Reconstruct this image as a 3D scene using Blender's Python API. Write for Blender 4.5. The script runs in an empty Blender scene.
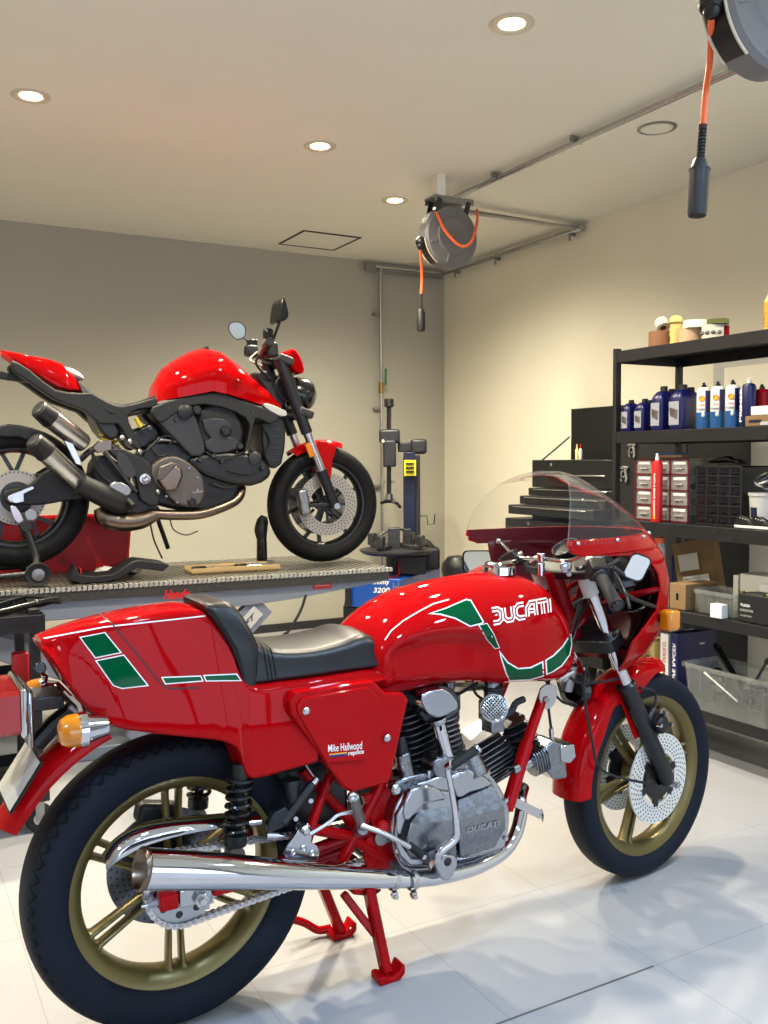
import bpy, bmesh, math, random
from math import sin, cos, pi, radians as R, atan2, sqrt, hypot
from mathutils import Vector, Matrix
from mathutils.bvhtree import BVHTree
random.seed(7)
C = bpy.context.scene.collection
# ---------------------------------------------------------------- camera (solved from the photo's vanishing points)
FPX, PITCH, ROLL, AZ, CAMH = 921.4, R(3.29), R(-.344), R(29.01), 1.3165
_rt = Vector((cos(AZ), -sin(AZ), 0)); _fw = Vector((sin(AZ), cos(AZ), 0)); _z = Vector((0, 0, 1))
CF = _fw*cos(PITCH) - _z*sin(PITCH); _u = _fw*sin(PITCH) + _z*cos(PITCH)
CX = _rt*cos(ROLL) + _u*sin(ROLL); CU = _u*cos(ROLL) - _rt*sin(ROLL)
CAM = Vector((0, 0, CAMH))
def ray(px, py): return CF + CX*((px-384)/FPX) - CU*((py-512)/FPX)
def onp(px, py, ax, v):
    d = ray(px, py); return CAM + d*((v-CAM[ax])/d[ax])
def atd(px, py, d): return CAM + ray(px, py)*d
cd = bpy.data.cameras.new('camera'); cam = bpy.data.objects.new('camera', cd); C.objects.link(cam)
cd.sensor_fit = 'VERTICAL'; cd.sensor_height = 36; cd.lens = FPX/1024*36; cd.clip_start = .05; cd.clip_end = 60
cam.matrix_world = Matrix.Translation(CAM) @ Matrix((CX, CU, -CF)).transposed().to_4x4()
bpy.context.scene.camera = cam
class Frame:
    """a place in the room: local x/y/z with heading hd, z from the floor"""
    def __init__(s, x, y, hd, z=0):
        s.m = Matrix.Translation((x, y, z)) @ Matrix.Rotation(hd, 4, 'Z'); s.i = s.m.inverted(); s.loc = (x, y, z); s.hd = hd
    def p(s, px, py, y):
        o = s.i @ CAM; d = s.i.to_3x3() @ ray(px, py); return o + d*((y-o.y)/d.y)
    def px_(s, px, py, x):
        o = s.i @ CAM; d = s.i.to_3x3() @ ray(px, py); return o + d*((x-o.x)/d.x)
    def pz(s, px, py, z):
        o = s.i @ CAM; d = s.i.to_3x3() @ ray(px, py); return o + d*((z-o.z)/d.z)
    def xz(s, pts, y): return [(q.x, q.z) for q in (s.p(a, b, y) for a, b in pts)]
# ---------------------------------------------------------------- materials
MAT = {}
class NT:
    def __init__(s, m): s.t = m.node_tree; s.b = s.t.nodes['Principled BSDF']
    def n(s, ty, **kw):
        nd = s.t.nodes.new('ShaderNode'+ty)
        for k, v in kw.items(): setattr(nd, k, v)
        return nd
    def l(s, a, b): s.t.links.new(a, b)
    def math(s, op, a, b=None, c=None, clamp=False):
        nd = s.n('Math', operation=op); nd.use_clamp = clamp
        for i, v in enumerate((a, b, c)):
            if v is None: continue
            if isinstance(v, (int, float)): nd.inputs[i].default_value = v
            else: s.l(v, nd.inputs[i])
        return nd.outputs[0]
    def xyz(s, kind='Object'):
        tc = s.n('TexCoord'); sp = s.n('SeparateXYZ'); s.l(tc.outputs[kind], sp.inputs[0]); return sp.outputs
    def noise(s, scale, detail=3, kind='Object', rough=.5, vec=None):
        nd = s.n('TexNoise'); nd.inputs['Scale'].default_value = scale; nd.inputs['Detail'].default_value = detail; nd.inputs['Roughness'].default_value = rough
        if vec is None:
            tc = s.n('TexCoord'); vec = tc.outputs[kind]
        s.l(vec, nd.inputs['Vector']); return nd.outputs['Fac']
    def mix(s, fac, a, b):
        nd = s.n('Mix', data_type='RGBA')
        for i, v in ((0, fac), (6, a), (7, b)):
            if isinstance(v, (int, float)): nd.inputs[i].default_value = v
            elif isinstance(v, tuple): nd.inputs[i].default_value = (*v, 1) if len(v) == 3 else v
            else: s.l(v, nd.inputs[i])
        return nd.outputs[2]
    def ramp(s, fac, lo, hi, a=0., b=1.):
        nd = s.n('MapRange'); s.l(fac, nd.inputs[0])
        for i, v in enumerate((lo, hi, a, b)): nd.inputs[i+1].default_value = v
        return nd.outputs[0]
    def bump(s, h, strength=.3, dist=.002):
        nd = s.n('Bump'); nd.inputs['Strength'].default_value = strength; nd.inputs['Distance'].default_value = dist
        s.l(h, nd.inputs['Height']); s.l(nd.outputs[0], s.b.inputs['Normal'])
    def col(s, v): s.l(v, s.b.inputs['Base Color'])
def lin(c): return tuple(((x/255+.055)/1.055)**2.4 if x > 10 else x/255/12.92 for x in c)
def mat(name, rgb, rough=.5, metal=0, **kw):
    m = bpy.data.materials.new(name); m.use_nodes = True; b = m.node_tree.nodes['Principled BSDF']
    b.inputs['Base Color'].default_value = (*lin(rgb), 1); b.inputs['Roughness'].default_value = rough; b.inputs['Metallic'].default_value = metal
    for k, v in kw.items(): b.inputs[k.replace('_', ' ')].default_value = v
    MAT[name] = m; return m
def noisy(name, rgb, rough=.5, metal=0, amp=.15, scale=30, bump=0, **kw):
    m = mat(name, rgb, rough, metal, **kw); t = NT(m); f = t.noise(scale, 4)
    a = lin(rgb); t.col(t.mix(t.ramp(f, .3, .7), tuple(x*(1-amp) for x in a), tuple(min(1, x*(1+amp)) for x in a)))
    r = t.ramp(f, .3, .7, max(0, rough-.06), rough+.06); t.l(r, t.b.inputs['Roughness'])
    if bump: t.bump(f, bump, .001)
    return m
# ---------------------------------------------------------------- mesh builder
def smooth_path(pts, k=6, closed=False):
    pts = [Vector(p) for p in pts]; n = len(pts); out = []
    if n < 3: return pts
    for i in range(n if closed else n-1):
        p0 = pts[(i-1) % n] if closed or i else pts[0]*2-pts[1]; p1 = pts[i]; p2 = pts[(i+1) % n]
        p3 = pts[(i+2) % n] if closed or i+2 < n else pts[-1]*2-pts[-2]
        for j in range(k):
            t = j/k; out.append(.5*((2*p1)+(p2-p0)*t+(2*p0-5*p1+4*p2-p3)*t*t+(3*p1-p0-3*p2+p3)*t*t*t))
    if not closed: out.append(pts[-1])
    return out
def s2(pts, k=5, closed=True):
    return [(q.x, q.y) for q in smooth_path([(a, b, 0) for a, b in pts], k, closed)]
class MB:
    def __init__(s): s.v = []; s.f = []
    def add(s, vs, fs):
        o = len(s.v); s.v += [tuple(v) for v in vs]; s.f += [tuple(i+o for i in f) for f in fs]; return s
    def box(s, c, d, rot=None):
        c = Vector(c); vs = []
        for x in (-.5, .5):
            for y in (-.5, .5):
                for z in (-.5, .5):
                    q = Vector((x*d[0], y*d[1], z*d[2]))
                    if rot is not None: q = rot @ q
                    vs.append(c+q)
        return s.add(vs, [(0, 1, 3, 2), (4, 6, 7, 5), (0, 4, 5, 1), (2, 3, 7, 6), (0, 2, 6, 4), (1, 5, 7, 3)])
    def bar(s, a, b, w, h, up=(0, 0, 1)):
        a = Vector(a); b = Vector(b); x = (b-a); L = x.length; x.normalize(); up = Vector(up); y = up.cross(x)
        if y.length < 1e-4: y = Vector((0, 1, 0)).cross(x)
        y.normalize(); z = x.cross(y); return s.box((a+b)/2, (L, w, h), Matrix((x, y, z)).transposed())
    def rings(s, rs, close=True, cap0=True, cap1=True):
        n = len(rs[0]); vs = [v for r in rs for v in r]; fs = []
        for i in range(len(rs)-1):
            for j in range(n if close else n-1):
                a = i*n+j; b = i*n+(j+1) % n; fs.append((a, b, b+n, a+n))
        if cap0: fs.append(tuple(range(n))[::-1])
        if cap1: fs.append(tuple((len(rs)-1)*n+j for j in range(n)))
        return s.add(vs, fs)
    def cyl(s, a, b, r0, r1=None, n=20, cap=True):
        return s.tube([a, b], [r0, r0 if r1 is None else r1], n, cap=cap)
    def tube(s, pts, r, n=10, closed=False, cap=True, k=0, flat=1.):
        if k: 
            if isinstance(r, (list, tuple)):
                m = len(r); rr = [r[min(m-1, int(i/k))]*(1-(i % k)/k)+r[min(m-1, int(i/k)+1)]*((i % k)/k) for i in range((m-1)*k+1)]; r = rr
            pts = smooth_path(pts, k, closed)
        pts = [Vector(p) for p in pts]; N = len(pts); rs = []
        t = (pts[1]-pts[0]).normalized(); u = t.orthogonal().normalized()
        if abs(t.z) < .95: u = Vector((0, 0, 1)).cross(t).normalized()
        for i, p in enumerate(pts):
            if closed: tt = (pts[(i+1) % N]-pts[i-1]).normalized()
            else: tt = (pts[min(i+1, N-1)]-pts[max(i-1, 0)]).normalized()
            u = (u-tt*u.dot(tt)).normalized(); w = tt.cross(u)
            q = r[i] if isinstance(r, (list, tuple)) else r
            rs.append([p+(u*cos(2*pi*j/n)+w*flat*sin(2*pi*j/n))*q for j in range(n)])
        if closed: rs.append(rs[0]); return s.rings(rs, True, False, False)
        return s.rings(rs, True, cap, cap)
    def lathe(s, prof, c=(0, 0, 0), axis='y', n=48, a0=0, a1=2*pi, closed=False):
        """prof: (radius, height along axis)"""
        full = abs(a1-a0-2*pi) < 1e-6; m = n if full else n+1; c = Vector(c)
        if isinstance(axis, str): ax = {'x': Vector((1, 0, 0)), 'y': Vector((0, 1, 0)), 'z': Vector((0, 0, 1))}[axis]
        else: ax = Vector(axis).normalized()
        u = {'x': Vector((0, 1, 0)), 'y': Vector((1, 0, 0)), 'z': Vector((1, 0, 0))}.get(axis) if isinstance(axis, str) else ax.orthogonal().normalized()
        w = ax.cross(u); 
        if axis == 'y': w = Vector((0, 0, 1))
        P = list(prof)+([prof[0]] if closed else []); rs = []
        for r, h in P:
            rs.append([c+ax*h+(u*cos(a0+(a1-a0)*j/n)+w*sin(a0+(a1-a0)*j/n))*max(r, 1e-5) for j in range(m)])
        s.rings(rs, full, False, False)
        return s
    def ball(s, c, r, rot=None, n=16, m=10):
        rx, ry, rz = (r, r, r) if isinstance(r, (int, float)) else r; c = Vector(c); rs = []
        for i in range(m+1):
            a = -pi/2+pi*i/m; ring = []
            for j in range(n):
                q = Vector((rx*max(cos(a), 1e-4)*cos(2*pi*j/n), ry*max(cos(a), 1e-4)*sin(2*pi*j/n), rz*sin(a)))
                ring.append(c+(rot @ q if rot is not None else q))
            rs.append(ring)
        return s.rings(rs)
    def prism(s, pts, y0, y1, plane='xz', taper=1., c=None):
        """outline in a plane extruded along the third axis; taper scales the far end"""
        def P(a, b, y): return {'xz': (a, y, b), 'yz': (y, a, b), 'xy': (a, b, y)}[plane]
        cx = sum(p[0] for p in pts)/len(pts); cy = sum(p[1] for p in pts)/len(pts)
        if c: cx, cy = c
        return s.rings([[P(a, b, y0) for a, b in pts], [P(cx+(a-cx)*taper, cy+(b-cy)*taper, y1) for a, b in pts]])
    def frame(s, outer, inner, y0, y1, plane='xz'):
        """a prism with a hole: outer and inner loops of equal length"""
        def P(a, b, y): return {'xz': (a, y, b), 'yz': (y, a, b), 'xy': (a, b, y)}[plane]
        return s.rings([[P(*p, y0) for p in outer], [P(*p, y1) for p in outer], [P(*p, y1) for p in inner], [P(*p, y0) for p in inner], [P(*p, y0) for p in outer]], True, False, False)
    def xf(s, m): s.v = [tuple(m @ Vector(v)) for v in s.v]; return s
    def build(s, name, m, parent=None, bevel=0, ang=35, sub=0, solid=0, weld=False, seg=2, loc=None, flat=False):
        me = bpy.data.meshes.new(name); me.from_pydata(s.v, [], s.f)
        b = bmesh.new(); b.from_mesh(me)
        if weld: bmesh.ops.remove_doubles(b, verts=b.verts, dist=1e-5)
        bmesh.ops.recalc_face_normals(b, faces=b.faces); b.to_mesh(me); b.free()
        if not flat:
            me.polygons.foreach_set('use_smooth', [True]*len(me.polygons))
            me.set_sharp_from_angle(angle=R(ang))
        me.materials.append(MAT[m] if isinstance(m, str) else m)
        o = bpy.data.objects.new(name, me); C.objects.link(o)
        if parent is not None: o.parent = parent
        if loc is not None:
            L = Vector(loc); me.transform(Matrix.Translation(-L)); o.location = L
        if solid: md = o.modifiers.new('s', 'SOLIDIFY'); md.thickness = solid; md.offset = -1
        if bevel: md = o.modifiers.new('b', 'BEVEL'); md.width = bevel; md.segments = seg; md.limit_method = 'ANGLE'; md.angle_limit = R(40); md.harden_normals = False
        if sub: md = o.modifiers.new('u', 'SUBSURF'); md.levels = sub; md.render_levels = sub
        return o
def empty(name, loc=(0, 0, 0), hd=0, label=None, cat=None, group=None):
    o = bpy.data.objects.new(name, None); C.objects.link(o); o.location = loc; o.rotation_euler = (0, 0, hd); o.empty_display_size = .1
    if label: tag(o, label, cat, group)
    return o
def tag(o, label, cat, group=None, kind=None):
    o['label'] = label; o['category'] = cat
    if group: o['group'] = group
    if kind: o['kind'] = kind
    return o
def struct(o, label=None):
    o['kind'] = 'structure'
    if label: o['label'] = label
    return o
def copy_tree(o, parent=None):
    c = o.copy(); C.objects.link(c); c.parent = parent
    for ch in [x for x in bpy.data.objects if x.parent == o]: copy_tree(ch, c)
    return c
# ---------------------------------------------------------------- flat graphics laid onto surfaces
def text_polys(txt, bold=0, size=1., font=None, shear=0, spacing=1.):
    cu = bpy.data.curves.new('t', 'FONT'); cu.body = txt; cu.size = size; cu.resolution_u = 3; cu.offset = bold; cu.shear = shear; cu.space_character = spacing
    o = bpy.data.objects.new('t', cu); C.objects.link(o); bpy.context.view_layer.update()
    me = bpy.data.meshes.new_from_object(o.evaluated_get(bpy.context.evaluated_depsgraph_get()))
    vs = [tuple(v.co) for v in me.vertices]; fs = [tuple(p.vertices) for p in me.polygons]
    bpy.data.objects.remove(o); bpy.data.curves.remove(cu); bpy.data.meshes.remove(me)
    x0 = min(v[0] for v in vs); x1 = max(v[0] for v in vs); y0 = min(v[1] for v in vs); y1 = max(v[1] for v in vs)
    return [((v[0]-x0)/(x1-x0), (v[1]-y0)/(y1-y0)) for v in vs], fs
def text_at(txt, name, m, parent, o, ux, uz, bold=0, shear=0, off=0, spacing=1.):
    """text in the parallelogram o + a*ux + b*uz (local vectors)"""
    vs, fs = text_polys(txt, bold, shear=shear, spacing=spacing); o = Vector(o); ux = Vector(ux); uz = Vector(uz); n = ux.cross(uz).normalized()*off
    b = MB(); b.add([o+ux*a+uz*c+n for a, c in vs], fs); return b.build(name, m, parent, flat=True)
def quad_map(q):
    """bilinear map of the unit square to four picture corners: bl, br, tr, tl"""
    (ax, ay), (bx, by), (cx, cy), (dx, dy) = q
    return lambda u, v: ((1-u)*(1-v)*ax+u*(1-v)*bx+u*v*cx+(1-u)*v*dx, (1-u)*(1-v)*ay+u*(1-v)*by+u*v*cy+(1-u)*v*dy)
def decal(name, m, target, polys, parent, off=.0006, step=4., faces=None, thick=0):
    """lay flat outlines onto a curved panel so they follow it; polys in (a,b) seen from the photo's viewpoint"""
    bpy.context.view_layer.update(); dg = bpy.context.evaluated_depsgraph_get()
    T = BVHTree.FromObject(target, dg); mw = target.matrix_world; inv = mw.inverted()
    bm = bmesh.new()
    if faces is None:
        for P in polys:
            vs = [bm.verts.new((a, b, 0)) for a, b in P]; bm.faces.new(vs)
        bmesh.ops.triangulate(bm, faces=bm.faces)
    else:
        vs = [bm.verts.new((a, b, 0)) for a, b in polys]
        for f in faces:
            try: bm.faces.new([vs[i] for i in f])
            except ValueError: pass
    xs = [v.co.x for v in bm.verts]; ys = [v.co.y for v in bm.verts]
    for k in range(int((max(xs)-min(xs))/step)+1):
        g = bm.verts[:]+bm.edges[:]+bm.faces[:]; bmesh.ops.bisect_plane(bm, geom=g, plane_co=(min(xs)+k*step+step/2, 0, 0), plane_no=(1, 0, 0))
    for k in range(int((max(ys)-min(ys))/step)+1):
        g = bm.verts[:]+bm.edges[:]+bm.faces[:]; bmesh.ops.bisect_plane(bm, geom=g, plane_co=(0, min(ys)+k*step+step/2, 0), plane_no=(0, 1, 0))
    o3 = inv @ CAM; r3 = inv.to_3x3(); bad = []; last = None
    pm = (parent.matrix_world.inverted() @ mw) if parent is not None else mw
    for v in bm.verts:
        d = (r3 @ ray(v.co.x, v.co.y)).normalized(); h, n, i, t = T.ray_cast(o3, d)
        if h is None: bad.append(v); continue
        if n.dot(d) > 0: n = -n
        v.co = pm @ (h+n*off)
    bmesh.ops.delete(bm, geom=bad, context='VERTS')
    me = bpy.data.meshes.new(name); bm.to_mesh(me); bm.free(); me.materials.append(MAT[m])
    me.polygons.foreach_set('use_smooth', [True]*len(me.polygons))
    o = bpy.data.objects.new(name, me); C.objects.link(o); o.parent = parent
    return o
def inset(pts, d):
    """offset a closed picture outline inwards by d"""
    n = len(pts); A = sum(pts[i][0]*pts[(i+1) % n][1]-pts[(i+1) % n][0]*pts[i][1] for i in range(n)); sg = 1 if A > 0 else -1; out = []
    for i in range(n):
        p0, p1, p2 = (Vector(pts[i-1]), Vector(pts[i]), Vector(pts[(i+1) % n]))
        a = (p1-p0).normalized(); b = (p2-p1).normalized(); na = Vector((-a.y, a.x))*sg; nb = Vector((-b.y, b.x))*sg
        m = (na+nb); m.normalize(); k = d/max(.35, m.dot(na)); q = p1+m*k; out.append((q.x, q.y))
    return out
def red_paint(name, rgb):
    m = mat(name, rgb, .22, 0, Coat_Weight=1., Coat_Roughness=.03, Coat_IOR=1.24, Specular_IOR_Level=.0); return m
red_paint('red_paint', (160, 4, 10)); red_paint('red_paint_dark', (118, 5, 12)); red_paint('red_bright', (156, 4, 7))
mat('chrome', (205, 206, 212), .05, 1); mat('steel', (190, 190, 192), .25, 1); noisy('steel_dull', (150, 150, 150), .4, 1, .12, 40)
noisy('cast_aluminium', (134, 136, 142), .27, 1, .05, 60, 0); noisy('cast_dark', (78, 78, 82), .42, .85, .2, 50, .3)
mat('polished_aluminium', (172, 175, 182), .16, 1); noisy('gold_paint', (108, 96, 56), .34, .55, .06, 20)
mat('titanium', (118, 104, 92), .28, 1); mat('brass', (150, 125, 70), .35, .9)
mat('black_gloss', (14, 15, 17), .18); noisy('black_satin', (11, 12, 15), .42, 0, .2, 30); noisy('black_plastic', (14, 15, 18), .55, 0, .15, 60)
mat('fork_black', (10, 13, 20), .4); mat('rubber', (16, 17, 20), .72); noisy('grey_metal', (52, 52, 56), .45, .4, .1, 20)
mat('vinyl', (9, 10, 13), .38, 0, Specular_IOR_Level=.35, Coat_Weight=.15, Coat_Roughness=.3); mat('white', (228, 228, 222), .4); mat('white_decal', (236, 236, 232), .35); mat('green_decal', (0, 74, 42), .3, 0, Coat_Weight=1., Coat_IOR=1.24, Specular_IOR_Level=0.)
mat('grey_white', (180, 180, 176), .5); mat('amber', (232, 140, 10), .15, 0, Transmission_Weight=.35, IOR=1.45, Coat_Weight=1.); mat('red_lens', (170, 8, 10), .12, 0, Transmission_Weight=.2, Coat_Weight=1.)
mat('orange', (238, 104, 52), .45); mat('green_plastic', (20, 120, 70), .4); mat('yellow', (212, 200, 40), .5); mat('red_plastic', (190, 20, 24), .38)
mat('blue_enamel', (22, 74, 160), .35); mat('navy', (14, 18, 78), .35); mat('paper', (215, 212, 200), .7); mat('cardboard', (132, 104, 68), .8); mat('cream', (232, 206, 128), .6)
mat('glass', (255, 255, 255), 0, 0, Transmission_Weight=1., IOR=1.45); mat('mirror', (235, 238, 240), .02, 1); mat('yellow_spring', (210, 180, 40), .4)
mat('wheel_black', (26, 26, 28), .35); mat('tan', (190, 160, 110), .7); mat('shell_yellow', (240, 170, 30), .5); mat('pale_blue', (22, 78, 134), .4)
# clear acrylic: thin sheets (real transparency, a little tint and gloss)
def acrylic(name, tint, a):
    m = mat(name, tint, .03); nt = m.node_tree; b = nt.nodes['Principled BSDF']; o = nt.nodes['Material Output']
    mx = nt.nodes.new('ShaderNodeMixShader'); tr = nt.nodes.new('ShaderNodeBsdfTransparent'); tr.inputs[0].default_value = (.97, .97, .95, 1)
    fr = nt.nodes.new('ShaderNodeFresnel'); fr.inputs[0].default_value = 1.12; ad = nt.nodes.new('ShaderNodeMath'); ad.operation = 'ADD'; ad.inputs[1].default_value = a; ad.use_clamp = True
    gl = nt.nodes.new('ShaderNodeBsdfGlossy'); gl.inputs['Roughness'].default_value = .03
    m2 = nt.nodes.new('ShaderNodeMixShader'); m2.inputs[0].default_value = a
    nt.links.new(tr.outputs[0], m2.inputs[1]); nt.links.new(b.outputs[0], m2.inputs[2])
    sc_ = nt.nodes.new('ShaderNodeMath'); sc_.operation = 'MULTIPLY'; sc_.inputs[1].default_value = .45; nt.links.new(fr.outputs[0], sc_.inputs[0]); nt.links.new(sc_.outputs[0], mx.inputs[0]); nt.links.new(m2.outputs[0], mx.inputs[1]); nt.links.new(gl.outputs[0], mx.inputs[2]); nt.links.new(mx.outputs[0], o.inputs[0])
    return m
acrylic('screen', (190, 190, 180), .06); acrylic('clear_plastic', (190, 194, 192), .12); acrylic('smoke_plastic', (40, 40, 46), .55); acrylic('clear_drawer', (190, 186, 184), .3)
def emis(name, rgb, s):
    m = mat(name, rgb, .5); b = m.node_tree.nodes['Principled BSDF']; b.inputs['Emission Color'].default_value = (*lin(rgb), 1); b.inputs['Emission Strength'].default_value = s
emis('lamp_glow', (255, 236, 190), 10.)
# tyre with interlocking wave grooves on the shoulder (object origin on the axle, axis y)
def tyre_mat(name, waves, y0, amp, w, rgb=(21, 26, 36)):
    m = mat(name, rgb, .6, 0, Specular_IOR_Level=.15); t = NT(m); x, y, z = t.xyz()
    th = t.math('ARCTAN2', z, x); s = t.math('SINE', t.math('MULTIPLY', th, waves)); ay = t.math('ABSOLUTE', y)
    def line(sign):
        c = t.math('ADD', t.math('MULTIPLY', s, amp*sign), y0); return t.math('LESS_THAN', t.math('ABSOLUTE', t.math('SUBTRACT', ay, c)), w)
    g = t.math('MULTIPLY', t.math('MAXIMUM', line(1), line(-1)), t.math('GREATER_THAN', t.math('ADD', t.math('MULTIPLY', x, x), t.math('MULTIPLY', z, z)), .0835)); g = t.math('MAXIMUM', g, t.math('LESS_THAN', t.math('ABSOLUTE', t.math('SUBTRACT', ay, y0*.35)), w*.8))
    a = lin(rgb); t.col(t.mix(g, a, tuple(v*.12 for v in a))); t.bump(t.math('SUBTRACT', 1., g), .9, .004); return m
tyre_mat('tyre_rear', 30, .050, .0105, .0022); tyre_mat('tyre_front', 60, .026, .009, .002); tyre_mat('tyre_sport', 18, .05, .02, .002, (22, 22, 24))
# drilled disc (object origin on the axle, axis y)
def drilled(name, rgb, r0, r1, rows, per, hole, metal=.9, rough=.3):
    m = mat(name, rgb, rough, metal); t = NT(m); x, y, z = t.xyz(); th = t.math('ARCTAN2', z, x); r = t.math('SQRT', t.math('ADD', t.math('MULTIPLY', x, x), t.math('MULTIPLY', z, z)))
    row = t.math('DIVIDE', t.math('SUBTRACT', r, r0), (r1-r0)/rows); ri = t.math('FLOOR', row); rf = t.math('SUBTRACT', t.math('FRACT', row), .5)
    a = t.math('ADD', t.math('MULTIPLY', th, per/(2*pi)), t.math('MULTIPLY', ri, .37)); af = t.math('SUBTRACT', t.math('FRACT', t.math('ADD', a, 100.)), .5)
    dx = t.math('MULTIPLY', t.math('MULTIPLY', af, r), 2*pi/per); dy = t.math('MULTIPLY', rf, (r1-r0)/rows)
    d = t.math('SQRT', t.math('ADD', t.math('MULTIPLY', dx, dx), t.math('MULTIPLY', dy, dy))); h = t.math('LESS_THAN', d, hole)
    h = t.math('MULTIPLY', h, t.math('MULTIPLY', t.math('LESS_THAN', r, r1), t.math('GREATER_THAN', r, r0)))
    a = lin(rgb); t.col(t.mix(h, a, (.01, .01, .012))); t.l(t.math('MULTIPLY', t.math('SUBTRACT', 1., h), metal), t.b.inputs['Metallic']); return m
drilled('disc_front', (222, 220, 214), .088, .137, 5, 44, .0029, .3, .4); drilled('disc_rear', (96, 98, 104), .07, .137, 5, 44, .003); drilled('disc_sport', (160, 154, 148), .105, .157, 4, 40, .0034, .35, .4)
# walls, ceiling, floor
def wall_mat(name, rgb, amp=.035):
    m = mat(name, rgb, .75); t = NT(m); f = t.noise(1.3, 3); g = t.noise(260, 2); a = lin(rgb)
    t.col(t.mix(t.ramp(f, .3, .7), tuple(v*(1-amp) for v in a), tuple(v*(1+amp) for v in a))); t.bump(g, .12, .001); return m
wall_mat('wall_grey', (172, 169, 156)); wall_mat('wall_beige', (230, 223, 203)); wall_mat('ceiling_white', (232, 229, 215), .015)
m = mat('floor_tile', (205, 205, 205), .3); t = NT(m); f = t.noise(.55, 5, rough=.55); f2 = t.noise(1.1, 6, rough=.6); f3 = t.noise(22, 3)
x, y, z = t.xyz()
def joint(v, o, p, w=.0022):
    q = t.math('FRACT', t.math('DIVIDE', t.math('SUBTRACT', v, o-50*p), p)); return t.math('LESS_THAN', t.math('MINIMUM', q, t.math('SUBTRACT', 1., q)), w/p)
col = t.mix(t.ramp(f, .35, .68), lin((152, 151, 152)), lin((166, 165, 166))); col = t.mix(t.ramp(f2, .35, .75, 0, .3), col, lin((158, 157, 159)))
FLOOR_T = t; FLOOR_COL = col; FLOOR_F3 = f3; FLOOR_X, FLOOR_Y = x, y
sc = bpy.context.scene; sc.view_settings.view_transform = 'Standard'; sc.view_settings.look = 'None'; sc.view_settings.gamma = 1; sc.view_settings.use_curve_mapping = False; sc.view_settings.exposure = 1.45
sc.render.film_transparent = False
sc.cycles.use_denoising = True; sc.cycles.max_bounces = 7; sc.cycles.transparent_max_bounces = 12; sc.cycles.diffuse_bounces = 4; sc.cycles.glossy_bounces = 4; sc.cycles.transmission_bounces = 5
sc.cycles.sample_clamp_indirect = 6; sc.cycles.caustics_reflective = False; sc.cycles.caustics_refractive = False

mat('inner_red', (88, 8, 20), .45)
noisy('fin_metal', (128, 128, 132), .34, .9, .15, 40)

noisy('engine_bronze', (92, 86, 82), .42, .6, .12, 40)

drilled('sprocket_plate', (168, 170, 176), .045, .077, 1, 9, .0085, .9, .28)
# ================================================================ the room
j = t.math('MAXIMUM', joint(FLOOR_X, 2.221, .476, .0013), joint(FLOOR_Y, 1.691, .485, .0016))
j = t.math('MULTIPLY', j, .32); seg = t.math('MULTIPLY', t.math('MULTIPLY', joint(FLOOR_Y, 1.691, .485, .0032), t.math('MULTIPLY', t.math('GREATER_THAN', FLOOR_Y, 1.6), t.math('LESS_THAN', FLOOR_Y, 1.8))), t.math('MULTIPLY', t.math('GREATER_THAN', FLOOR_X, .8), t.math('LESS_THAN', FLOOR_X, 1.73))); j = t.math('MAXIMUM', j, t.math('MULTIPLY', seg, .95))
t.col(t.mix(t.math('MULTIPLY', j, 1.), FLOOR_COL, lin((70, 66, 62)))); t.l(t.ramp(f2, .3, .7, .33, .42), t.b.inputs['Roughness'])
XR, YB, ZC = 4.207, 6.534, 2.885; XL, YF = -3.2, -2.6
def slab(name, c, d, m, lab=None):
    b = MB(); b.box((0, 0, 0), d); o = b.build(name, m, flat=True); o.location = c; return struct(o, lab)
fl = MB().box(((XL+XR)/2, (YF+YB)/2, -.05), (XR-XL+.4, YB-YF+.4, .1)).build('floor', 'floor_tile', flat=True); struct(fl)
slab('ceiling', ((XL+XR)/2, (YF+YB)/2, ZC+.05), (XR-XL+.4, YB-YF+.4, .1), 'ceiling_white')
slab('wall_back', ((XL+XR)/2, YB+.05, ZC/2), (XR-XL+.4, .1, ZC), 'wall_grey')
slab('wall_right', (XR+.05, (YF+YB)/2, ZC/2), (.1, YB-YF, ZC), 'wall_beige')
slab('wall_left', (XL-.05, (YF+YB)/2, ZC/2), (.1, YB-YF, ZC), 'wall_beige')
# front wall with the wide workshop opening that lets daylight in
WX0, WX1, WZ1 = -1.6, 3.9, 2.35
b = MB(); b.box(((XL+WX0)/2, YF-.05, ZC/2), (WX0-XL, .1, ZC)); b.box(((XR+WX1)/2, YF-.05, ZC/2), (XR-WX1, .1, ZC)); b.box(((WX0+WX1)/2, YF-.05, (ZC+WZ1)/2), (WX1-WX0, .1, ZC-WZ1))
struct(b.build('wall_front', 'wall_grey', flat=True))
b = MB()
for i in range(5):
    xx = WX0+(WX1-WX0)*i/4; b.box((xx, YF-.05, WZ1/2), (.06, .08, WZ1))
b.box(((WX0+WX1)/2, YF-.05, WZ1-.03), (WX1-WX0, .08, .06)); b.box(((WX0+WX1)/2, YF-.05, .04), (WX1-WX0, .08, .08)); struct(b.build('window_1', 'grey_metal', flat=True))
# recessed frame in the right wall seen behind the rack (pale vertical trim)
g = onp(692, 400, 0, XR-.01); g2 = onp(716, 400, 0, XR-.01)
struct(MB().box((XR-.02, g2.y-.6, .95), (.03, 1.2, 1.86)).build('trim_1', 'grey_white', flat=True))
struct(MB().box((XR-.035, g2.y-.62, .93), (.03, 1.06, 1.76)).build('trim_2', 'wall_beige', flat=True))
struct(MB().box(((XL+XR)/2, YB-.008, .03), (XR-XL, .016, .06)).build('baseboard_back', 'grey_metal', flat=True))
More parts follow.
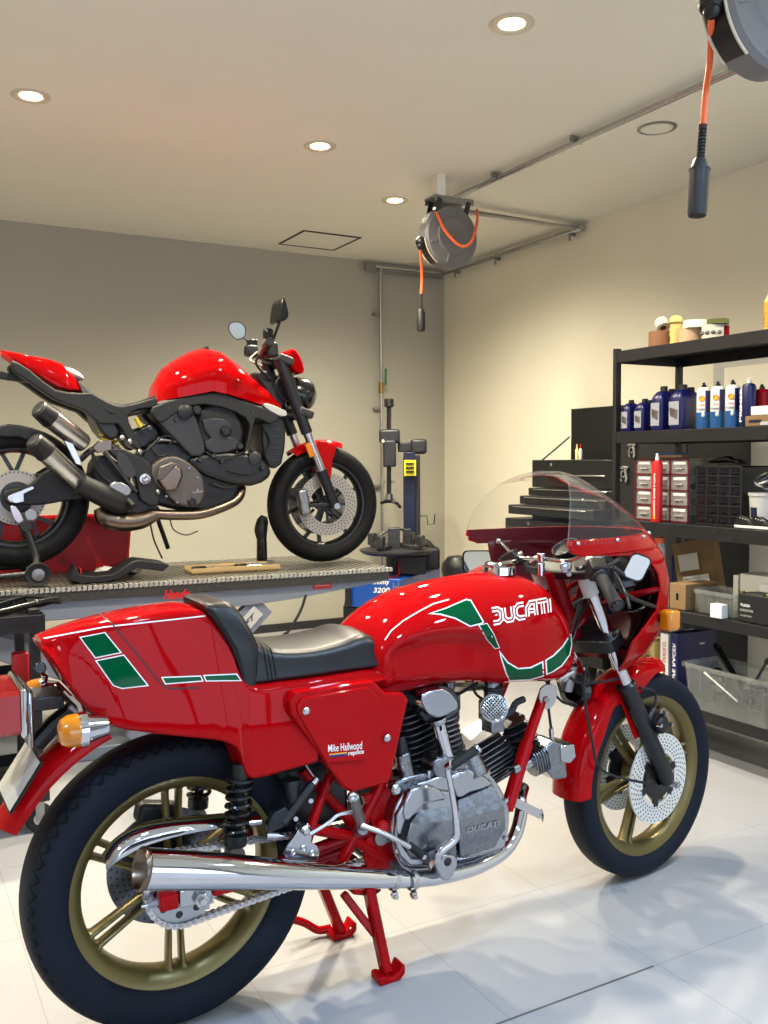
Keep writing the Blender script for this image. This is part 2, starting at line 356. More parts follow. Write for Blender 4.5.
# ceiling hatch
hc = [onp(*p, 2, ZC) for p in ((275, 244), (305, 231), (362, 239), (333, 251))]; x0 = min(p.x for p in hc); x1 = max(p.x for p in hc); y0 = min(p.y for p in hc); y1 = max(p.y for p in hc)
hx, hy, hw = 2.86, 6.09, .225
b = MB(); b.frame([(hx-hw, hy-hw), (hx+hw, hy-hw), (hx+hw, hy+hw), (hx-hw, hy+hw)], [(hx-hw+.016, hy-hw+.016), (hx+hw-.016, hy-hw+.016), (hx+hw-.016, hy+hw-.016), (hx-hw+.016, hy+hw-.016)], ZC-.006, ZC, 'xy')
h = empty('ceiling_hatch', (0, 0, 0), 0, 'square access hatch with a thin dark frame in the ceiling', 'hatch')
b.build('hatch_frame', 'grey_metal', h); MB().box((hx, hy, ZC-.001), (2*hw-.03, 2*hw-.03, .004)).build('hatch_panel', 'ceiling_white', h)
# downlights
def beam(x, y, power, col, size=.05):
    L = bpy.data.lights.new('downlight', 'SPOT'); L.energy = power; L.color = col; L.spot_size = R(158); L.spot_blend = 1.; L.shadow_soft_size = size
    lo = bpy.data.objects.new('downlight_beam', L); C.objects.link(lo); lo.location = (x, y, ZC-.03)
WARM = (1., .90, .70); COOL = (.46, .68, 1.)
TRIM = [(.082, 0), (.082, -.004), (.078, -.007), (.060, -.006), (.046, -.0015)]
def downlight(x, y, lab, pw=104):
    o = empty('ceiling_light', (x, y, ZC), 0, lab, 'ceiling light', None)
    MB().lathe(TRIM, axis='z', n=40).build('trim_ring', 'trim_beige', o, ang=20)
    MB().lathe([(.0461, -.003), (.034, -.0012), (.0, -.0012)], axis='z', n=32).build('lamp', 'lamp_glow', o); beam(x, y, pw, WARM)
mat('trim_beige', (206, 196, 176), .4)
downlight(2.075, 2.767, 'brightly lit round recessed light nearest above the red sport bike', 74)
downlight(.65, 4.281, 'lit round recessed light above the tail of the naked red bike')
downlight(2.016, 4.275, 'lit round recessed light above the tank of the naked red bike')
downlight(2.829, 4.941, 'small lit round recessed light just behind the hanging grey reel')
for x, y, w in ((.65, 2.77, 1), (3.55, 1.7, 1), (-1.2, 2.8, 1), (-1.2, 4.3, 1), (2.07, .75, 0), (.65, .75, 0), (-1.0, .9, 0), (2.07, -.9, 0), (.5, -.9, 0), (3.4, .2, 0)):
    beam(x, y, (104 if y > 4 else 62) if w else (60 if y > 0 else 24), WARM if w else COOL, .05 if w else .12)
    o = MB().lathe(TRIM+[(.034, -.001), (0, -.001)], (x, y, ZC), axis='z', n=24).build('ceiling_light', 'lamp_glow'); tag(o, 'round recessed light in the part of the ceiling outside the view', 'ceiling light', 'recessed lights outside the view')
o = empty('ceiling_speaker', (3.326, 3.291, ZC), 0, 'unlit pale round grille with grey rim set in the ceiling beside the conduit', 'speaker')
MB().lathe([(.092, 0), (.092, -.004), (.08, -.008), (.076, -.003)], axis='z', n=40).build('rim', 'steel_dull', o); MB().lathe([(.077, -.003), (.06, -.006), (0, -.006)], axis='z', n=40).build('grille', 'ceiling_white', o)
# conduits on the ceiling and the back wall
r = .0125; zz = ZC-.035
o = empty('steel_conduit', (3.1, 4.75, zz), 0, 'long galvanised pipe under the ceiling running past the round grille', 'pipe'); 
def rel(o, pts): return [Vector(p)-o.location for p in pts]
MB().tube(rel(o, [(3.05, 4.78, zz), (3.05, 1.0, zz)]), .015, 12).build('pipe', 'steel', o)
for yy in (4.2, 3.55, 2.6, 1.7): MB().box(Vector((3.05, yy, zz+.012))-o.location, (.07, .018, .035)).build('pipe_clamp', 'steel_dull', o, bevel=.003)
c = Vector((3.06, 4.72, zz)); MB().cyl(c-o.location+Vector((0, 0, .012)), c-o.location-Vector((0, 0, .14)), .011, n=12).build('drop_pipe', 'steel', o)
MB().cyl(c-o.location-Vector((0, 0, .06)), c-o.location-Vector((0, 0, .13)), .019, n=8).build('valve_body', 'brass', o)
MB().box(c-o.location+Vector((.035, -.02, -.105)), (.012, .012, .075)).box(c-o.location+Vector((.016, -.02, -.075)), (.04, .012, .012)).build('valve_handle', 'green_plastic', o, bevel=.002)
o = empty('steel_conduit', (3.1, 4.75, zz-.02), 0, 'galvanised pipe crossing the ceiling from the reel to the beige wall', 'pipe')
MB().tube(rel(o, [(3.0, 4.76, zz-.045), (4.14, 4.81, zz-.01)]), .0135, 12).build('pipe', 'steel', o)
MB().tube(rel(o, [(3.0, 4.80, zz-.005), (4.14, 4.85, zz)]), .010, 12).build('pipe', 'steel_dull', o)
o = empty('steel_conduit', (4.15, 4.74, ZC-.045), 0, 'galvanised pipe running along the top of the beige wall into the corner', 'pipe')
MB().tube(rel(o, [(4.16, 4.80, ZC-.05), (4.16, 6.47, ZC-.05)]), .015, 12).build('pipe', 'steel', o)
for yy in (4.9, 5.75, 6.3): MB().box(Vector((4.185, yy, ZC-.05))-o.location, (.045, .02, .05)).box(Vector((4.16, yy, ZC-.085))-o.location, (.012, .012, .05)).build('pipe_clamp', 'steel_dull', o, bevel=.003)
MB().cyl(Vector((4.16, 4.84, ZC-.05))-o.location, Vector((4.16, 4.77, ZC-.05))-o.location, .024, n=14).build('elbow', 'steel', o)
o = empty('steel_conduit', (3.58, 6.49, 1.5), 0, 'thin galvanised pipe dropping down the grey back wall from the corner run', 'pipe')
MB().tube(rel(o, [(4.15, 6.49, ZC-.045), (3.5, 6.49, ZC-.045)]), .014, 12).build('pipe', 'steel', o)
MB().tube(rel(o, [(4.15, 6.49, ZC-.085), (3.5, 6.49, ZC-.085)]), .009, 10).build('pipe', 'steel_dull', o)
MB().tube(rel(o, [(3.58, 6.49, ZC-.045), (3.58, 6.49, .35)]), .0125, 12).build('pipe', 'steel', o)
for z in (2.47, 1.72, 1.1, .7): MB().box(Vector((3.56, 6.51, z))-o.location, (.08, .03, .02)).build('pipe_clamp', 'steel_dull', o, bevel=.003)
MB().box(Vector((3.49, 6.49, ZC-.06))-o.location, (.09, .03, .06)).build('pipe_bracket', 'steel_dull', o, bevel=.003)
MB().cyl(Vector((3.58, 6.49, 1.93))-o.location, Vector((3.58, 6.49, 1.84))-o.location, .02, n=10).build('valve_body', 'brass', o); MB().box(Vector((3.6, 6.45, 1.97))-o.location, (.014, .014, .13)).build('valve_handle', 'green_plastic', o, bevel=.003)
for z in (1.18, 1.04):
    o = MB().box((3.66, YB-.006, z), (.12, .012, .09)).build('wall_socket', 'wall_grey', bevel=.004); tag(o, 'small grey outlet plate on the back wall, %s of the pair' % ('upper' if z > 1.1 else 'lower'), 'outlet')
mat('reel_grey', (112, 110, 110), .5)
# ================================================================ hose reels
def reel(o, c, rad, hang, near):
    """c: centre; axis along y; slot facing -x"""
    pr = [(0, -.062), (rad*.55, -.062), (rad*.6, -.055), (rad*.93, -.05), (rad, -.035), (rad, .035), (rad*.93, .05), (0, .055)]
    MB().lathe(pr, c, 'y', 56).build('reel_housing', 'reel_grey', o, ang=28)
    for a in range(6):
        bx = MB()
        an = a*pi/3+.3; bx.bar(c+Vector((cos(an)*rad*.58, -.054, sin(an)*rad*.58)), c+Vector((cos(an)*rad*.88, -.049, sin(an)*rad*.88)), .02, .008, (0, 1, 0)); bx.build('housing_rib', 'reel_grey', o, bevel=.003)
    MB().cyl(c+Vector((0, -.06, 0)), c+Vector((0, -.072, 0)), .014, n=16).build('hub_cap', 'reel_grey', o)
    MB().ball(c+Vector((0, -.072, 0)), .011, n=10, m=6).build('centre_bolt', 'brass', o)
    # slot with rollers
    s = MB(); a0, a1 = R(188), R(238); N = 14
    for q in (-.036, .036):
        s.tube([c+Vector((cos(a0+(a1-a0)*i/N)*(rad+.004), q, sin(a0+(a1-a0)*i/N)*(rad+.006))) for i in range(N+1)], .004, 8)
    s.build('slot_rim', 'trim_beige', o)
    k = MB(); rs = []
    for i in range(N+1):
        a = a0+(a1-a0)*i/N; d = Vector((cos(a), 0, sin(a))); rs.append([c+d*(rad-.01)+Vector((0, -.03, 0)), c+d*(rad+.004)+Vector((0, -.03, 0)), c+d*(rad+.004)+Vector((0, .03, 0)), c+d*(rad-.01)+Vector((0, .03, 0))])
    k.rings(rs); k.build('slot', 'black_satin', o)
    m = c+Vector((cos(R(193))*(rad+.012), 0, sin(R(193))*(rad+.012)))
    MB().ball(m, (.028, .034, .03)).ball(m+Vector((-.008, -.01, -.026)), (.02, .022, .02)).build('hose_stopper', 'black_satin', o)
    return m
d = 5.17; c1 = atd(448, 238, d)
o = empty('hose_reel', tuple(c1), 0, 'grey round hose reel hanging from the ceiling with a looped orange hose', 'hose reel'); z0 = Vector((0, 0, 0))
m1 = reel(o, z0, .172, 0, 0)
pb = Vector((2.80, 4.40, ZC))-c1
MB().box((pb.x, pb.y, (ZC-c1.z+.215)/2), (.055, .055, ZC-c1.z-.215)).build('ceiling_post', 'ceiling_white', o, bevel=.003)
MB().box((.02, .02, .215), (.25, .12, .012)).box((.02, -.04, .2), (.25, .01, .03)).box((.02, .08, .2), (.25, .01, .03)).build('mounting_plate', 'steel_dull', o, bevel=.003)
for xa, xb, ya in ((-.08, -.10, -.045), (.11, .08, -.045), (-.08, -.10, .05)): MB().bar((xa, ya, .2), (xb, ya, .1), .03, .008, (0, 1, 0)).build('hanger_arm', 'grey_metal', o, bevel=.002)
hp = [atd(436, 212, d-.1), atd(446, 232, d-.12), atd(461, 246, d-.12), atd(472, 241, d-.1), atd(477, 222, d-.02), atd(477, 210, d+.05)]
MB().tube([p-c1 for p in hp], .008, 10, k=8).build('feed_hose', 'orange', o)
q = [m1+Vector((-.01, -.01, -.03)), atd(422, 275, d)-c1, atd(421, 296, d)-c1]
MB().tube(q, .008, 10, k=6).build('hose', 'orange', o)
MB().tube([atd(421, 294, d)-c1, atd(421, 312, d)-c1], .0085, 10).build('strain_relief', 'black_plastic', o)
a, b2 = atd(421, 309, d)-c1, atd(421, 331, d)-c1; MB().tube([a, a*.8+b2*.2, b2*.9+a*.1, b2], [.014, .024, .024, .021], 14).build('lamp_handle', 'black_plastic', o)
d2 = 2.42; c2 = atd(763, 3, d2)
o = empty('hose_reel', tuple(c2), 0, 'large grey reel cut by the top corner with a straight orange hose', 'hose reel')
m2 = reel(o, z0, .187, 0, 0)
MB().box((0, .0, (ZC-c2.z+.2)/2), (.06, .06, ZC-c2.z-.2)).build('ceiling_post', 'ceiling_white', o, bevel=.003)
MB().box((0, .0, .205), (.34, .12, .012)).bar((-.1, -.045, .2), (-.12, -.045, .1), .03, .008, (0, 1, 0)).bar((.14, -.045, .2), (.11, -.045, .1), .03, .008, (0, 1, 0)).build('mounting_plate', 'steel_dull', o, bevel=.003)
e = d2+.03
MB().tube([m2+Vector((-.008, -.01, -.03)), atd(710, 60, e)-c2, atd(706, 90, e)-c2, atd(703, 127, e)-c2], .0085, 12, k=6).build('hose', 'orange', o)
a, b2 = atd(703, 124, e)-c2, atd(700, 164, e)-c2; bb = MB().tube([a, b2], .0075, 10)
for i in range(12): 
    q = a+(b2-a)*(i+.5)/12; bb.cyl(q-(b2-a)*.022, q+(b2-a)*.022, .0112, n=12)
bb.build('strain_relief', 'black_plastic', o)
a, b2 = atd(700, 158, e)-c2, atd(697, 216, e)-c2; f = lambda t: a+(b2-a)*t
MB().tube([f(0), f(.05), f(.13), f(.2), f(.24), f(.94), f(1)], [.013, .018, .022, .027, .027, .0255, .023], 18).build('lamp_handle', 'grey_metal', o)
MB().tube([f(.19), f(.215)], .0285, 18).build('collar', 'grey_metal', o)
# ================================================================ light
W = bpy.data.worlds.new('World'); bpy.context.scene.world = W; W.use_nodes = True; W.node_tree.nodes['Background'].inputs[0].default_value = (.66, .79, 1., 1); W.node_tree.nodes['Background'].inputs[1].default_value = 1.1
L = bpy.data.lights.new('window_portal', 'AREA'); L.shape = 'RECTANGLE'; L.size = WX1-WX0; L.size_y = WZ1; L.cycles.is_portal = True
lo = bpy.data.objects.new('window_portal', L); C.objects.link(lo); lo.location = ((WX0+WX1)/2, YF-.12, WZ1/2); lo.rotation_euler = (R(90), 0, 0)
# ================================================================ red sport motorcycle on its centre stand
B = Frame(.589, 2.0976, R(.87))
bike = empty('sport_motorcycle', B.loc, B.hd, 'red and green half-faired classic sport motorcycle on its centre stand in front', 'motorcycle')
P = lambda px, py, y: B.p(px, py, y)
RA = Vector((0, 0, .3405)); FA = Vector((1.51, 0, .3195)); STEER = R(7)
def tyre(m, R0, Rb, w):
    h = [(Rb, .70), (Rb+.012, .86), (Rb+(R0-Rb)*.38, 1.), (Rb+(R0-Rb)*.66, 1.0), (Rb+(R0-Rb)*.88, .82), (Rb+(R0-Rb)*.975, .46), (R0, 0)]
    pr = [(r, -w*f) for r, f in h]+[(r, w*f) for r, f in h[-2::-1]]
    pr = s2(pr, 4, False); return m.lathe(pr, (0, 0, 0), 'y', 96, closed=True)
def rim(b, Ro, Ri, w):
    pr = [(Ro, -w), (Ro+.001, -w+.004), (Ro-.012, -w+.006), (Ri+.022, -w*.55), (Ri+.016, 0), (Ri+.022, w*.55), (Ro-.012, w-.006), (Ro+.001, w-.004), (Ro, w), (Ro-.014, w-.002), (Ri+.004, w*.62), (Ri, w*.3), (Ri, -w*.3), (Ri+.004, -w*.62), (Ro-.014, -w+.002)]
    return b.lathe(pr, (0, 0, 0), 'y', 96, closed=True)
def spoke_pair(b, a, r0, r1, g0, g1, th, wd):
    ca, sa = cos(a), sin(a)
    for s in (-1, 1):
        p0 = Vector((ca*r0-sa*g0*s, 0, sa*r0+ca*g0*s)); p1 = Vector((ca*r1-sa*g1*s, 0, sa*r1+ca*g1*s)); pm = (p0+p1)/2
        rs = []
        for q, k in ((p0, 1.15), (pm, .9), (p1*.97, 1.0), (p1*1.02, 1.7)):
            t = (p1-p0).normalized(); n = Vector((-t.z, 0, t.x)); rs.append([q+n*th*k*x+Vector((0, wd*k*y, 0)) for x, y in ((-.5, -.35), (-.2, -.5), (.2, -.5), (.5, -.35), (.5, .35), (.2, .5), (-.2, .5), (-.5, .35))])
        b.rings(rs)
# rear wheel
rw = rim(MB(), .256, .214, .048); 
for k in range(6): spoke_pair(rw, R(30+60*k), .035, .214, .011, .017, .0125, .034)
rw.lathe([(.02, -.055), (.045, -.05), (.05, -.03), (.05, .03), (.045, .05), (.02, .055)], axis='y', n=32, closed=True)
o = rw.build('rear_wheel', 'gold_paint', bike, ang=50); o.location = RA; RWH = o
o = tyre(MB(), .3405, .246, .066).build('rear_tyre', 'tyre_rear', RWH, ang=60)
MB().lathe([(.068, .060), (.14, .060), (.14, .066), (.068, .066)], axis='y', n=64, closed=True).build('brake_disc', 'disc_rear', RWH)
MB().lathe([(.0, .05), (.075, .058), (.075, .07), (.03, .075)], axis='y', n=32).build('disc_carrier', 'black_satin', RWH)
# rear sprocket, with round lightening holes cut by its spokes
b = MB(); N = 36; rs = [[], [], [], []]
for i in range(N*4):
    a = 2*pi*i/(N*4); rr = .0885 if i % 4 in (1, 2) else .083
    rs[0].append((.058*cos(a), -.077, .058*sin(a))); rs[1].append((rr*cos(a), -.077, rr*sin(a))); rs[2].append((rr*cos(a), -.071, rr*sin(a))); rs[3].append((.058*cos(a), -.071, .058*sin(a)))
b.rings(rs+[rs[0]], True, False, False)
b.lathe([(.03, -.077), (.0585, -.077), (.0585, -.071), (.03, -.071)], axis='y', n=48, closed=True)
b.lathe([(.015, -.079), (.036, -.079), (.036, -.069), (.015, -.069)], axis='y', n=32, closed=True)
b.build('sprocket', 'sprocket_plate', RWH)
# chain
path = []; FS = Vector((.60, 0, .345)); rf = .036; rr = .086
th = atan2(FS.z-RA.z, FS.x); ph = math.asin((rr-rf)/hypot(FS.x, FS.z-RA.z))
def arc(c, r, a0, a1, n): return [(c.x+r*cos(a0+(a1-a0)*i/n), c.z+r*sin(a0+(a1-a0)*i/n)) for i in range(n+1)]
pl = arc(RA, rr, th+pi/2+ph*-1+0, th+pi*1.5+ph, 40)+arc(FS, rf, th-pi/2+ph, th+pi/2-ph, 16); pl.append(pl[0])
def walk(pl, step):
    out = []; acc = 0
    for (ax, az), (bx, bz) in zip(pl, pl[1:]):
        L = hypot(bx-ax, bz-az); 
        while acc <= L and L > 0: out.append((ax+(bx-ax)*acc/L, az+(bz-az)*acc/L)); acc += step
        acc -= L
    return out
nodes = walk(pl, .0159); ch = MB()
for i in range(len(nodes)):
    (ax, az), (bx, bz) = nodes[i], nodes[(i+1) % len(nodes)]
    if hypot(ax-bx, az-bz) > .03: continue
    ya = .009 if i % 2 else .0065; t = Vector((bx-ax, 0, bz-az)); t.normalize(); n = Vector((-t.z, 0, t.x))
    for s in (-1, 1):
        ring = []; a = Vector((ax, -.074+s*ya, az)); c2_ = Vector((bx, -.074+s*ya, bz)); m = (a+c2_)/2
        out = [a-t*.0075, a-t*.005+n*.0058, a+n*.0068, m+n*.0048, c2_+n*.0068, c2_+t*.005+n*.0058, c2_+t*.0075, c2_+t*.005-n*.0058, c2_-n*.0068, m-n*.0048, a-n*.0068, a-t*.005-n*.0058]
        ch.rings([[v+Vector((0, s*.0012, 0)) for v in out], [v-Vector((0, s*.0012, 0)) for v in out]])
    ch.cyl((ax, -.087, az), (ax, -.061, az), .0036, n=8)
ch.build('chain', 'steel', bike, ang=30)
# chain adjuster block with red ends, axle nut
ab = Vector((.0, 0, .336)); 
MB().box((.016, -.105, .335), (.075, .03, .040)).build('axle_block', 'polished_aluminium', bike, bevel=.003)
MB().box((-.045, -.105, .335), (.042, .034, .036)).build('swingarm_end', 'red_paint', bike, bevel=.004)
MB().box((.085, -.105, .337), (.055, .03, .03)).build('swingarm_end', 'red_paint', bike, bevel=.004)
MB().cyl((.026, -.12, .328), (.026, -.134, .328), .018, n=6).cyl((.026, -.134, .328), (.026, -.145, .328), .009, n=14).build('axle_nut', 'steel', bike, bevel=.0015)
MB().cyl((-.066, -.105, .335), (-.090, -.105, .335), .008, n=6).cyl((-.090, -.105, .335), (-.104, -.105, .335), .004, n=8).build('adjuster_bolt', 'steel', bike)
for s in (1,):
    MB().bar((-.06, .105, .345), (.10, .105, .35), .03, .036).build('swingarm_end', 'red_paint', bike, bevel=.004)
b = MB(); b.tube([(.1, -.105, .340), (.3, -.105, .365), (.5, -.1, .39)], .017, 14).build('swingarm', 'red_paint_dark', bike)
b = MB(); b.tube([(.1, .105, .352), (.5, .1, .39)], .019, 14).build('swingarm', 'red_paint_dark', bike)
# chrome chain guard sweeping over the chain
g = [P(104, 862, -.095), P(118, 848, -.095), P(145, 834, -.095), P(190, 824, -.095), P(258, 817, -.095)]
rs = []
for i, p in enumerate(smooth_path(g, 5)):
    k = i/20; h = .010+.008*sin(pi*min(1, k*1.2)); rs.append([p+Vector((0, a, c)) for a, c in ((-.022, -h), (-.026, -h*.3), (-.02, h*.5), (-.004, h), (.02, h), (.02, h*.8), (0, h*.8), (-.014, h*.35), (-.018, -h*.3), (-.016, -h))])
MB().rings(rs).build('chain_guard', 'chrome', bike, ang=50)
# rear shocks
def shock(y, vis=True):
    t = Vector((.124, y, .625)); e = Vector((.104, y, .418)); ax = e-t; f = lambda k: t+ax*k
    MB().cyl(f(0), f(.95), .0125, n=14).cyl(f(.78), f(.9), .026, n=20).cyl(f(.0), f(.2), .021, n=18).cyl(f(.16), f(.19), .031, n=20).cyl(f(.9), f(1.02), .016, n=12).build('shock_absorber', 'black_satin', bike, bevel=.001)
    T = 6.5; n = int(T*18); pts = []
    u = ax.normalized().orthogonal().normalized(); w = ax.normalized().cross(u)
    for i in range(n+1):
        k = .18+.6*i/n; a = 2*pi*T*i/n; pts.append(f(k)+(u*cos(a)+w*sin(a))*.0265)
    MB().tube(pts, .0056, 8).build('coil_spring', 'black_gloss', bike)
    MB().cyl(f(.985)-Vector((0, .018, 0)), f(.985)+Vector((0, .018, 0)), .019, n=16).build('shock_eye', 'steel_dull', bike)
shock(-.132); shock(.132)
def rrect_(w, h, n=5):
    r = min(w, h)*.28; pts = []
    for cx, cy, a0 in ((w/2-r, h/2-r, 0), (-w/2+r, h/2-r, pi/2), (-w/2+r, -h/2+r, pi), (w/2-r, -h/2+r, 1.5*pi)):
        for i in range(n+1): a = a0+pi/2*i/n; pts.append((cx+r*cos(a), cy+r*sin(a)))
    return pts
# ---------------------------------------------------------------- tail and seat
def sring(x, zt, zb, Wt, Wb, rc=.025, n=5, crown=0):
    """rounded section: bottom corners tight, top corners round"""
    pts = []; 
    def corner(cy, cz, a0, r):
        for i in range(n+1):
            a = a0+pi/2*i/n; pts.append((x, cy+r*cos(a), cz+r*sin(a)))
    rc = min(rc, (zt-zb)*.45, Wt*.45); rb = min(.012, (zt-zb)*.3)
    corner(Wb-rb, zb+rb, -pi/2, rb); corner(Wt-rc, zt-rc, 0, rc)
    if crown: pts.append((x, 0, zt+crown))
    corner(-Wt+rc, zt-rc, pi/2, rc); corner(-Wb+rb, zb+rb, pi, rb); return pts
def smooth_st(st, k=4):
    n = len(st[0]); out = []
    for i in range(len(st)-1):
        p0 = st[max(0, i-1)]; p1 = st[i]; p2 = st[i+1]; p3 = st[min(len(st)-1, i+2)]
        for j in range(k):
            t = j/k; L = []
            for c in range(n):
                m1 = (p2[c]-p0[c])/max(1e-6, p2[0]-p0[0])*(p2[0]-p1[0]); m2 = (p3[c]-p1[c])/max(1e-6, p3[0]-p1[0])*(p2[0]-p1[0])
                L.append((2*t**3-3*t*t+1)*p1[c]+(t**3-2*t*t+t)*m1+(-2*t**3+3*t*t)*p2[c]+(t**3-t*t)*m2)
            out.append(L)
    out.append(list(st[-1])); return out
ST = [(-.288, .936, .920, .042, .066), (-.260, .946, .872, .052, .084), (-.222, .955, .806, .060, .100), (-.165, .965, .752, .067, .117), (-.09, .974, .727, .075, .133), (0, .980, .706, .080, .146), (.05, .976, .694, .084, .152), (.085, .945, .682, .095, .155), (.112, .89, .655, .115, .158), (.125, .84, .605, .130, .160), (.145, .806, .592, .140, .163), (.22, .802, .597, .142, .165), (.30, .800, .604, .144, .166)]
tail = MB().rings([sring(a, b_, c, d_, e, .022, 5, .004) for a, b_, c, d_, e in smooth_st(ST, 4)]); 
TAIL = tail.build('tail_fairing', 'red_paint', bike, ang=40)
MB().rings([sring(a, b_, c, d_, d_+.015, .02, 4) for a, b_, c, d_ in ((.295, .80, .70, .144), (.36, .80, .74, .142), (.44, .80, .765, .138), (.50, .795, .77, .132))]).build('seat_base', 'red_paint', bike, ang=40)
# front face of the hump and the padded stop
HP = [(.800, .132, .166, .131), (.85, .122, .173, .130), (.89, .108, .176, .128), (.925, .090, .163, .120), (.955, .074, .148, .110), (.976, .062, .134, .100), (.987, .062, .122, .092), (.991, .072, .110, .080)]
MB().rings([[((x0+x1)/2+a_, b_, z) for a_, b_ in rrect_(x1-x0, 2*w)] for z, x0, x1, w in HP]).build('bump_pad', 'vinyl', bike, ang=60)
SS = [(.155, .905, .80, .105, .128), (.18, .893, .80, .112, .130), (.22, .873, .80, .118, .132), (.28, .864, .80, .122, .134), (.34, .864, .80, .122, .133), (.40, .871, .80, .118, .130), (.455, .882, .80, .114, .128), (.490, .874, .80, .110, .127), (.508, .848, .798, .104, .122), (.514, .82, .80, .095, .114)]
SEAT = MB().rings([sring(a, b_, c, d_, e, .034, 6, .006) for a, b_, c, d_, e in smooth_st(SS, 4)]).build('seat', 'vinyl', bike, ang=50)
b = MB()
for x in (.193, .203, .213):
    i = [s for s in smooth_st(SS, 6) if s[0] >= x][0]; rg = sring(x, i[1]+.001, i[2]+.002, i[3]+.001, i[4]+.001, .034, 6, .006); b.tube([Vector(p) for p in rg[5:-5]], .0018, 6)
b.build('seat_piping', 'black_satin', bike)
# side panel
sp = [(290, 702), (295, 692), (374, 681), (386, 693), (404, 693), (409, 700), (390, 783), (352, 793), (344, 789), (291, 714)]
PAN = MB().prism(B.xz(sp, -.172), -.172, -.118, 'xz').build('side_panel', 'red_paint', bike, bevel=.007, seg=3)
MB().prism([(x, z) for x, z in B.xz(sp, -.172)], .172, .118, 'xz').build('side_panel', 'red_paint', bike, bevel=.007, seg=3)
sp2 = [(297, 706), (302, 698), (368, 687), (383, 700), (371, 754), (365, 761), (327, 764), (298, 713)]
PAN2 = MB().prism(B.xz(sp2, -.178), -.1785, -.165, 'xz').build('panel_boss', 'red_paint', bike, bevel=.004, seg=3)
for px, py in ((306, 711), (387, 738)):
    c = P(px, py, -.178); MB().lathe([(0, -.006), (.006, -.006), (.0095, -.003), (.0095, .006)], c, 'y', 20).lathe([(0, -.0075), (.004, -.007), (.004, -.004)], c, 'y', 6).build('panel_screw', 'steel', bike)
decal('script_lettering', 'white_decal', PAN2, *[[quad_map([(328, 752), (363, 749), (362, 741), (327, 745)])(u, v) for u, v in text_polys('Mike Hailwood', .006, shear=.3)[0]]], bike, faces=text_polys('Mike Hailwood', .006, shear=.3)[1], step=6)
tp, tf = text_polys('replica', .02, shear=.2); qm = quad_map([(348, 757), (364, 754.5), (363.5, 749), (348, 751)])
decal('script_lettering', 'white_decal', PAN2, [qm(u, v) for u, v in tp], bike, faces=tf, step=6)
for i, (mm, y0) in enumerate((('navy', 0), ('pale_blue', 1.3), ('shell_yellow', 2.4))):
    decal('rainbow_stripe', mm, PAN2, [[(329, 757.5-y0), (347, 755.5-y0), (347, 754.3-y0), (329, 756.3-y0)]], bike, step=5)
# ---------------------------------------------------------------- tank
TS = [(.466, .83, .770, .070), (.472, .865, .758, .105), (.487, .892, .752, .128), (.513, .916, .747, .145), (.555, .943, .743, .158), (.61, .968, .740, .167), (.69, .985, .737, .173), (.78, .996, .732, .177), (.88, 1.0, .724, .178), (.97, .994, .715, .174), (1.03, .980, .707, .164), (1.08, .955, .704, .148), (1.12, .915, .712, .124), (1.148, .865, .73, .095), (1.162, .81, .76, .05)]
def tank_ring(x, zt, zb, W):
    L = []; n = 22; zb -= .007
    for i in range(n+1):
        t = i/n; z = zb+(zt-zb)*t
        f = 1-max(0, (t-.42)/.58)**2.3; f = max(f, 0)**.62
        f *= (1-.22*max(0, (.16-t)/.16)**2)
        y = W*f
        # knee recess low at the back
        kx = max(0, min(1, (x-.50)/.05))*max(0, min(1, (.86-x)/.09)); top = .868-((x-.66)/.26)**2*.09
        kz = max(0, min(1, (top-z)/.035+.5)); kx = kx*kx*(3-2*kx); kz = kz*kz*(3-2*kz); y -= .032*kx*kz
        # front scallop around the lettering
        fx = max(0, min(1, (x-.83)/.07)); fx = fx*fx*(3-2*fx); fz = max(0, min(1, (.955-z)/.05)); fz = fz*fz*(3-2*fz); fb = max(0, min(1, (z-.755)/.04)); y -= .009*fx*fz*fb
        L.append((y, z))
    return [(x, -y, z) for y, z in L]+[(x, y, z) for y, z in L[-2::-1]]
b = MB().rings([tank_ring(*s) for s in smooth_st(TS, 5)]); TANK = b.build('fuel_tank', 'red_paint', bike, ang=60, weld=True)
c = P(500, 570, 0); c = Vector((.955, 0, 1.0))
MB().lathe([(0, .026), (.034, .026), (.041, .022), (.043, .014), (.046, .012), (.046, -.01), (0, -.01)], c, 'z', 40).build('fuel_cap', 'chrome', bike)
MB().bar(c+Vector((-.05, -.012, .02)), c+Vector((.045, -.012, .027)), .022, .008).build('cap_latch', 'chrome', bike, bevel=.003)
def stroke(pl, off, w, closed=False):
    pl = [Vector(p) for p in pl]; n = len(pl); L = []; Rr = []
    for i, p in enumerate(pl):
        a = (pl[i]-pl[i-1]).normalized() if i else (pl[1]-pl[0]).normalized(); c_ = (pl[(i+1) % n]-pl[i]).normalized() if (i < n-1) else a
        m = (a+c_).normalized(); nn = Vector((-m.y, m.x)); k = 1/max(.5, m.dot(a)); L.append(p+nn*(off+w/2)*k); Rr.append(p+nn*(off-w/2)*k)
    return [[tuple(L[i]), tuple(L[i+1]), tuple(Rr[i+1]), tuple(Rr[i])] for i in range(n-1)]
def outlined(name, polys, parent, target, w=1.3):
    for pg in polys:
        decal(name+'_border', 'white_decal', target, [pg], parent, off=.0008); decal(name, 'green_decal', target, [inset(pg, w)], parent, off=.0016)
sm = lambda pts, k=4: s2(pts, k, True)
outlined('green_stripe', [[(478, 625), (487, 623), (494, 634), (500, 648), (495, 649), (487, 640)]], bike, TANK, .8)
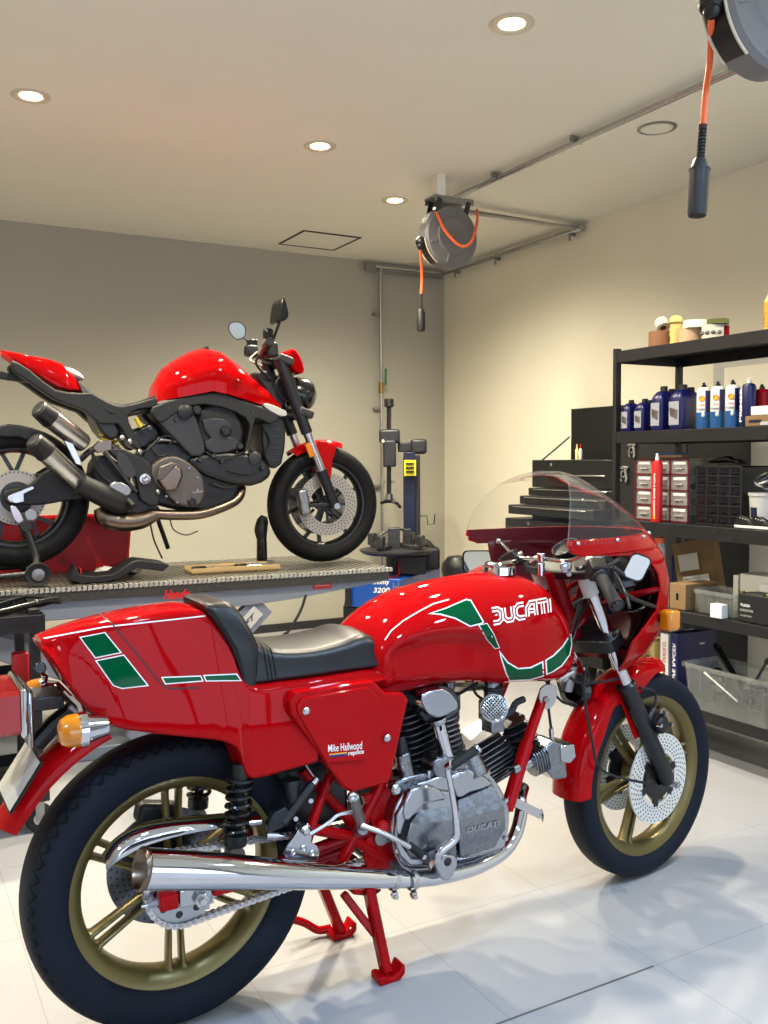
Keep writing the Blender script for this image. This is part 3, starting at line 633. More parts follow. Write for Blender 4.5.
outlined('green_stripe', [
    [(428, 614), (445, 608), (466, 599), (471, 600), (484, 622), (482, 624), (470, 627), (455, 619), (440, 615)],
    [(499, 650), (502, 654), (508, 662), (518, 668), (530, 667), (543, 661), (544, 676), (530, 680), (509, 681), (505, 672), (500, 656)],
    [(545, 660), (553, 655), (562, 646), (571, 632), (572, 645), (570, 655), (562, 666), (553, 672), (546, 675)]], bike, TANK)
decal('pinstripe', 'white_decal', TANK, stroke([(385, 640), (391, 631), (403, 621), (418, 612), (433, 604), (449, 599.5)], 0, 1.2), bike)
qm = quad_map([(493, 624.5), (554, 613), (552.6, 597.5), (491, 609)])
LET = [([(0, 1), (.55, 1), (.85, .8), (.85, .2), (.55, 0), (0, 0)],), ([(0, 1), (0, .25), (.25, 0), (.7, 0), (.85, .2), (.85, 1)],), ([(.85, 1), (.3, 1), (0, .75), (0, .25), (.3, 0), (.85, 0)],), ([(0, 0), (0, .6), (.35, 1), (.85, 1), (.85, 0)], [(.12, .4), (.72, .4)]), ([(-.05, 1), (.85, 1)], [(.42, .85), (.42, 0)]), ([(0, 1.05), (0, 0)],)]
polys = []; W_ = [1.12, 1.12, 1.12, 1.12, 1.05, .4]; x0_ = .05; tot = 6.0
for ls, wl in zip(LET, W_):
    for pl_ in ls:
        for off in (-.13, .13):
            for q4 in stroke(pl_, off, .13): polys.append([qm((x0_+x)/tot, .08+y*.84) for x, y in q4])
    x0_ += wl
decal('maker_lettering', 'white_decal', TANK, polys, bike, off=.001)
# tail graphics
outlined('green_stripe', [[(79, 637), (105, 632), (122, 653), (95, 658.5)], [(95, 660.5), (124, 654.5), (149, 686), (122, 689), (113, 686)], [(161, 677), (201, 675.5), (203.5, 681.5), (165, 684.5)], [(203, 675), (237, 673.5), (242, 681), (205.5, 681.5)]], bike, TAIL, 1.1)
decal('pinstripe', 'white_decal', TAIL, stroke([(44, 638.5), (105, 627), (205, 616)], 0, 1.3), bike)
decal('panel_seam', 'black_satin', TAIL, stroke([(98, 613), (112, 624), (150, 670), (160, 683), (168, 688.5), (200, 688)], 0, 1.4), bike, off=.0012)
# ---------------------------------------------------------------- rear mudguard, plate, lamps
b = MB(); rs = []; R0 = .425
for i in range(25):
    a = R(112+i*40/24); w = .060-.014*max(0, (i-19)/5)**2; dz = 0
    cc = RA+Vector((cos(a), 0, sin(a)))*R0; d = Vector((cos(a), 0, sin(a))); yv = Vector((0, 1, 0)); pr = [(-1, -.03), (-1.0, -.014), (-.85, 0), (-.4, .012), (0, .015), (.4, .012), (.85, 0), (1, -.014), (1, -.03), (.96, -.03), (.94, -.016), (.8, -.008), (0, .006), (-.8, -.008), (-.94, -.016), (-.96, -.03)]
    rs.append([cc+yv*w*y+d*h for y, h in pr])
b.rings(rs).build('rear_mudguard', 'red_paint', bike, ang=50)
pc = [P(20, 733, -.0), P(41, 763, -.09), P(10, 813, -.09)]
tr = P(41, 763, -.088); br = P(10, 813, -.088); up = (tr-br); up *= .165/up.length; tl = tr+Vector((0, .18, 0)); bl = br+Vector((0, .18, 0)); nb = up.cross(Vector((0, 1, 0))).normalized()
cpl = (br+tl)/2
b = MB(); b.rings([[tr+nb*k, tl+nb*k, bl+nb*k, br+nb*k] for k in (-.002, .002)]).build('number_plate', 'grey_white', bike, bevel=.001)
e = .006; ins = [tr+Vector((0, e, 0))-up*.04, tl-Vector((0, e, 0))-up*.04, bl-Vector((0, e, 0))+up*.04, br+Vector((0, e, 0))+up*.04]; out = [tr, tl, bl, br]
b = MB(); 
for k in range(4): b.tube([out[k]-nb*.001, out[(k+1) % 4]-nb*.001], .0035, 6)
b.build('plate_frame', 'black_gloss', bike)
lx0 = P(25, 700, -.085); b = MB(); lz0, lz1 = P(22, 735, -.085).z, P(25, 690, -.085).z
b.rings([[(x, y*w, z) for y, z in ((-1, lz0+r), (-1, lz1-r), (-.9, lz1), (.9, lz1), (1, lz1-r), (1, lz0+r), (.9, lz0), (-.9, lz0))] for x, w, r in ((-.43, .075, .02), (-.42, .085, .012), (-.34, .09, .008))]).build('tail_lamp', 'red_lens', bike, ang=40)
b = MB(); b.box((-.332, 0, (lz0+lz1)/2), (.014, .19, lz1-lz0+.012)).build('lamp_bezel', 'chrome', bike, bevel=.006)
MB().box((-.318, 0, (lz0+lz1)/2-.02), (.012, .16, lz1-lz0+.03)).build('lamp_bracket', 'polished_aluminium', bike, bevel=.008)
MB().tube([(-.30, 0, .70), (-.26, 0, .74), (-.20, 0, .78)], .02, 10).box((-.28, 0, .8), (.07, .1, .03)).build('lamp_stay', 'black_satin', bike, bevel=.004)
def winker(c, out, k=1.18):
    sc_ = lambda pr: [(r*k, h*k) for r, h in pr]
    MB().lathe(sc_([(0, -.034), (.012, -.0335), (.022, -.029), (.028, -.018), (.0295, 0)]), c, 'x', 28).build('indicator_lens', 'amber', bike)
    MB().lathe(sc_([(.0295, 0), (.031, .001), (.031, .014), (.024, .016), (.019, .038), (.0165, .050), (0, .0505)]), c, 'x', 28).build('indicator_body', 'chrome', bike, ang=25)
    MB().tube([c+Vector((.012, 0, .015)), c+Vector((.01, -out*.03, .04)), c+Vector((-.02, -out*.105, .075))], .007, 10).build('indicator_stalk', 'chrome', bike)
    return c
MB().box(RA+Vector((-.02, .063, .135)), (.10, .05, .05), Matrix.Rotation(R(12), 3, 'Y')).build('rear_caliper', 'black_satin', bike, bevel=.012, seg=3)
winker(P(78, 730, -.155), -1); winker(P(39, 690, .10), 1, .9)
MB().tube([P(62, 672, -.03), P(78, 655+30, -.05), P(80, 700, -.06), P(95, 715, -.06)], .004, 8, k=5).build('wiring', 'black_gloss', bike)
MB().cyl(P(40, 668, .0), P(40, 668, -.07), .013, n=14).build('plate_light', 'black_gloss', bike, bevel=.003)
for y in (-.05, .05): MB().tube([(-.235, y, .79), (-.20, y, .76), (-.14, y, .735)], .008, 10).build('tail_rail', 'steel_dull', bike)
# ---------------------------------------------------------------- engine
def rrect(w, h, r, n=4):
    pts = []
    for cx, cy, a0 in ((w/2-r, h/2-r, 0), (-w/2+r, h/2-r, pi/2), (-w/2+r, -h/2+r, pi), (w/2-r, -h/2+r, 1.5*pi)):
        for i in range(n+1): a = a0+pi/2*i/n; pts.append((cx+r*cos(a), cy+r*sin(a)))
    return pts
def fins(b, p0, p1, n, w, d, th, core=None):
    """stack of rounded plates between p0 and p1; w along y, d in plane"""
    p0 = Vector(p0); p1 = Vector(p1); ax = (p1-p0).normalized(); u = Vector((0, 1, 0)); v = ax.cross(u).normalized()
    for i in range(n):
        k = i/(n-1); c = p0+(p1-p0)*k; ww = w(k) if callable(w) else w; dd = d(k) if callable(d) else d; rr_ = min(ww, dd)*.38
        sec = rrect(ww, dd, rr_, 5); b.rings([[c+u*a+v*e+ax*s for a, e in sec] for s in (-th/2, th/2)])
    if core: 
        sec = rrect(core, core, core*.4, 5); b.rings([[c+u*a+v*e for a, e in sec] for c in (p0-ax*th, p1+ax*th)])
ey = 0
# crankcase core and gearbox
cc = [(.50, .30), (.52, .42), (.57, .49), (.66, .515), (.78, .50), (.86, .45), (.875, .38), (.86, .30), (.80, .25), (.62, .225), (.53, .245)]
MB().prism(s2(cc, 3), -.10, .10).build('crankcase', 'cast_dark', bike, bevel=.012, seg=3)
# right cover: polished outer rim, stepped facets, name block
def cov(pts, y): return B.xz(pts, y)
rimo = [(388, 840), (388, 818), (395, 797), (410, 783), (430, 776), (448, 768), (462, 762), (478, 764), (492, 776), (502, 792), (508, 812), (505, 838), (497, 858), (470, 868), (440, 868), (404, 870), (393, 858)]
MB().prism(s2(cov(rimo, -.135), 3), -.10, -.15, taper=.97).build('clutch_cover_flange', 'polished_aluminium', bike, bevel=.005, seg=3)
MB().prism(cov([(393, 840), (395, 814), (406, 794), (422, 786), (452, 790), (458, 862), (440, 867), (408, 867), (398, 857)], -.155), -.13, -.162, taper=.96).build('cover_step', 'polished_aluminium', bike, bevel=.005, seg=3)
def facet(Lp, Rp):
    """stepped cover: matching left and right profiles of picture points with depth, closed at the back"""
    f = lambda pr: [P(pr[0][0], pr[0][1], -.13)]+[P(*p) for p in pr]+[P(pr[-1][0], pr[-1][1], -.13)]
    return MB().rings([f(Lp), f(Rp)])
facet([(423, 805, -.155), (410, 824, -.178), (404, 846, -.178), (412, 863, -.158)], [(457, 799, -.155), (457, 820, -.182), (457, 844, -.182), (457, 863, -.158)]).build('engine_side_cover', 'cast_aluminium', bike, bevel=.003, ang=25)
facet([(458, 800, -.165), (458, 820, -.196), (459, 842, -.196), (460, 859, -.168)], [(493, 785, -.165), (505, 807, -.192), (506, 829, -.192), (494, 848, -.168)]).build('engine_side_cover', 'cast_aluminium', bike, bevel=.003, ang=25)
MB().prism(s2(cov([(410, 790), (428, 786), (440, 790), (445, 800), (424, 804), (408, 822), (403, 812)], -.165), 2), -.13, -.168).build('cover_rib', 'polished_aluminium', bike, bevel=.006, seg=3)
MB().prism(s2(cov([(452, 776), (470, 771), (486, 777), (494, 786), (470, 794), (458, 799)], -.165), 2), -.12, -.165).build('timing_cover', 'polished_aluminium', bike, bevel=.012, seg=4)
text_at('DUCATI', 'cast_lettering', 'polished_aluminium', bike, P(467, 833, -.1968), P(499, 826, -.1955)-P(467, 833, -.1968), Vector((.002, 0, .014)), .01, off=.0005)
for px, py in ((412, 787), (448, 769), (487, 772), (505, 800), (505, 838), (470, 866), (428, 866), (396, 850)):
    MB().cyl(P(px, py, -.15), P(px, py, -.15)-Vector((0, .007, 0)), .0062, n=6).build('cover_bolt', 'steel', bike)
# bridge between cover and rear barrel, with small studs
MB().prism(s2(B.xz([(392, 785), (408, 776), (430, 772), (450, 768), (452, 788), (430, 788), (405, 792)], -.13), 2), -.06, -.135).build('crankcase_deck', 'cast_aluminium', bike, bevel=.008, seg=3)
MB().cyl(P(429, 772, -.135), P(429, 789, -.135), .004, n=8).cyl(P(429, 770, -.135), P(429, 774, -.135), .007, n=8).build('breather_bolt', 'steel', bike)
MB().lathe([(0, -.012), (.009, -.012), (.014, -.006), (.014, .01)], P(395, 789, -.15), 'y', 16).build('oil_bolt', 'steel', bike)
# rear cylinder and its head
ax0 = P(432, 775, -.0); r0 = Vector((.668, 0, .505)); r1 = Vector((.632, 0, .655)); b = MB()
fins(b, r0, r1, 10, .165, .125, .0042, .10); b.build('rear_cylinder', 'cast_dark', bike, ang=30)
b = MB(); fins(b, r1+(r1-r0)*.12, r1+(r1-r0)*.40, 4, .15, lambda k: .15-.02*k, .0042, .11); b.prism(s2([(.55, .672), (.58, .735), (.64, .75), (.70, .735), (.72, .68)], 3), -.06, .06).build('rear_cylinder_head', 'cast_dark', bike, ang=30, bevel=.002)
b = MB(); fins(b, (.745, -.05, .53), (.718, -.05, .672), 11, .10, .058, .0042, .04); b.build('rear_exhaust_fins', 'fin_metal', bike, ang=30)
# bevel drive: head cover dome, chrome tower, lower housing
hd_ = [(416, 697), (421, 690), (440, 686), (452, 694), (457, 706), (449, 712), (436, 718), (424, 714)]
MB().prism(s2(B.xz(hd_, -.145), 3), -.05, -.162, taper=.9).build('bevel_gear_cover', 'polished_aluminium', bike, bevel=.012, seg=5, ang=60)
MB().prism(s2(B.xz([(413, 700), (414, 690), (436, 684), (452, 690), (458, 706), (450, 716), (436, 723), (422, 719)], -.10), 3), -.03, -.115).build('valve_cover', 'cast_dark', bike, bevel=.006)
t0, t1 = P(438, 722, -.125), P(449, 763, -.125)
MB().cyl(t0, t1, .018, .018, 24).build('bevel_shaft_tube', 'chrome', bike)
MB().cyl(t0+(t0-t1)*.12, t0+(t1-t0)*.02, .027, .024, 24).cyl(t1-(t1-t0)*.1, t1+(t1-t0)*.08, .021, .024, 24).build('tube_collar', 'polished_aluminium', bike, bevel=.003)
MB().prism(s2(B.xz([(432, 766), (438, 757), (460, 758), (468, 770), (460, 779), (438, 780)], -.14), 3), -.08, -.15).build('bevel_housing', 'cast_aluminium', bike, bevel=.01, seg=3)
# starter and ignition canister behind panel
MB().cyl(P(402, 752, -.11), P(408, 782, -.11), .021, .022, 24).build('canister', 'cast_aluminium', bike, bevel=.003)
MB().cyl(P(400, 736, -.11), P(402, 753, -.11), .013, .018, 16).build('canister_cap', 'black_plastic', bike, bevel=.003)
# front cylinder (near horizontal) with head
f0 = Vector((.79, 0, .445)); f1 = Vector((1.0, 0, .515)); fa_ = (f1-f0).normalized(); fn_ = Vector((-fa_.z, 0, fa_.x)); fm = f0.lerp(f1, .42)
def lfins(b, c, L, H, n, w):
    for i in range(n):
        k = (i/(n-1)-.5)*2; cc_ = c+fn_*H*k; hw = w*(1-.35*k*k); sec = rrect(L*(1-.12*abs(k)), 2*hw, .03, 4); b.rings([[cc_+fa_*a+Vector((0, e, 0))+fn_*s for a, e in sec] for s in (-.0019, .0019)])
b = MB(); lfins(b, fm, .175, .068, 11, .085); b.cyl(f0, f1, .05, n=24); b.build('front_cylinder', 'fin_metal', bike, ang=30)
b = MB(); lfins(b, f0.lerp(f1, .98), .10, .058, 8, .088); b.box(f0.lerp(f1, 1.0), (.07, .10, .09), Matrix.Rotation(R(-18), 3, 'Y')); b.build('front_cylinder_head', 'cast_dark', bike, ang=30)
# alu exhaust rocker covers at the front right
MB().prism(B.xz([(538, 746), (548, 739), (558, 741), (560, 750), (562, 776), (549, 778), (540, 768)], -.10), -.03, -.125).build('rocker_cover', 'cast_aluminium', bike, bevel=.006, seg=3)
MB().prism(B.xz([(556, 744), (570, 742), (572, 755), (566, 762), (557, 760)], -.11), -.05, -.13).build('cover_bracket', 'polished_aluminium', bike, bevel=.004)
b = MB(); fins(b, P(531, 763, -.105), P(543, 757, -.105), 6, .06, .075, .003, .05); b.build('finned_clamp', 'cast_aluminium', bike)
MB().cyl(P(512, 770, -.11), P(532, 762, -.11), .016, n=18).build('front_shaft_tube', 'polished_aluminium', bike)
MB().lathe([(0, -.035), (.030, -.034), (.034, -.03), (.034, .03)], P(472, 766, -.13), (-.18, .55, .9), 28).build('points_cover', 'cast_aluminium', bike, ang=30)
MB().bar(P(513, 801, -.12), P(541, 815, -.12), .004, .024, (0, 0, 1)).bar(P(541, 812, -.12), P(543, 819, -.10), .004, .02, (0, 0, 1)).build('rear_brake_bracket', 'steel', bike, bevel=.001)
# carburettors
for yy, sc_ in ((-.135, 1), (.10, 1)):
    c = P(494, 708, -.135) if yy < 0 else Vector((.80, .1, .64)); ax = Vector((-.45, -.86, .12)) if yy < 0 else Vector((-.9, .3, .1)); ax.normalize()
    MB().lathe([(.024, -.03), (.028, -.02), (.037, .0), (.038, .004), (.033, .006), (.026, .002)], c, ax, 32).build('bell_mouth', 'polished_aluminium', bike)
    b = MB(); u = ax.orthogonal().normalized(); w = ax.cross(u)
    for i in range(-4, 5):
        k = i*.0066; L = sqrt(.0315**2-k*k)
        for p_, q_ in ((u, w), (w, u)): b.tube([c+ax*(.004+.012*(1-(s*s*L*L+k*k)/.001))+p_*k+q_*L*s for s in (-1, -.5, 0, .5, 1)], .0011, 4)
    b.build('intake_mesh', 'steel', bike)
    MB().lathe([(0, 0), (.0315, 0)], c+ax*.0005, ax, 24).build('intake', 'black_gloss', bike)
    e = c-ax*.04; MB().box(e+Vector((0, 0, -.012)), (.05, .06, .055)).cyl(e+Vector((0, 0, .02)), e+Vector((0, 0, .07)), .022, n=18).box(e+Vector((0, -.005, -.05)), (.044, .05, .035)).build('carburettor', 'cast_aluminium', bike, bevel=.005, seg=3)
MB().cyl(P(493, 700, -.1), P(494, 684, -.1), .024, n=18).cyl(P(493, 690, -.1), P(493, 686, -.1), .03, n=18).build('carburettor_top', 'black_plastic', bike, bevel=.002)
MB().tube([P(505, 716, -.12), P(512, 710, -.12), P(516, 703, -.12), P(524, 699, -.12)], .0095, 10, k=5).build('rubber_hose', 'rubber', bike)
MB().tube([P(424, 692, .0), P(450, 697, -.05), P(478, 683, -.08)], .0045, 8, k=5).build('throttle_cable', 'rubber', bike)
MB().tube([P(472, 684, -.08), P(476, 694, -.08), P(484, 700, -.1)], .004, 8, k=5).build('throttle_cable', 'rubber', bike)
MB().tube([P(455, 770, -.10), P(478, 752, -.12)], .013, 12).build('intake_hose', 'rubber', bike)
# ---------------------------------------------------------------- frame
def tb(name, pts, r, m='red_paint', n=14, k=0): return MB().tube(pts, r, n, k=k).build(name, m, bike)
tb('frame_tube', [P(545, 690, -.09), P(526, 745, -.105)], .015); tb('frame_tube', [P(527, 742, -.105), P(508, 806, -.115)], .019)
tb('frame_tube', [P(545, 690, -.09)+Vector((0, .18, 0)), P(508, 806, -.115)+Vector((0, .22, 0))], .017)
tb('frame_tube', [P(479, 730, .09), P(440, 785, .10)], .016, 'red_paint_dark')
MB().prism(s2(B.xz([(539, 690), (546, 684), (556, 686), (554, 702), (546, 709), (540, 704)], -.1), 2), -.106, -.10).build('frame_plate', 'steel', bike, bevel=.001)
MB().cyl(P(547, 700, -.106), P(547, 700, -.115), .008, n=6).build('frame_bolt', 'steel', bike)
MB().cyl(P(507, 803, -.12), P(506, 810, -.12), .02, n=16).build('frame_boss', 'red_paint', bike, bevel=.002)
tb('frame_tube', [P(388, 770, -.1), P(352, 840, -.11), P(342, 860, -.11)], .015); tb('frame_tube', [P(330, 775, -.10), P(313, 820, -.12), P(305, 850, -.12)], .0125)
tb('frame_tube', [P(302, 770, -.07), P(345, 815, -.09), P(372, 856, -.09)], .013); tb('frame_tube', [P(308, 828, -.115), P(345, 835, -.11), P(384, 858, -.10)], .014)
tb('frame_tube', [P(310, 862, -.10), P(352, 848, -.10)], .012, 'red_paint_dark')
tb('frame_tube', [P(388, 770, -.1)+Vector((0, .2, 0)), P(345, 850, -.11)+Vector((0, .22, 0))], .015)
tb('frame_tube', [(.05, -.10, .74), (.5, -.12, .74), (.95, -.1, .76)], .013, 'red_paint_dark'); tb('frame_tube', [(.05, .10, .74), (.5, .12, .74), (.95, .1, .76)], .013, 'red_paint_dark')
MB().prism(B.xz([(362, 795), (376, 792), (398, 775), (398, 790), (384, 822), (392, 845), (389, 868), (366, 868), (362, 845), (372, 826)], -.105), -.095, -.112).build('pivot_plate', 'red_paint', bike, bevel=.003)
MB().lathe([(0, -.016), (.013, -.015), (.016, -.009), (.016, .0)], P(382, 826, -.118), 'y', 20).build('pivot_cap', 'red_plastic', bike)
MB().lathe([(0, -.006), (.02, -.006), (.02, .0)], P(381, 837, -.115), 'y', 20).build('pivot_washer', 'steel_dull', bike)
# triangular gusset behind the tank, dark
MB().box((.56, 0, .70), (.09, .16, .08)).build('battery_box', 'black_plastic', bike, bevel=.01)
MB().box((.36, 0, .64), (.24, .17, .16)).build('air_box', 'black_satin', bike, bevel=.02, seg=3)
MB().box((.35, 0, .49), (.17, .13, .17)).build('battery_tray', 'black_satin', bike, bevel=.012)
MB().box((.25, 0, .55), (.06, .12, .26), Matrix.Rotation(R(-14), 3, 'Y')).build('inner_mudguard', 'black_satin', bike, bevel=.02, seg=3)
# rear brake reservoir and master cylinder
MB().cyl(P(291, 786, -.12), P(293, 802, -.12), .021, .017, 20).cyl(P(291, 779, -.12), P(291, 787, -.12), .0225, n=20).cyl(P(293, 802, -.12), P(294, 810, -.12), .016, .008, 16).build('brake_reservoir', 'fork_black', bike, bevel=.001)
MB().cyl(P(283, 824, -.135), P(313, 783, -.135), .0115, .0115, 16).build('master_cylinder', 'fork_black', bike, bevel=.003); MB().cyl(P(313, 784, -.135), P(317, 778, -.135), .009, n=12).build('hydraulic_union', 'steel', bike)
MB().prism(B.xz([(272, 812), (284, 806), (290, 812), (282, 826), (268, 832), (266, 824)], -.13), -.12, -.14).build('cylinder_bracket', 'fork_black', bike, bevel=.002)
for p_ in ((311, 801), (296, 819)): MB().cyl(P(*p_, -.135), P(*p_, -.148), .006, n=6).build('bracket_bolt', 'steel', bike)
tb('brake_pipe', [P(306, 765, -.12), P(312, 774, -.13), P(317, 779, -.135)], .003, 'steel_dull', 8, 4)
MB().cyl(P(266, 836, -.14), P(278, 836, -.14), .009, n=14).cyl(P(278, 836, -.14), P(289, 837, -.14), .004, n=8).build('brake_rod', 'steel', bike, bevel=.001)
# rearset plate with three holes
pl_ = [(286, 848), (290, 842), (300, 828), (308, 823), (312, 832), (311, 842), (317, 846), (317, 860), (286, 858)]
MB().prism(s2(B.xz(pl_, -.17), 2), -.165, -.172).build('exhaust_hanger', 'polished_aluminium', bike, bevel=.001)
for p_ in ((293, 852), (303, 848), (312, 853)): MB().lathe([(.0, -.001), (.003, -.001), (.0055, -.004), (.0075, -.002), (.0075, .002)], P(*p_, -.172), 'y', 16).build('hanger_rivet', 'steel', bike)
MB().lathe([(0, -.016), (.007, -.016), (.012, -.010), (.013, .02)], P(304, 829, -.172), 'y', 20).build('hanger_bolt', 'steel', bike)
# foot controls
tb('brake_lever', [P(310, 834, -.18), P(328, 823, -.18), P(338, 815, -.18), P(352, 812, -.18)], .005, 'steel', 10, 5)
tb('gear_lever', [P(360, 825, -.18), P(385, 834, -.19), P(410, 847, -.20)], .0065, 'steel', 10, 3)
MB().cyl(P(409, 845, -.19), P(424, 857, -.235), .0105, n=16).build('lever_rubber', 'rubber', bike, bevel=.003); MB().cyl(P(424, 857, -.235), P(424.3, 857.3, -.2365), .006, n=12).build('lever_end', 'steel', bike)
MB().cyl(P(362, 828, -.15), P(354, 797, -.235), .0135, .0115, 18).build('foot_peg', 'steel_dull', bike, bevel=.002); MB().lathe([(0, -.003), (.006, -.003), (.0115, 0), (.0135, .004), (.0135, .01)], P(354, 797, -.235), (-.05, .9, -.35), 20).build('peg_end', 'polished_aluminium', bike)
MB().cyl(P(358, 831, -.12), P(363, 829, -.165), .014, n=16).build('peg_mount', 'steel_dull', bike)
# kick starter: chrome crank, knuckle and rubber pedal
tb('kick_lever', [P(447, 768, -.235), P(453, 800, -.235), P(456, 825, -.235), P(455, 838, -.23), P(440, 851, -.22), P(437, 858, -.21)], [.007, .0075, .009, .011, .012, .013], 'chrome', 14, 5)
MB().prism(s2(B.xz([(434, 855), (452, 854), (455, 864), (447, 878), (440, 878), (434, 866)], -.21), 2), -.18, -.222).build('kick_knuckle', 'polished_aluminium', bike, bevel=.004)
MB().lathe([(0, -.003), (.006, -.003), (.011, .0)], P(448, 862, -.223), 'y', 16).build('knuckle_bolt', 'black_satin', bike)
MB().cyl(P(447, 767, -.235), P(452, 764, -.25), .009, n=12).build('kick_joint', 'chrome', bike)
MB().cyl(P(450, 767, -.245), P(476, 750, -.25), .0115, n=16).build('kick_pedal_rubber', 'rubber', bike, bevel=.003); MB().cyl(P(476, 750, -.25), P(478, 748, -.25), .013, n=16).build('kick_pedal_collar', 'polished_aluminium', bike)
# ---------------------------------------------------------------- exhaust
pts = [(145, 869, -.235), (225, 871.5, -.23), (300, 875.5, -.22), (370, 878.5, -.205), (412, 880.5, -.19)]; pp = [P(*p) for p in pts]; rr = [.0425, .0385, .031, .0235, .0185]
MB().tube(smooth_path(pp, 6), [rr[min(4, i//6)]*(1-(i % 6)/6)+rr[min(4, i//6+1)]*((i % 6)/6) for i in range(25)], 40, cap=False).build('muffler', 'chrome', bike, ang=60)
a = pp[0]; ax = (pp[0]-pp[1]).normalized()
MB().lathe([(.0425, .0), (.0445, .004), (.0445, .010), (.0415, .013), (.038, .011), (.034, -.05), (.016, -.08), (0, -.08)], a, ax, 40).build('muffler_mouth', 'titanium', bike, ang=60)
hp2 = [P(410, 880.5, -.19), P(440, 877, -.18), P(475, 868, -.165), P(502, 853, -.145), P(515, 835, -.125), P(521, 812, -.105), P(520, 800, -.09), P(523, 788, -.05)]
MB().tube(hp2, .0185, 24, k=6).build('exhaust_pipe', 'chrome', bike, ang=60)
for px in (393, 412):
    c = P(px, 880, -.195); MB().lathe([(.0235, -.006), (.025, -.006), (.025, .006), (.0235, .006)], c, (1, .08, -.2), 30, closed=True).box(c+Vector((-.002, -.012, -.032)), (.013, .012, .016)).cyl(c+Vector((-.002, -.022, -.035)), c+Vector((-.002, 0, -.035)), .006, n=8).build('exhaust_clamp', 'steel', bike, bevel=.001)
# ---------------------------------------------------------------- centre stand
L0, L1 = P(372, 888, -.08), P(386, 972, -.125)
MB().bar(L0+Vector((-.02, 0, .05)), L1, .026, .034, (0, 1, 0)).build('stand_leg', 'red_paint', bike, bevel=.006)
MB().bar(P(343, 893, -.06), P(375, 935, -.10), .02, .02, (0, 1, 0)).build('stand_brace', 'red_paint', bike, bevel=.004)
F0, F1 = P(320, 880, .08), P(340, 930, .125); MB().bar(F0+Vector((-.02, 0, .05)), F1, .026, .034, (0, 1, 0)).build('stand_leg', 'red_paint', bike, bevel=.006)
for c in (P(388, 975, -.125), P(341, 933, .125)):
    c = Vector((c.x, c.y, 0)); b = MB(); sh = [(x*.74, z*.8) for x, z in ((-.052, .006), (-.042, .0), (.032, .0), (.052, .018), (.052, .045), (.04, .05), (.03, .03), (.0, .018), (-.035, .03), (-.05, .03))]
    b.prism([(c.x+x, z) for x, z in sh], c.y-.024, c.y+.024).build('stand_foot', 'red_paint', bike, bevel=.005, seg=3)
MB().tube([(.44, -.10, .24), (.44, .10, .24)], .014, 12).build('stand_crossbar', 'red_paint', bike)
tb('stand_foot_lever', [P(331, 928, .14), P(318, 930, .15), P(305, 923, .16), P(292, 919, .17)], .011, 'red_paint', 12, 5)
MB().prism(B.xz([(340, 868), (372, 868), (378, 888), (370, 894), (350, 892)], -.07), -.09, .09).build('stand_bracket', 'red_paint_dark', bike, bevel=.004)
# ---------------------------------------------------------------- front wheel
FWM = Matrix.Translation(FA) @ Matrix.Rotation(STEER, 4, 'Z')
fw = rim(MB(), .256, .216, .039)
for k in range(6): spoke_pair(fw, R(10+60*k), .035, .216, .010, .015, .012, .028)
fw.lathe([(.018, -.05), (.04, -.045), (.045, -.03), (.045, .03), (.04, .045), (.018, .05)], axis='y', n=32, closed=True)
FW = fw.build('front_wheel', 'gold_paint', bike, ang=50); FW.location = FA; FW.rotation_euler = (0, 0, STEER)
tyre(MB(), .3195, .246, .050).build('front_tyre', 'tyre_front', FW, ang=60)
for s in (-1, 1):
    MB().lathe([(.08, s*.066), (.14, s*.066), (.14, s*.072), (.08, s*.072)], axis='y', n=64, closed=True).build('brake_disc', 'disc_front', FW)
    b = MB().lathe([(.02, s*.05), (.05, s*.06), (.066, s*.066), (.066, s*.073), (.02, s*.076)], axis='y', n=32, closed=True)
    for k in range(6): a = R(60*k+20); b.bar((.06*cos(a), s*.069, .06*sin(a)), (.088*cos(a), s*.069, .088*sin(a)), .024, .007, (0, 1, 0))
    b.build('disc_carrier', 'black_satin', FW)
    for k in range(6): a = R(60*k+20); 
# fork, yokes, bars
LAT = Vector((-sin(STEER), cos(STEER), 0))
def ft(s): 
    d = LAT*(.09+s*.0) if s > 0 else Vector(); 
    return lambda p: p+(LAT*.182 if s > 0 else Vector())
TOP, MID, SLT, AXL = P(583, 572, -.092), P(608, 640, -.092), P(626, 685, -.092), P(668, 782, -.092)
for s in (-1, 1):
    g = ft(s)
    MB().tube([g(TOP+(MID-TOP)*-.12), g(SLT+(AXL-SLT)*.1)], .0185, 24).build('fork_tube', 'chrome', bike)
    d = (AXL-SLT); MB().tube([g(SLT-d*.01), g(SLT+d*.04), g(SLT+d*.05), g(SLT+d*.95), g(AXL)], [.030, .030, .0265, .0255, .020], 24).build('fork_slider', 'fork_black', bike, bevel=.002)
    MB().tube([g(TOP+(MID-TOP)*.06), g(TOP+(MID-TOP)*.32)], .0235, 24).build('fork_sleeve', 'grey_white', bike)
    cap = TOP-(MID-TOP).normalized()*.014
    MB().cyl(g(cap), g(cap-(MID-TOP).normalized()*.012), .017, .014, 20).build('fork_cap', 'polished_aluminium', bike, bevel=.002)
    MB().lathe([(0, -.014), (.009, -.013), (.011, 0), (.011, .02)], g(AXL)+LAT*(-.026 if s < 0 else .026), tuple(LAT*(1 if s < 0 else -1)), 16).build('axle_end', 'steel', bike)
fx_ = (MID-TOP).normalized()
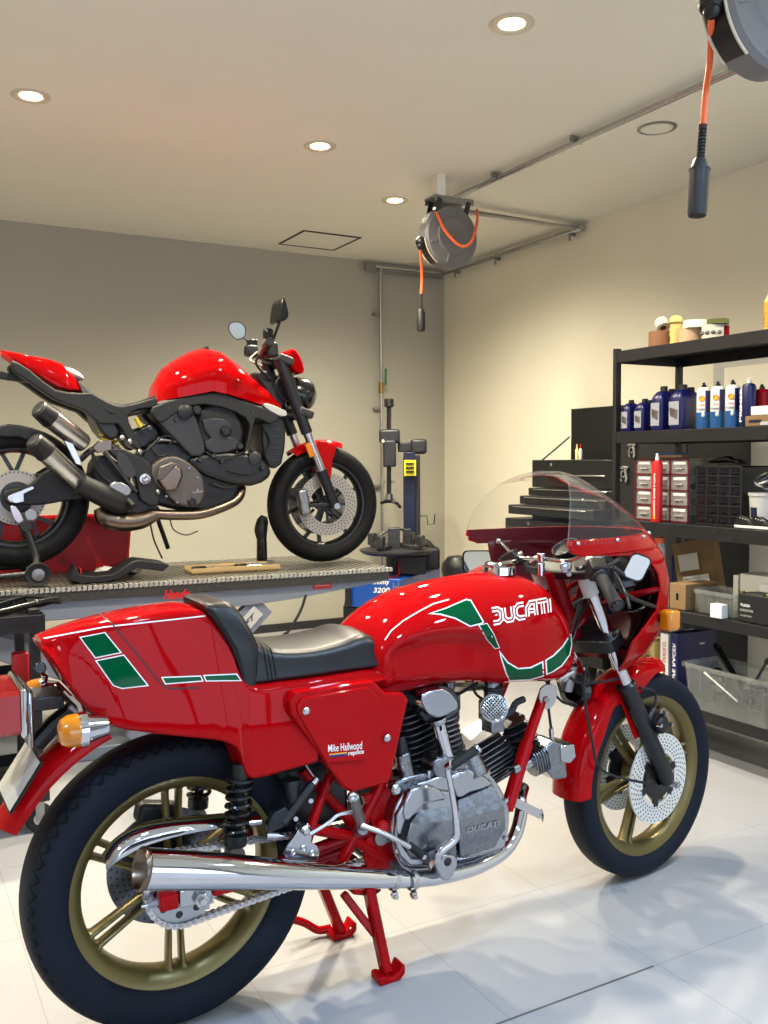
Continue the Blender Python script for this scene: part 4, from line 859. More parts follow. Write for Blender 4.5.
def yoke(c, name, h, ext):
    b = MB(); ctr = c+LAT*.091
    ux = Vector((cos(STEER), sin(STEER), 0)); nrm = -fx_; ux = (ux-nrm*ux.dot(nrm)).normalized()
    out = s2([(-.03, -.125), (.03, -.122), (.035, -.09), (.02, -.05), (.03, 0), (.02, .05), (.035, .09), (.03, .122), (-.03, .125), (-.05, .06), (-.062, 0), (-.05, -.06)], 3)
    b.rings([[ctr+ux*x*ext+LAT*y+nrm*k for x, y in out] for k in (-h/2, h/2)]); return b.build(name, 'black_satin', bike, bevel=.004)
yoke(TOP+fx_*-.004, 'top_yoke', .026, .72); yoke(MID, 'bottom_yoke', .04, 1.05)
MB().cyl(MID-Vector((.0, .0, 0))+LAT*-.002, MID+LAT*-.034, .009, n=6).build('yoke_bolt', 'steel', bike); MB().cyl(P(569, 574, -.06), P(569, 574, -.09), .008, n=6).build('yoke_bolt', 'steel', bike)
MB().tube([TOP+LAT*.091+Vector((-.03, 0, .0)), MID+LAT*.091+Vector((-.035, 0, -.02))], .026, 16).build('steering_head', 'red_paint_dark', bike)
GR0, GR1 = P(594, 564, -.15), P(617, 606, -.30)
def grip(a, b_, s):
    d = (b_-a); L = d.length; f = lambda k: a+d*k
    MB().tube([f(-.1), f(.05)], .011, 14).build('handlebar', 'polished_aluminium', bike)
    MB().tube([f(.30), f(.33), f(.36), f(.94), f(.96), f(1.0)], [.0225, .0225, .0175, .0175, .021, .021], 20).build('handlebar_grip', 'rubber', bike, bevel=.001)
    MB().cyl(f(1.0), f(1.02), .016, .012, 16).build('bar_end', 'black_gloss', bike)
    MB().box(f(.14), (.05, .05, .05), d.to_track_quat('Y', 'Z').to_matrix()).cyl(f(.02), f(.3), .021, n=20).build('switch_housing', 'black_satin', bike, bevel=.006, seg=3)
    lv = [f(.1)+Vector((.03, 0, .0)), f(.22)+Vector((.055, 0, 0)), f(.6)+Vector((.06, 0, -.004)), f(1.0)+Vector((.045, 0, -.008))]
    MB().tube(lv, [.007, .0065, .005, .006], 10, k=5, flat=.7).build('brake_lever' if s < 0 else 'clutch_lever', 'grey_metal', bike)
grip(GR0, GR1, -1)
m0 = TOP+LAT*.091; refl = lambda v: v-LAT*2*((v-m0).dot(LAT)); grip(refl(GR0), refl(GR1), 1)
MB().cyl(P(590, 556, -.12), P(600, 570, -.13), .017, .013, 16).cyl(P(596, 552, -.12), P(600, 575, -.14), .010, n=12).build('clip_on_clamp', 'grey_white', bike, bevel=.002)
# calipers
def caliper(s):
    c = FA+Vector((-.072+.0, 0, .115)); c = P(655, 722, -.1) if s < 0 else P(655, 722, -.1)+LAT*.2
    rt = Matrix.Rotation(STEER, 3, 'Z') @ Matrix.Rotation(R(-38), 3, 'Y')
    b = MB(); b.box(c+LAT*(.022 if s < 0 else -.022), (.062, .062, .085), rt); b.box(c+LAT*(.0 if s < 0 else 0), (.05, .075, .05), rt); b.build('brake_caliper', 'black_satin', bike, bevel=.012, seg=4)
    for dx, dz in ((-.02, .02), (.02, -.02), (.02, .03)): MB().cyl(c+rt @ Vector((dx, -.03, dz)), c+rt @ Vector((dx, -.045, dz)), .0065, n=8).build('caliper_bolt', 'steel', bike)
caliper(-1); caliper(1)
# front mudguard
b = MB(); rs = []; Rm = Matrix.Rotation(STEER, 4, 'Z')
for i in range(41):
    a = R(76+i*104/40); k = i/40; w = .058*(1-.55*max(0, (.08-k)/.08)**2); R0 = .352; sk = .022+.04*max(0, min(1, (k-.12)/.15))*max(0, min(1, (.5-k)/.1))+.03*max(0, min(1, (k-.45)/.2)); sk *= min(1, k/.06+.3)
    d = Vector((cos(a), 0, sin(a))); yv = Vector((0, 1, 0)); t = .0025
    pr = [(-1, -sk), (-1, -.016), (-.9, -.004), (-.6, .006), (0, .014), (.6, .006), (.9, -.004), (1, -.016), (1, -sk)]; pr2 = [(y*(1-.04), h-t if abs(y) < .95 else h) for y, h in pr[::-1]]
    rs.append([FWM @ (d*(R0+h)+yv*w*y) for y, h in pr+pr2])
b.rings(rs).build('front_mudguard', 'red_paint', bike, ang=50)
MB().bar(P(627, 700, -.075), P(640, 735, -.08), .05, .004, (0, 1, 0)).build('mudguard_bracket', 'red_paint', bike, bevel=.001)
# ---------------------------------------------------------------- fairing
def nose(z):
    """(rear x, nose x, half width) of the fairing section at height z"""
    T = [(.69, 1.28, 1.40, .12), (.74, 1.2, 1.49, .165), (.80, 1.1, 1.545, .20), (.87, 1.0, 1.565, .225), (.95, 1.0, 1.56, .236), (1.02, 1.0, 1.535, .238), (1.06, 1.0, 1.50, .236), (1.10, 1.005, 1.455, .232), (1.15, 1.02, 1.39, .220), (1.20, 1.045, 1.31, .195), (1.24, 1.075, 1.24, .155), (1.268, 1.11, 1.19, .10), (1.28, 1.14, 1.16, .03)]
    for a, c in zip(T, T[1:]):
        if z <= c[0]: k = (z-a[0])/(c[0]-a[0]); return [a[i]*(1-k)+c[i]*k for i in (1, 2, 3)]
    return T[-1][1:]
def sect(z, n, u0=0., pw=2.25):
    """U-shaped section from one rear edge to the other; u0 trims the rear"""
    xr, xn, w = nose(z); out = []
    for i in range(n+1):
        a = -pi/2+pi*i/n; y = w*(abs(sin(a))**(2/pw))*(1 if a > 0 else -1); x = xr+(xn-xr)*(abs(cos(a))**(2/pw)); out.append(Vector((max(x, 0), y, z)))
    return out
def shell(zs, trim, n=64):
    """grid of sections, each resampled between its trimmed rear edges"""
    rows = []
    for z in zs:
        s_ = sect(z, 240); xt = trim(z); s_ = [p for p in s_ if p.x >= xt-1e-6]; 
        if len(s_) < 4: continue
        L = [0]; 
        for p, q_ in zip(s_, s_[1:]): L.append(L[-1]+(q_-p).length)
        row = []; j = 0
        for i in range(n+1):
            t = L[-1]*i/n
            while j < len(L)-2 and L[j+1] < t: j += 1
            k = (t-L[j])/max(1e-9, L[j+1]-L[j]); row.append(s_[j].lerp(s_[j+1], min(1, k)))
        rows.append(row)
    return rows
def lerp_t(T):
    def f(z):
        for a, c in zip(T, T[1:]):
            if z <= c[0]: return a[1]+(c[1]-a[1])*(z-a[0])/(c[0]-a[0])
        return T[-1][1]
    return f
# upper lip, full length; lower body trimmed by the side opening
lip = MB().rings(shell([1.054+.0044*i for i in range(11)], lerp_t([(1.054, 1.04), (1.066, 1.01), (1.098, .99)]), 70), False, False, False)
zz_ = [.69+(1.055-.69)*i/36 for i in range(37)]
FAIR = MB().rings(shell(zz_, lerp_t([(.69, 1.30), (.74, 1.29), (.79, 1.285), (.83, 1.34), (.87, 1.39), (.93, 1.41), (.98, 1.39), (1.02, 1.34), (1.046, 1.22), (1.055, 1.04)]), 64), False, False, False).build('fairing', 'red_paint', bike, ang=60, solid=.004)
LIP = lip.build('fairing_lip', 'red_paint', bike, ang=60, solid=.006)
# dark unpainted inside of the shell
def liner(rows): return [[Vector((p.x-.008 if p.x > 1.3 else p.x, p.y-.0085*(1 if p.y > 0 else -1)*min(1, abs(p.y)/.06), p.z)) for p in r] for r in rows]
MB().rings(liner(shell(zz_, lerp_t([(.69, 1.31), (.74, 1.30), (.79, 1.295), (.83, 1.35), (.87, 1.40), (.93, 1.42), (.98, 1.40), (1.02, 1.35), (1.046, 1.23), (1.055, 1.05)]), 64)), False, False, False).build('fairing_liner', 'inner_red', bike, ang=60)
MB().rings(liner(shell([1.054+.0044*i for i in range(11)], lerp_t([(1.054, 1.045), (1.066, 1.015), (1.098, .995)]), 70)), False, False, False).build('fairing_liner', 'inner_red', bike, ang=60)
# far side keeps its full-depth inner panel
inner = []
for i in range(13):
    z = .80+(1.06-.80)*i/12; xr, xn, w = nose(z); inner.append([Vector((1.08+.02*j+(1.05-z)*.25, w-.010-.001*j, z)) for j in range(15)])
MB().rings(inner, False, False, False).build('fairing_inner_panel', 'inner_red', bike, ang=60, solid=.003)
SCR = MB().rings(shell([1.084+.188*(i/22)**.9 for i in range(23)]+[1.277], lerp_t([(1.05, 1.0), (1.27, 1.0)]), 72), False, False, False)
SCR.build('windscreen', 'screen', bike, ang=60)
# thin bright rear rim of the screen
e0 = [sect(1.084+.193*(i/30)**.9, 240) for i in range(31)]
edge = [s_[0] for s_ in e0]+[s_[-1] for s_ in e0[::-1]]
MB().tube(edge, .0016, 6).build('screen_edge', 'clear_plastic', bike)
for s in (0, 1):
    for k in (.02, .12, .24, .38):
        s_ = sect(1.09, 240); p = s_[int(k*240)] if s == 0 else s_[240-int(k*240)]; n = Vector((0, -1 if s == 0 else 1, 0)); q_ = s_[int(k*240)+3]-s_[int(k*240)]; n = Vector((q_.y, -q_.x, 0)).normalized() if s == 0 else Vector((q_.y, q_.x, 0)).normalized()
        MB().ball(p+n*.002, .0062, n=12, m=6).build('screen_bolt', 'steel', bike)
# stay bar across the fairing
tb('fairing_stay', [P(499, 541, .22), P(506, 548, .19), P(517, 557, .14), P(545, 559, .02), P(565, 561, -.06), P(580, 557, -.12), P(596, 549, -.20)], .006, 'chrome', 12, 5)
for p_ in (P(498, 541, .22), P(597, 549, -.21)): MB().ball(p_, .011, n=12, m=8).build('stay_bolt', 'chrome', bike)
MB().cyl(P(541, 563, .02), P(541, 576, .02), .012, n=12).cyl(P(541, 553, .02), P(541, 562, .02), .014, .010, 12).build('choke_knob', 'chrome', bike, bevel=.002)
# instruments, headlight bowl and inner clutter
MB().box((1.26, .0, .995), (.10, .25, .04), Matrix.Rotation(R(-18), 3, 'Y')).build('instrument_panel', 'black_plastic', bike, bevel=.015, seg=3)
for y in (-.075, .075):
    c = Vector((1.27, y, 1.03)); MB().lathe([(0, -.05), (.036, -.045), (.042, .0), (.042, .018), (.038, .02), (.038, .012), (0, .012)], c, (-.55, 0, .83), 32).build('gauge', 'black_gloss', bike)
    MB().lathe([(0, .0175), (.037, .0175)], c, (-.55, 0, .83), 32).build('gauge_glass', 'smoke_plastic', bike)
    MB().lathe([(.037, .018), (.0425, .0195), (.0425, .016)], c, (-.55, 0, .83), 32).build('gauge_bezel', 'chrome', bike)
MB().lathe([(0, -.12), (.05, -.11), (.085, -.06), (.09, .0), (.09, .03)], (1.45, 0, .93), 'x', 36).build('headlight_bowl', 'black_gloss', bike)
MB().lathe([(.0905, -.01), (.0945, -.01), (.0945, .005), (.0905, .005)], (1.47, 0, .93), 'x', 36, closed=True).build('headlight_ring', 'chrome', bike)
MB().lathe([(.09, .03), (.06, .05), (0, .058)], (1.45, 0, .93), 'x', 36).build('headlight_lens', 'clear_plastic', bike)
for pts_ in ([(575, 610, .0), (590, 640, .0), (600, 600, .03), (618, 590, .05)], [(560, 690, -.06), (556, 665, -.06), (572, 640, -.08), (583, 600, -.06)], [(625, 650, -.02), (640, 625, -.02), (650, 600, .0), (655, 580, .02)], [(600, 625, .0), (612, 640, -.02), (630, 650, -.02), (634, 640, .0)]):
    tb('wiring', [P(*p) for p in pts_], .0045, 'black_gloss', 8, 6)
for pts_ in ([(588, 660, -.10), (584, 690, -.105), (592, 740, -.115), (602, 770, -.12), (640, 782, -.12), (652, 781, -.11)], [(540, 672, -.08), (560, 700, -.07), (577, 705, -.04)], [(640, 688, -.08), (655, 693, -.09), (654, 712, -.1)], [(562, 668, -.07), (577, 682, -.07), (600, 682, -.08), (622, 678, -.09)]):
    tb('brake_hose', [P(*p) for p in pts_], .004, 'rubber', 8, 6)
tb('clutch_cable', [P(550, 672, -.1), P(548, 700, -.1), P(552, 736, -.1)], .004, 'rubber', 8, 5); MB().cyl(P(551, 728, -.1), P(552, 742, -.1), .007, n=10).build('cable_ferrule', 'steel', bike)
MB().ball(P(565, 676, -.08), (.018, .012, .018)).cyl(P(558, 680, -.085), P(573, 672, -.085), .008, n=12).build('horn_bracket', 'steel', bike)
MB().lathe([(0, -.02), (.045, -.02), (.05, -.01), (.05, .02), (.03, .035)], P(577, 690, .02), (-.8, -.5, .1), 28).build('horn', 'black_gloss', bike)
MB().tube([P(571, 665, -.05), P(566, 690, -.04)], .02, 12).build('steering_damper', 'steel_dull', bike)
tb('wiring', [P(579, 604, -.08), P(574, 622, -.08), P(566, 640, -.08)], .004, 'rubber', 8, 5)
MB().bar((1.30, -.08, .86), (1.47, -.05, .93), .02, .012).bar((1.30, .08, .86), (1.47, .05, .93), .02, .012).build('headlight_bracket', 'black_satin', bike)
for y, nm in ((-.20, -1), (.20, 1)): tb('fairing_bracket', [P(577, 628, -.03) if nm < 0 else Vector((1.2, .05, .85)), P(600, 603, -.05) if nm < 0 else Vector((1.3, .12, .9)), (1.42, y*.8, .93)], .009, 'red_paint_dark', 10, 4)
tb('mirror_stay', [P(655, 607, -.17), P(630, 597, -.2), P(618, 585, -.23), P(612, 568, -.25), P(624, 575, -.26)], .006, 'black_satin', 10, 5)
# mirrors
def mirror(c, nrm, up, w, h, name='mirror'):
    nrm = Vector(nrm).normalized(); up = Vector(up); up = (up-nrm*up.dot(nrm)).normalized(); rt_ = up.cross(nrm)
    sec = rrect(w, h, .016, 5); f = lambda k, s: [c+rt_*a*s+up*e*s+nrm*k for a, e in sec]
    MB().rings([f(-.022, .55), f(-.016, .85), f(0, 1), f(.005, 1), f(.005, .93), f(.002, .9)], cap1=False).build('mirror_housing', 'black_gloss', bike, ang=50)
    MB().add(f(.003, .9), [tuple(range(len(sec)))]).build('mirror_glass', 'mirror', bike, flat=True)
mc = P(637, 567, -.25); vdir = (Vector(B.i @ CAM)-mc).normalized()
mirror(mc, vdir+Vector((.1, -.1, -.45)), Vector((.42, 0, 1)), .058, .080)
mc = P(478, 562, .30); vdir = (Vector(B.i @ CAM)-mc).normalized(); mirror(mc, vdir+Vector((-.5, -.1, -.05)), (-.05, 0, 1), .10, .075)
tb('mirror_stay', [mc+Vector((.015, 0, -.01)), mc+Vector((.1, -.04, -.02)), (1.3, .2, .95)], .006, 'black_satin', 10, 4)
# front indicator stuck to the fairing flank
c = P(670, 620, -.19); MB().box(c, (.05, .045, .062)).build('indicator_lens', 'amber', bike, bevel=.012, seg=4); MB().tube([c+Vector((0, .02, 0)), c+Vector((0, .06, 0))], .012, 10).build('indicator_stalk', 'black_plastic', bike)
MB().ball(P(566, 566, -.2)+Vector((0, 0, 0)), (.02, .01, .02)).build('fairing_bracket_plate', 'polished_aluminium', bike)
# ================================================================ naked motorcycle on the lift
M = Frame(.548, 4.377, R(-3)); moto = empty('naked_motorcycle', (M.loc[0], M.loc[1], .78), M.hd, 'modern red and black naked motorcycle raised on the workshop lift', 'motorcycle')
DZ = Vector((0, 0, -.78)); Q = lambda px, py, y: M.p(px, py, y)+DZ
def mb(pts, y0, y1, name, m, bevel=.006, sm=2, taper=1., both=False, par=None, y=None):
    yy = y0 if y is None else y; o2 = [(q.x, q.z) for q in (Q(a, b_, yy) for a, b_ in pts)]
    if sm: o2 = s2(o2, sm)
    o = MB().prism(o2, y1, y0, taper=taper).build(name, m, par or moto, bevel=bevel, seg=3)
    if both: MB().prism(o2, -y1, -y0, taper=taper).build(name, m, par or moto, bevel=bevel, seg=3)
    return o
def mt(name, pts, r, m='black_satin', n=12, k=0): return MB().tube([Q(*p) for p in pts], r, n, k=k).build(name, m, moto)
ra = Q(15.8, 497, 0); ra.y = 0; fa = Q(323, 504, 0); fa.y = 0
def swheel(c, name, Rt, w, spokes, ph):
    b = rim(MB(), .222, .196, w*.62)
    for k in range(spokes):
        a = R(ph+360/spokes*k)
        b.bar((.03*cos(a), 0, .03*sin(a)), (.11*cos(a), 0, .11*sin(a)), .03, .022, (0, 1, 0))
        for s in (-1, 1): a2 = a+s*R(13); b.bar((.10*cos(a), 0, .10*sin(a)), (.2*cos(a2), 0, .2*sin(a2)), .018, .014, (0, 1, 0))
    b.lathe([(.015, -.05), (.035, -.045), (.035, .045), (.015, .05)], axis='y', n=24, closed=True)
    o = b.build(name, 'wheel_black', moto); o.location = c; MB().lathe([(r, y) for r, y in s2([(.218, -w*.72), (.232, -w*.9), (.255, -w), (Rt-.022, -w*.86), (Rt-.006, -w*.5), (Rt, 0), (Rt-.006, w*.5), (Rt-.022, w*.86), (.255, w), (.232, w*.9), (.218, w*.72)], 3, False)], (0, 0, 0), 'y', 72, closed=True).build(name.replace('wheel', 'tyre'), 'tyre_sport', o, ang=60); return o
RW = swheel(ra, 'rear_wheel', .315, .088, 5, 20); FW2 = swheel(fa, 'front_wheel', .299, .058, 5, 35)
for s in (-1, 1):
    MB().lathe([(.098, s*.058), (.16, s*.058), (.16, s*.063), (.098, s*.063)], axis='y', n=48, closed=True).build('brake_disc', 'disc_sport', FW2)
    b = MB()
    for k in range(8): a = R(45*k); b.bar((.04*cos(a), s*.055, .04*sin(a)), (.102*cos(a), s*.06, .102*sin(a)), .014, .006, (0, 1, 0))
    b.build('disc_carrier', 'wheel_black', FW2)
MB().lathe([(.07, -.062), (.12, -.062), (.12, -.067), (.07, -.067)], axis='y', n=48, closed=True).build('brake_disc', 'disc_sport', RW); MB().lathe([(.02, -.055), (.072, -.06), (.072, -.066), (.02, -.07)], axis='y', n=32, closed=True).build('disc_carrier', 'wheel_black', RW)
# swing arm and hub hardware
mb([(5, 490), (30, 485), (42, 473), (60, 465), (82, 470), (100, 490), (84, 498), (60, 502), (42, 505), (20, 505), (5, 503)], -.13, -.08, 'swingarm', 'black_plastic', .01, both=True)
mb([(8, 496), (20, 491), (32, 486), (34, 489), (24, 494), (24, 502), (10, 502)], -.145, -.125, 'hub_plate', 'steel', .003)
MB().cyl(Q(16, 499, -.14), Q(16, 499, -.16), .018, n=6).build('axle_nut', 'steel', moto)
mb([(10, 507), (16, 506), (24, 520), (20, 524), (14, 520)], -.13, -.09, 'rear_caliper_arm', 'steel', .004); MB().cyl(Q(31, 515, -.10), Q(31, 515, -.13), .028, n=20).build('rear_caliper', 'steel_dull', moto, bevel=.006)
mb([(0, 425), (20, 425), (44, 433), (56, 452), (50, 455), (36, 445), (18, 437), (0, 437)], -.11, -.02, 'rear_hugger', 'black_plastic', .01, both=True)
# tail
def mloft(st, name, m, parent=moto, ang=45, crown=.005):
    """(px_top, py_top, px_bot, py_bot, Wt, Wb)"""
    rs = []
    for a, b_, c_, d_, Wt, Wb in st:
        t_ = Q(a, b_, -Wt); u_ = Q(c_, d_, -Wb); x = (t_.x+u_.x)/2; r_ = sring(x, t_.z, u_.z, Wt, Wb, .02, 4, crown); k = t_.x-x; H = t_.z-u_.z
        rs.append([(px+(2*(pz-u_.z)/H-1)*k, py, pz) for px, py, pz in r_])
    return MB().rings(rs).build(name, m, parent, ang=ang)
mloft([(2, 350, 6, 355, .03, .04), (10, 351, 18, 364, .06, .07), (30, 355, 38, 376, .075, .09), (50, 359, 58, 388, .08, .10), (62, 363, 72, 391, .08, .10), (70, 372, 80, 391, .07, .10), (84, 389, 86, 393, .05, .08)], 'tail_cowl', 'red_bright')
MB().ball(Q(72, 374, -.0), (.055, .05, .022), Matrix.Rotation(R(24), 3, 'Y')).build('grab_recess', 'grey_white', moto)
mloft([(0, 351, 2, 358, .03, .04), (12, 353, 14, 366, .06, .06)], 'tail_lamp', 'red_lens')
mb([(12, 360), (30, 370), (56, 390), (84, 393), (92, 393), (108, 402), (122, 406), (140, 402), (156, 398), (156, 407), (140, 409), (128, 416), (133, 430), (142, 448), (136, 449), (126, 437), (118, 424), (100, 424), (84, 410), (56, 400), (30, 382), (14, 371)], -.135, -.06, 'subframe_cover', 'black_plastic', .008, both=True)
mloft([(78, 380, 84, 396, .10, .12), (92, 392, 95, 406, .12, .13), (108, 401, 110, 414, .13, .14), (124, 405, 124, 418, .12, .13), (140, 402, 140, 414, .10, .12), (157, 396, 157, 412, .08, .10)], 'seat', 'black_satin')
mb([(88, 403), (108, 414), (120, 432), (112, 440), (100, 430)], -.12, .12, 'rear_under_seat', 'black_satin', .01)
mb([(0, 371), (30, 378), (28, 382), (10, 380), (0, 378)], -.03, .03, 'plate_holder', 'black_plastic', .004, sm=0)
# tank
tk = [(156, 397, 157, 403, .08, .09), (159, 384, 160, 401, .10, .13), (167, 370, 169, 399, .12, .16), (180, 361, 182, 397, .13, .175), (196, 353, 198, 394, .135, .185), (212, 348.5, 213, 391, .14, .19), (227, 351, 228, 394, .135, .19), (243, 363, 244, 399, .12, .18), (258, 377, 259, 404, .10, .16), (272, 391, 273, 407, .08, .14), (281, 402, 281, 409, .06, .12)]
rs = []
for a, b_, c_, d_, Wt, Wb in tk:
    t_ = Q(a, b_, 0); u_ = Q(c_, d_, -Wb); x = u_.x; zt, zb = t_.z, u_.z; L = []
    for i in range(15):
        t = i/14; y = Wb*(1-max(0, (t-.3)/.7)**2.4)**.6 if t < 1 else 0; L.append((y, zb+(zt-zb)*t))
    rs.append([(x, -y, z) for y, z in L]+[(x, y, z) for y, z in L[-2::-1]])
MB().rings(rs).build('fuel_tank', 'red_bright', moto, ang=50)
MB().tube([Q(155, 396, -.0), Q(160, 378, 0), Q(171, 364, 0), Q(188, 355, 0), Q(208, 348, 0)], .011, 10, k=5).build('tank_pad', 'black_satin', moto)
mb([(264, 404), (270, 404), (286, 411), (286, 416), (278, 415), (266, 408)], -.17, -.13, 'air_intake', 'grey_white', .006)
# body panels, engine
mb([(153, 407), (185, 397), (216, 392), (240, 399), (264, 408), (280, 416), (270, 424), (256, 418), (250, 446), (244, 452), (250, 425), (236, 412), (205, 404), (180, 410), (164, 422), (155, 418)], -.17, -.05, 'side_cover', 'black_plastic', .008, both=True)
mb([(158, 412), (175, 406), (192, 410), (200, 428), (206, 452), (192, 456), (176, 440), (160, 424)], -.16, -.08, 'frame_shroud', 'grey_metal', .01, both=True)
for px, py, r_ in ((185, 412, .035), (197, 410, .022), (226, 431, .024)): MB().lathe([(0, -.012), (r_*.7, -.012), (r_, -.006), (r_, .02)], Q(px, py, -.17), 'y', 24).build('cover_cap', 'black_satin', moto)
mb([(200, 408), (225, 402), (238, 412), (245, 432), (240, 450), (222, 458), (205, 448), (198, 432)], -.14, .14, 'engine_head', 'black_plastic', .02)
mb([(202, 420), (222, 418), (232, 424), (230, 436), (212, 440)], -.158, -.13, 'cam_cover', 'grey_metal', .008); mb([(204, 442), (220, 436), (236, 438), (240, 448), (214, 454)], -.158, -.13, 'cam_cover', 'grey_metal', .008)
mb([(190, 458), (214, 452), (238, 452), (258, 456), (270, 466), (270, 478), (252, 486), (232, 484), (212, 478), (196, 470)], -.15, .15, 'front_engine_cover', 'black_satin', .02)
MB().lathe([(0, -.01), (.02, -.01), (.032, -.004), (.032, .02)], Q(255, 458, -.155), 'y', 24).build('cover_cap', 'grey_metal', moto)
mb([(150, 440), (200, 448), (240, 470), (232, 505), (200, 512), (158, 505), (140, 480)], -.11, .11, 'engine_block', 'black_satin', .02)
mb([(152, 465), (162, 457), (176, 455), (190, 462), (202, 474), (206, 490), (202, 504), (190, 508), (176, 504), (164, 492), (153, 482)], -.16, -.09, 'clutch_cover', 'engine_bronze', .012, sm=2, taper=.97)
mb([(160, 467), (172, 462), (182, 468), (184, 476), (178, 490), (166, 492), (158, 482)], -.185, -.14, 'clutch_cover_boss', 'titanium', .01, sm=1, taper=.95)
MB().lathe([(0, -.008), (.014, -.008), (.02, -.002), (.02, .02)], Q(192, 502, -.165), 'y', 20).build('cover_cap', 'black_satin', moto)
text_at('DUCATI', 'maker_lettering', 'grey_white', moto, Q(193, 493.5, -.168), Q(203, 492, -.168)-Q(193, 493.5, -.168), (0, 0, .008), .01)
mb([(118, 448), (130, 452), (150, 462), (160, 486), (158, 506), (140, 500), (136, 478), (118, 460), (108, 450)], -.15, -.09, 'footrest_frame', 'black_plastic', .008)
MB().lathe([(0, -.006), (.012, -.008), (.016, -.004), (.024, -.003), (.024, .02)], Q(145, 479, -.16), 'y', 24).build('pivot_nut', 'steel', moto)
mb([(92, 448), (100, 440), (112, 440), (112, 450), (98, 453)], -.15, -.10, 'bracket_plate', 'titanium', .004, sm=1); MB().tube([Q(80, 460, -.12), Q(92, 450, -.13), Q(110, 446, -.12), Q(130, 460, -.12), Q(142, 478, -.12)], .014, 12, k=4).build('frame_rail', 'black_satin', moto)
mt('frame_tube', [(118, 448, -.10), (128, 478, -.11), (120, 500, -.1)], .012, k=4); mt('frame_tube', [(150, 448, -.1), (160, 440, -.12), (180, 442, -.12)], .008, 'steel_dull', k=4)
mb([(100, 455), (118, 462), (130, 490), (124, 500), (104, 492), (92, 475)], -.10, .10, 'shock_linkage_cover', 'black_plastic', .015)
T_ = []
for i in range(70): k = i/69; c_ = Q(104+8*k, 428+18*k, -.05); a = 2*pi*4*k; T_.append(c_+Vector((cos(a)*.03, sin(a)*.03, 0)))
MB().tube(T_, .006, 6).build('coil_spring', 'yellow_spring', moto); mt('shock_body', [(102, 426, -.05), (113, 450, -.05)], .018)
mt('coil_spring', [(136, 418, -.12), (141, 427, -.12)], .010, 'yellow_spring')
mb([(128, 436), (150, 424), (160, 434), (150, 446), (134, 448)], -.08, .08, 'rear_bank', 'black_satin', .01)
mb([(118, 490), (136, 492), (158, 506), (158, 512), (136, 514), (122, 508)], -.12, .0, 'lower_bracket', 'black_satin', .008)
for p_ in ((122, 438), (130, 442), (140, 452), (158, 492)): MB().ball(Q(*p_, -.15), .014, n=10, m=6).build('frame_bolt', 'steel_dull', moto)
# exhaust
def sil(a, b_, y):
    p0, p1 = Q(*a, y-.06), Q(*b_, y+.05); d = p1-p0; f = lambda k: p0+d*k
    MB().tube([f(0), f(.02), f(.24), f(.27)], [.034, .041, .048, .048], 28).build('silencer_cap', 'black_satin', moto, ang=30); MB().tube([f(.27), f(.95), f(1)], [.045, .043, .038], 28).build('silencer', 'steel', moto, ang=30)
    MB().lathe([(.0, -.001), (.022, -.004), (.028, -.002), (.030, .01)], f(0), tuple(d.normalized()), 24).build('silencer_mouth', 'cast_dark', moto)
sil((33, 440), (80, 484), -.24); sil((38, 408), (84, 444), -.20)
mb([(64, 441), (70, 438), (80, 458), (82, 466), (76, 464)], -.20, -.17, 'silencer_bracket', 'steel', .003, sm=0)
mt('collector_cover', [(80, 484, -.22), (100, 494, -.19), (118, 503, -.16), (130, 506, -.14)], [.045, .05, .05, .03], 'black_plastic', 20, 4)
mt('collector', [(100, 508, -.12), (106, 518, -.13), (124, 522, -.13), (142, 520, -.13), (156, 514, -.13)], [.03, .045, .045, .04, .028], 'titanium', 20, 4)
mt('exhaust_pipe', [(150, 514, -.13), (175, 515, -.13), (200, 514, -.13), (220, 508, -.12), (236, 500, -.10), (241, 490, -.08), (238, 482, -.05)], .024, 'titanium', 18, 5)
mt('exhaust_pipe', [(218, 506, -.08), (226, 496, -.06), (228, 486, -.04)], .017, 'titanium', 14, 4)
mt('side_stand', [(158, 520, .05), (168, 548, .12)], .011); mt('loose_cable', [(150, 522, -.1), (154, 540, -.1), (162, 558, -.05)], .004, k=4); mt('loose_cable', [(170, 520, -.14), (174, 530, -.14), (186, 535, -.14), (198, 531, -.14)], .003, k=5)
# front end
FT, FL, FA2 = Q(279, 358, -.105), Q(302, 420, -.105), Q(335, 506, -.105)
lat = Vector((0, .21, 0))
for s in (0, 1):
    g = lambda p: p+lat*s
    MB().tube([g(FT), g(FL*.85+FA2*.15)], .029, 20).build('fork_tube', 'fork_black', moto); MB().tube([g(FL*.9+FA2*.1), g(FL*.35+FA2*.65)], .022, 20).build('fork_stanchion', 'steel', moto)
    MB().tube([g(FL*.42+FA2*.58), g(FL*.36+FA2*.64), g(FA2)], [.029, .026, .026], 20).build('fork_foot', 'fork_black', moto); MB().cyl(g(FA2)+Vector((0, -.03*(1-2*s), 0)), g(FA2), .016, n=16).build('axle_end', 'steel', moto)
    c = Q(303, 502, -.085); c = Vector((c.x, c.y if s == 0 else .085, c.z)); MB().box(c, (.05, .06, .13), Matrix.Rotation(R(-10), 3, 'Y')).build('brake_caliper', 'steel_dull', moto, bevel=.012, seg=4)
MB().bar(Q(308, 506, -.09), Q(330, 504, -.1), .014, .018).build('caliper_mount', 'black_satin', moto, bevel=.003)
for p_ in (Q(279, 362, 0), Q(299, 414, 0)): MB().box((p_.x-.01, 0, p_.z), (.08, .28, .04), Matrix.Rotation(R(20), 3, 'Y')).build('fork_yoke', 'grey_metal', moto, bevel=.01)
MB().box(Q(310, 450, -.14), (.03, .008, .07), Matrix.Rotation(R(-20), 3, 'Y')).build('side_reflector', 'amber', moto, bevel=.002)
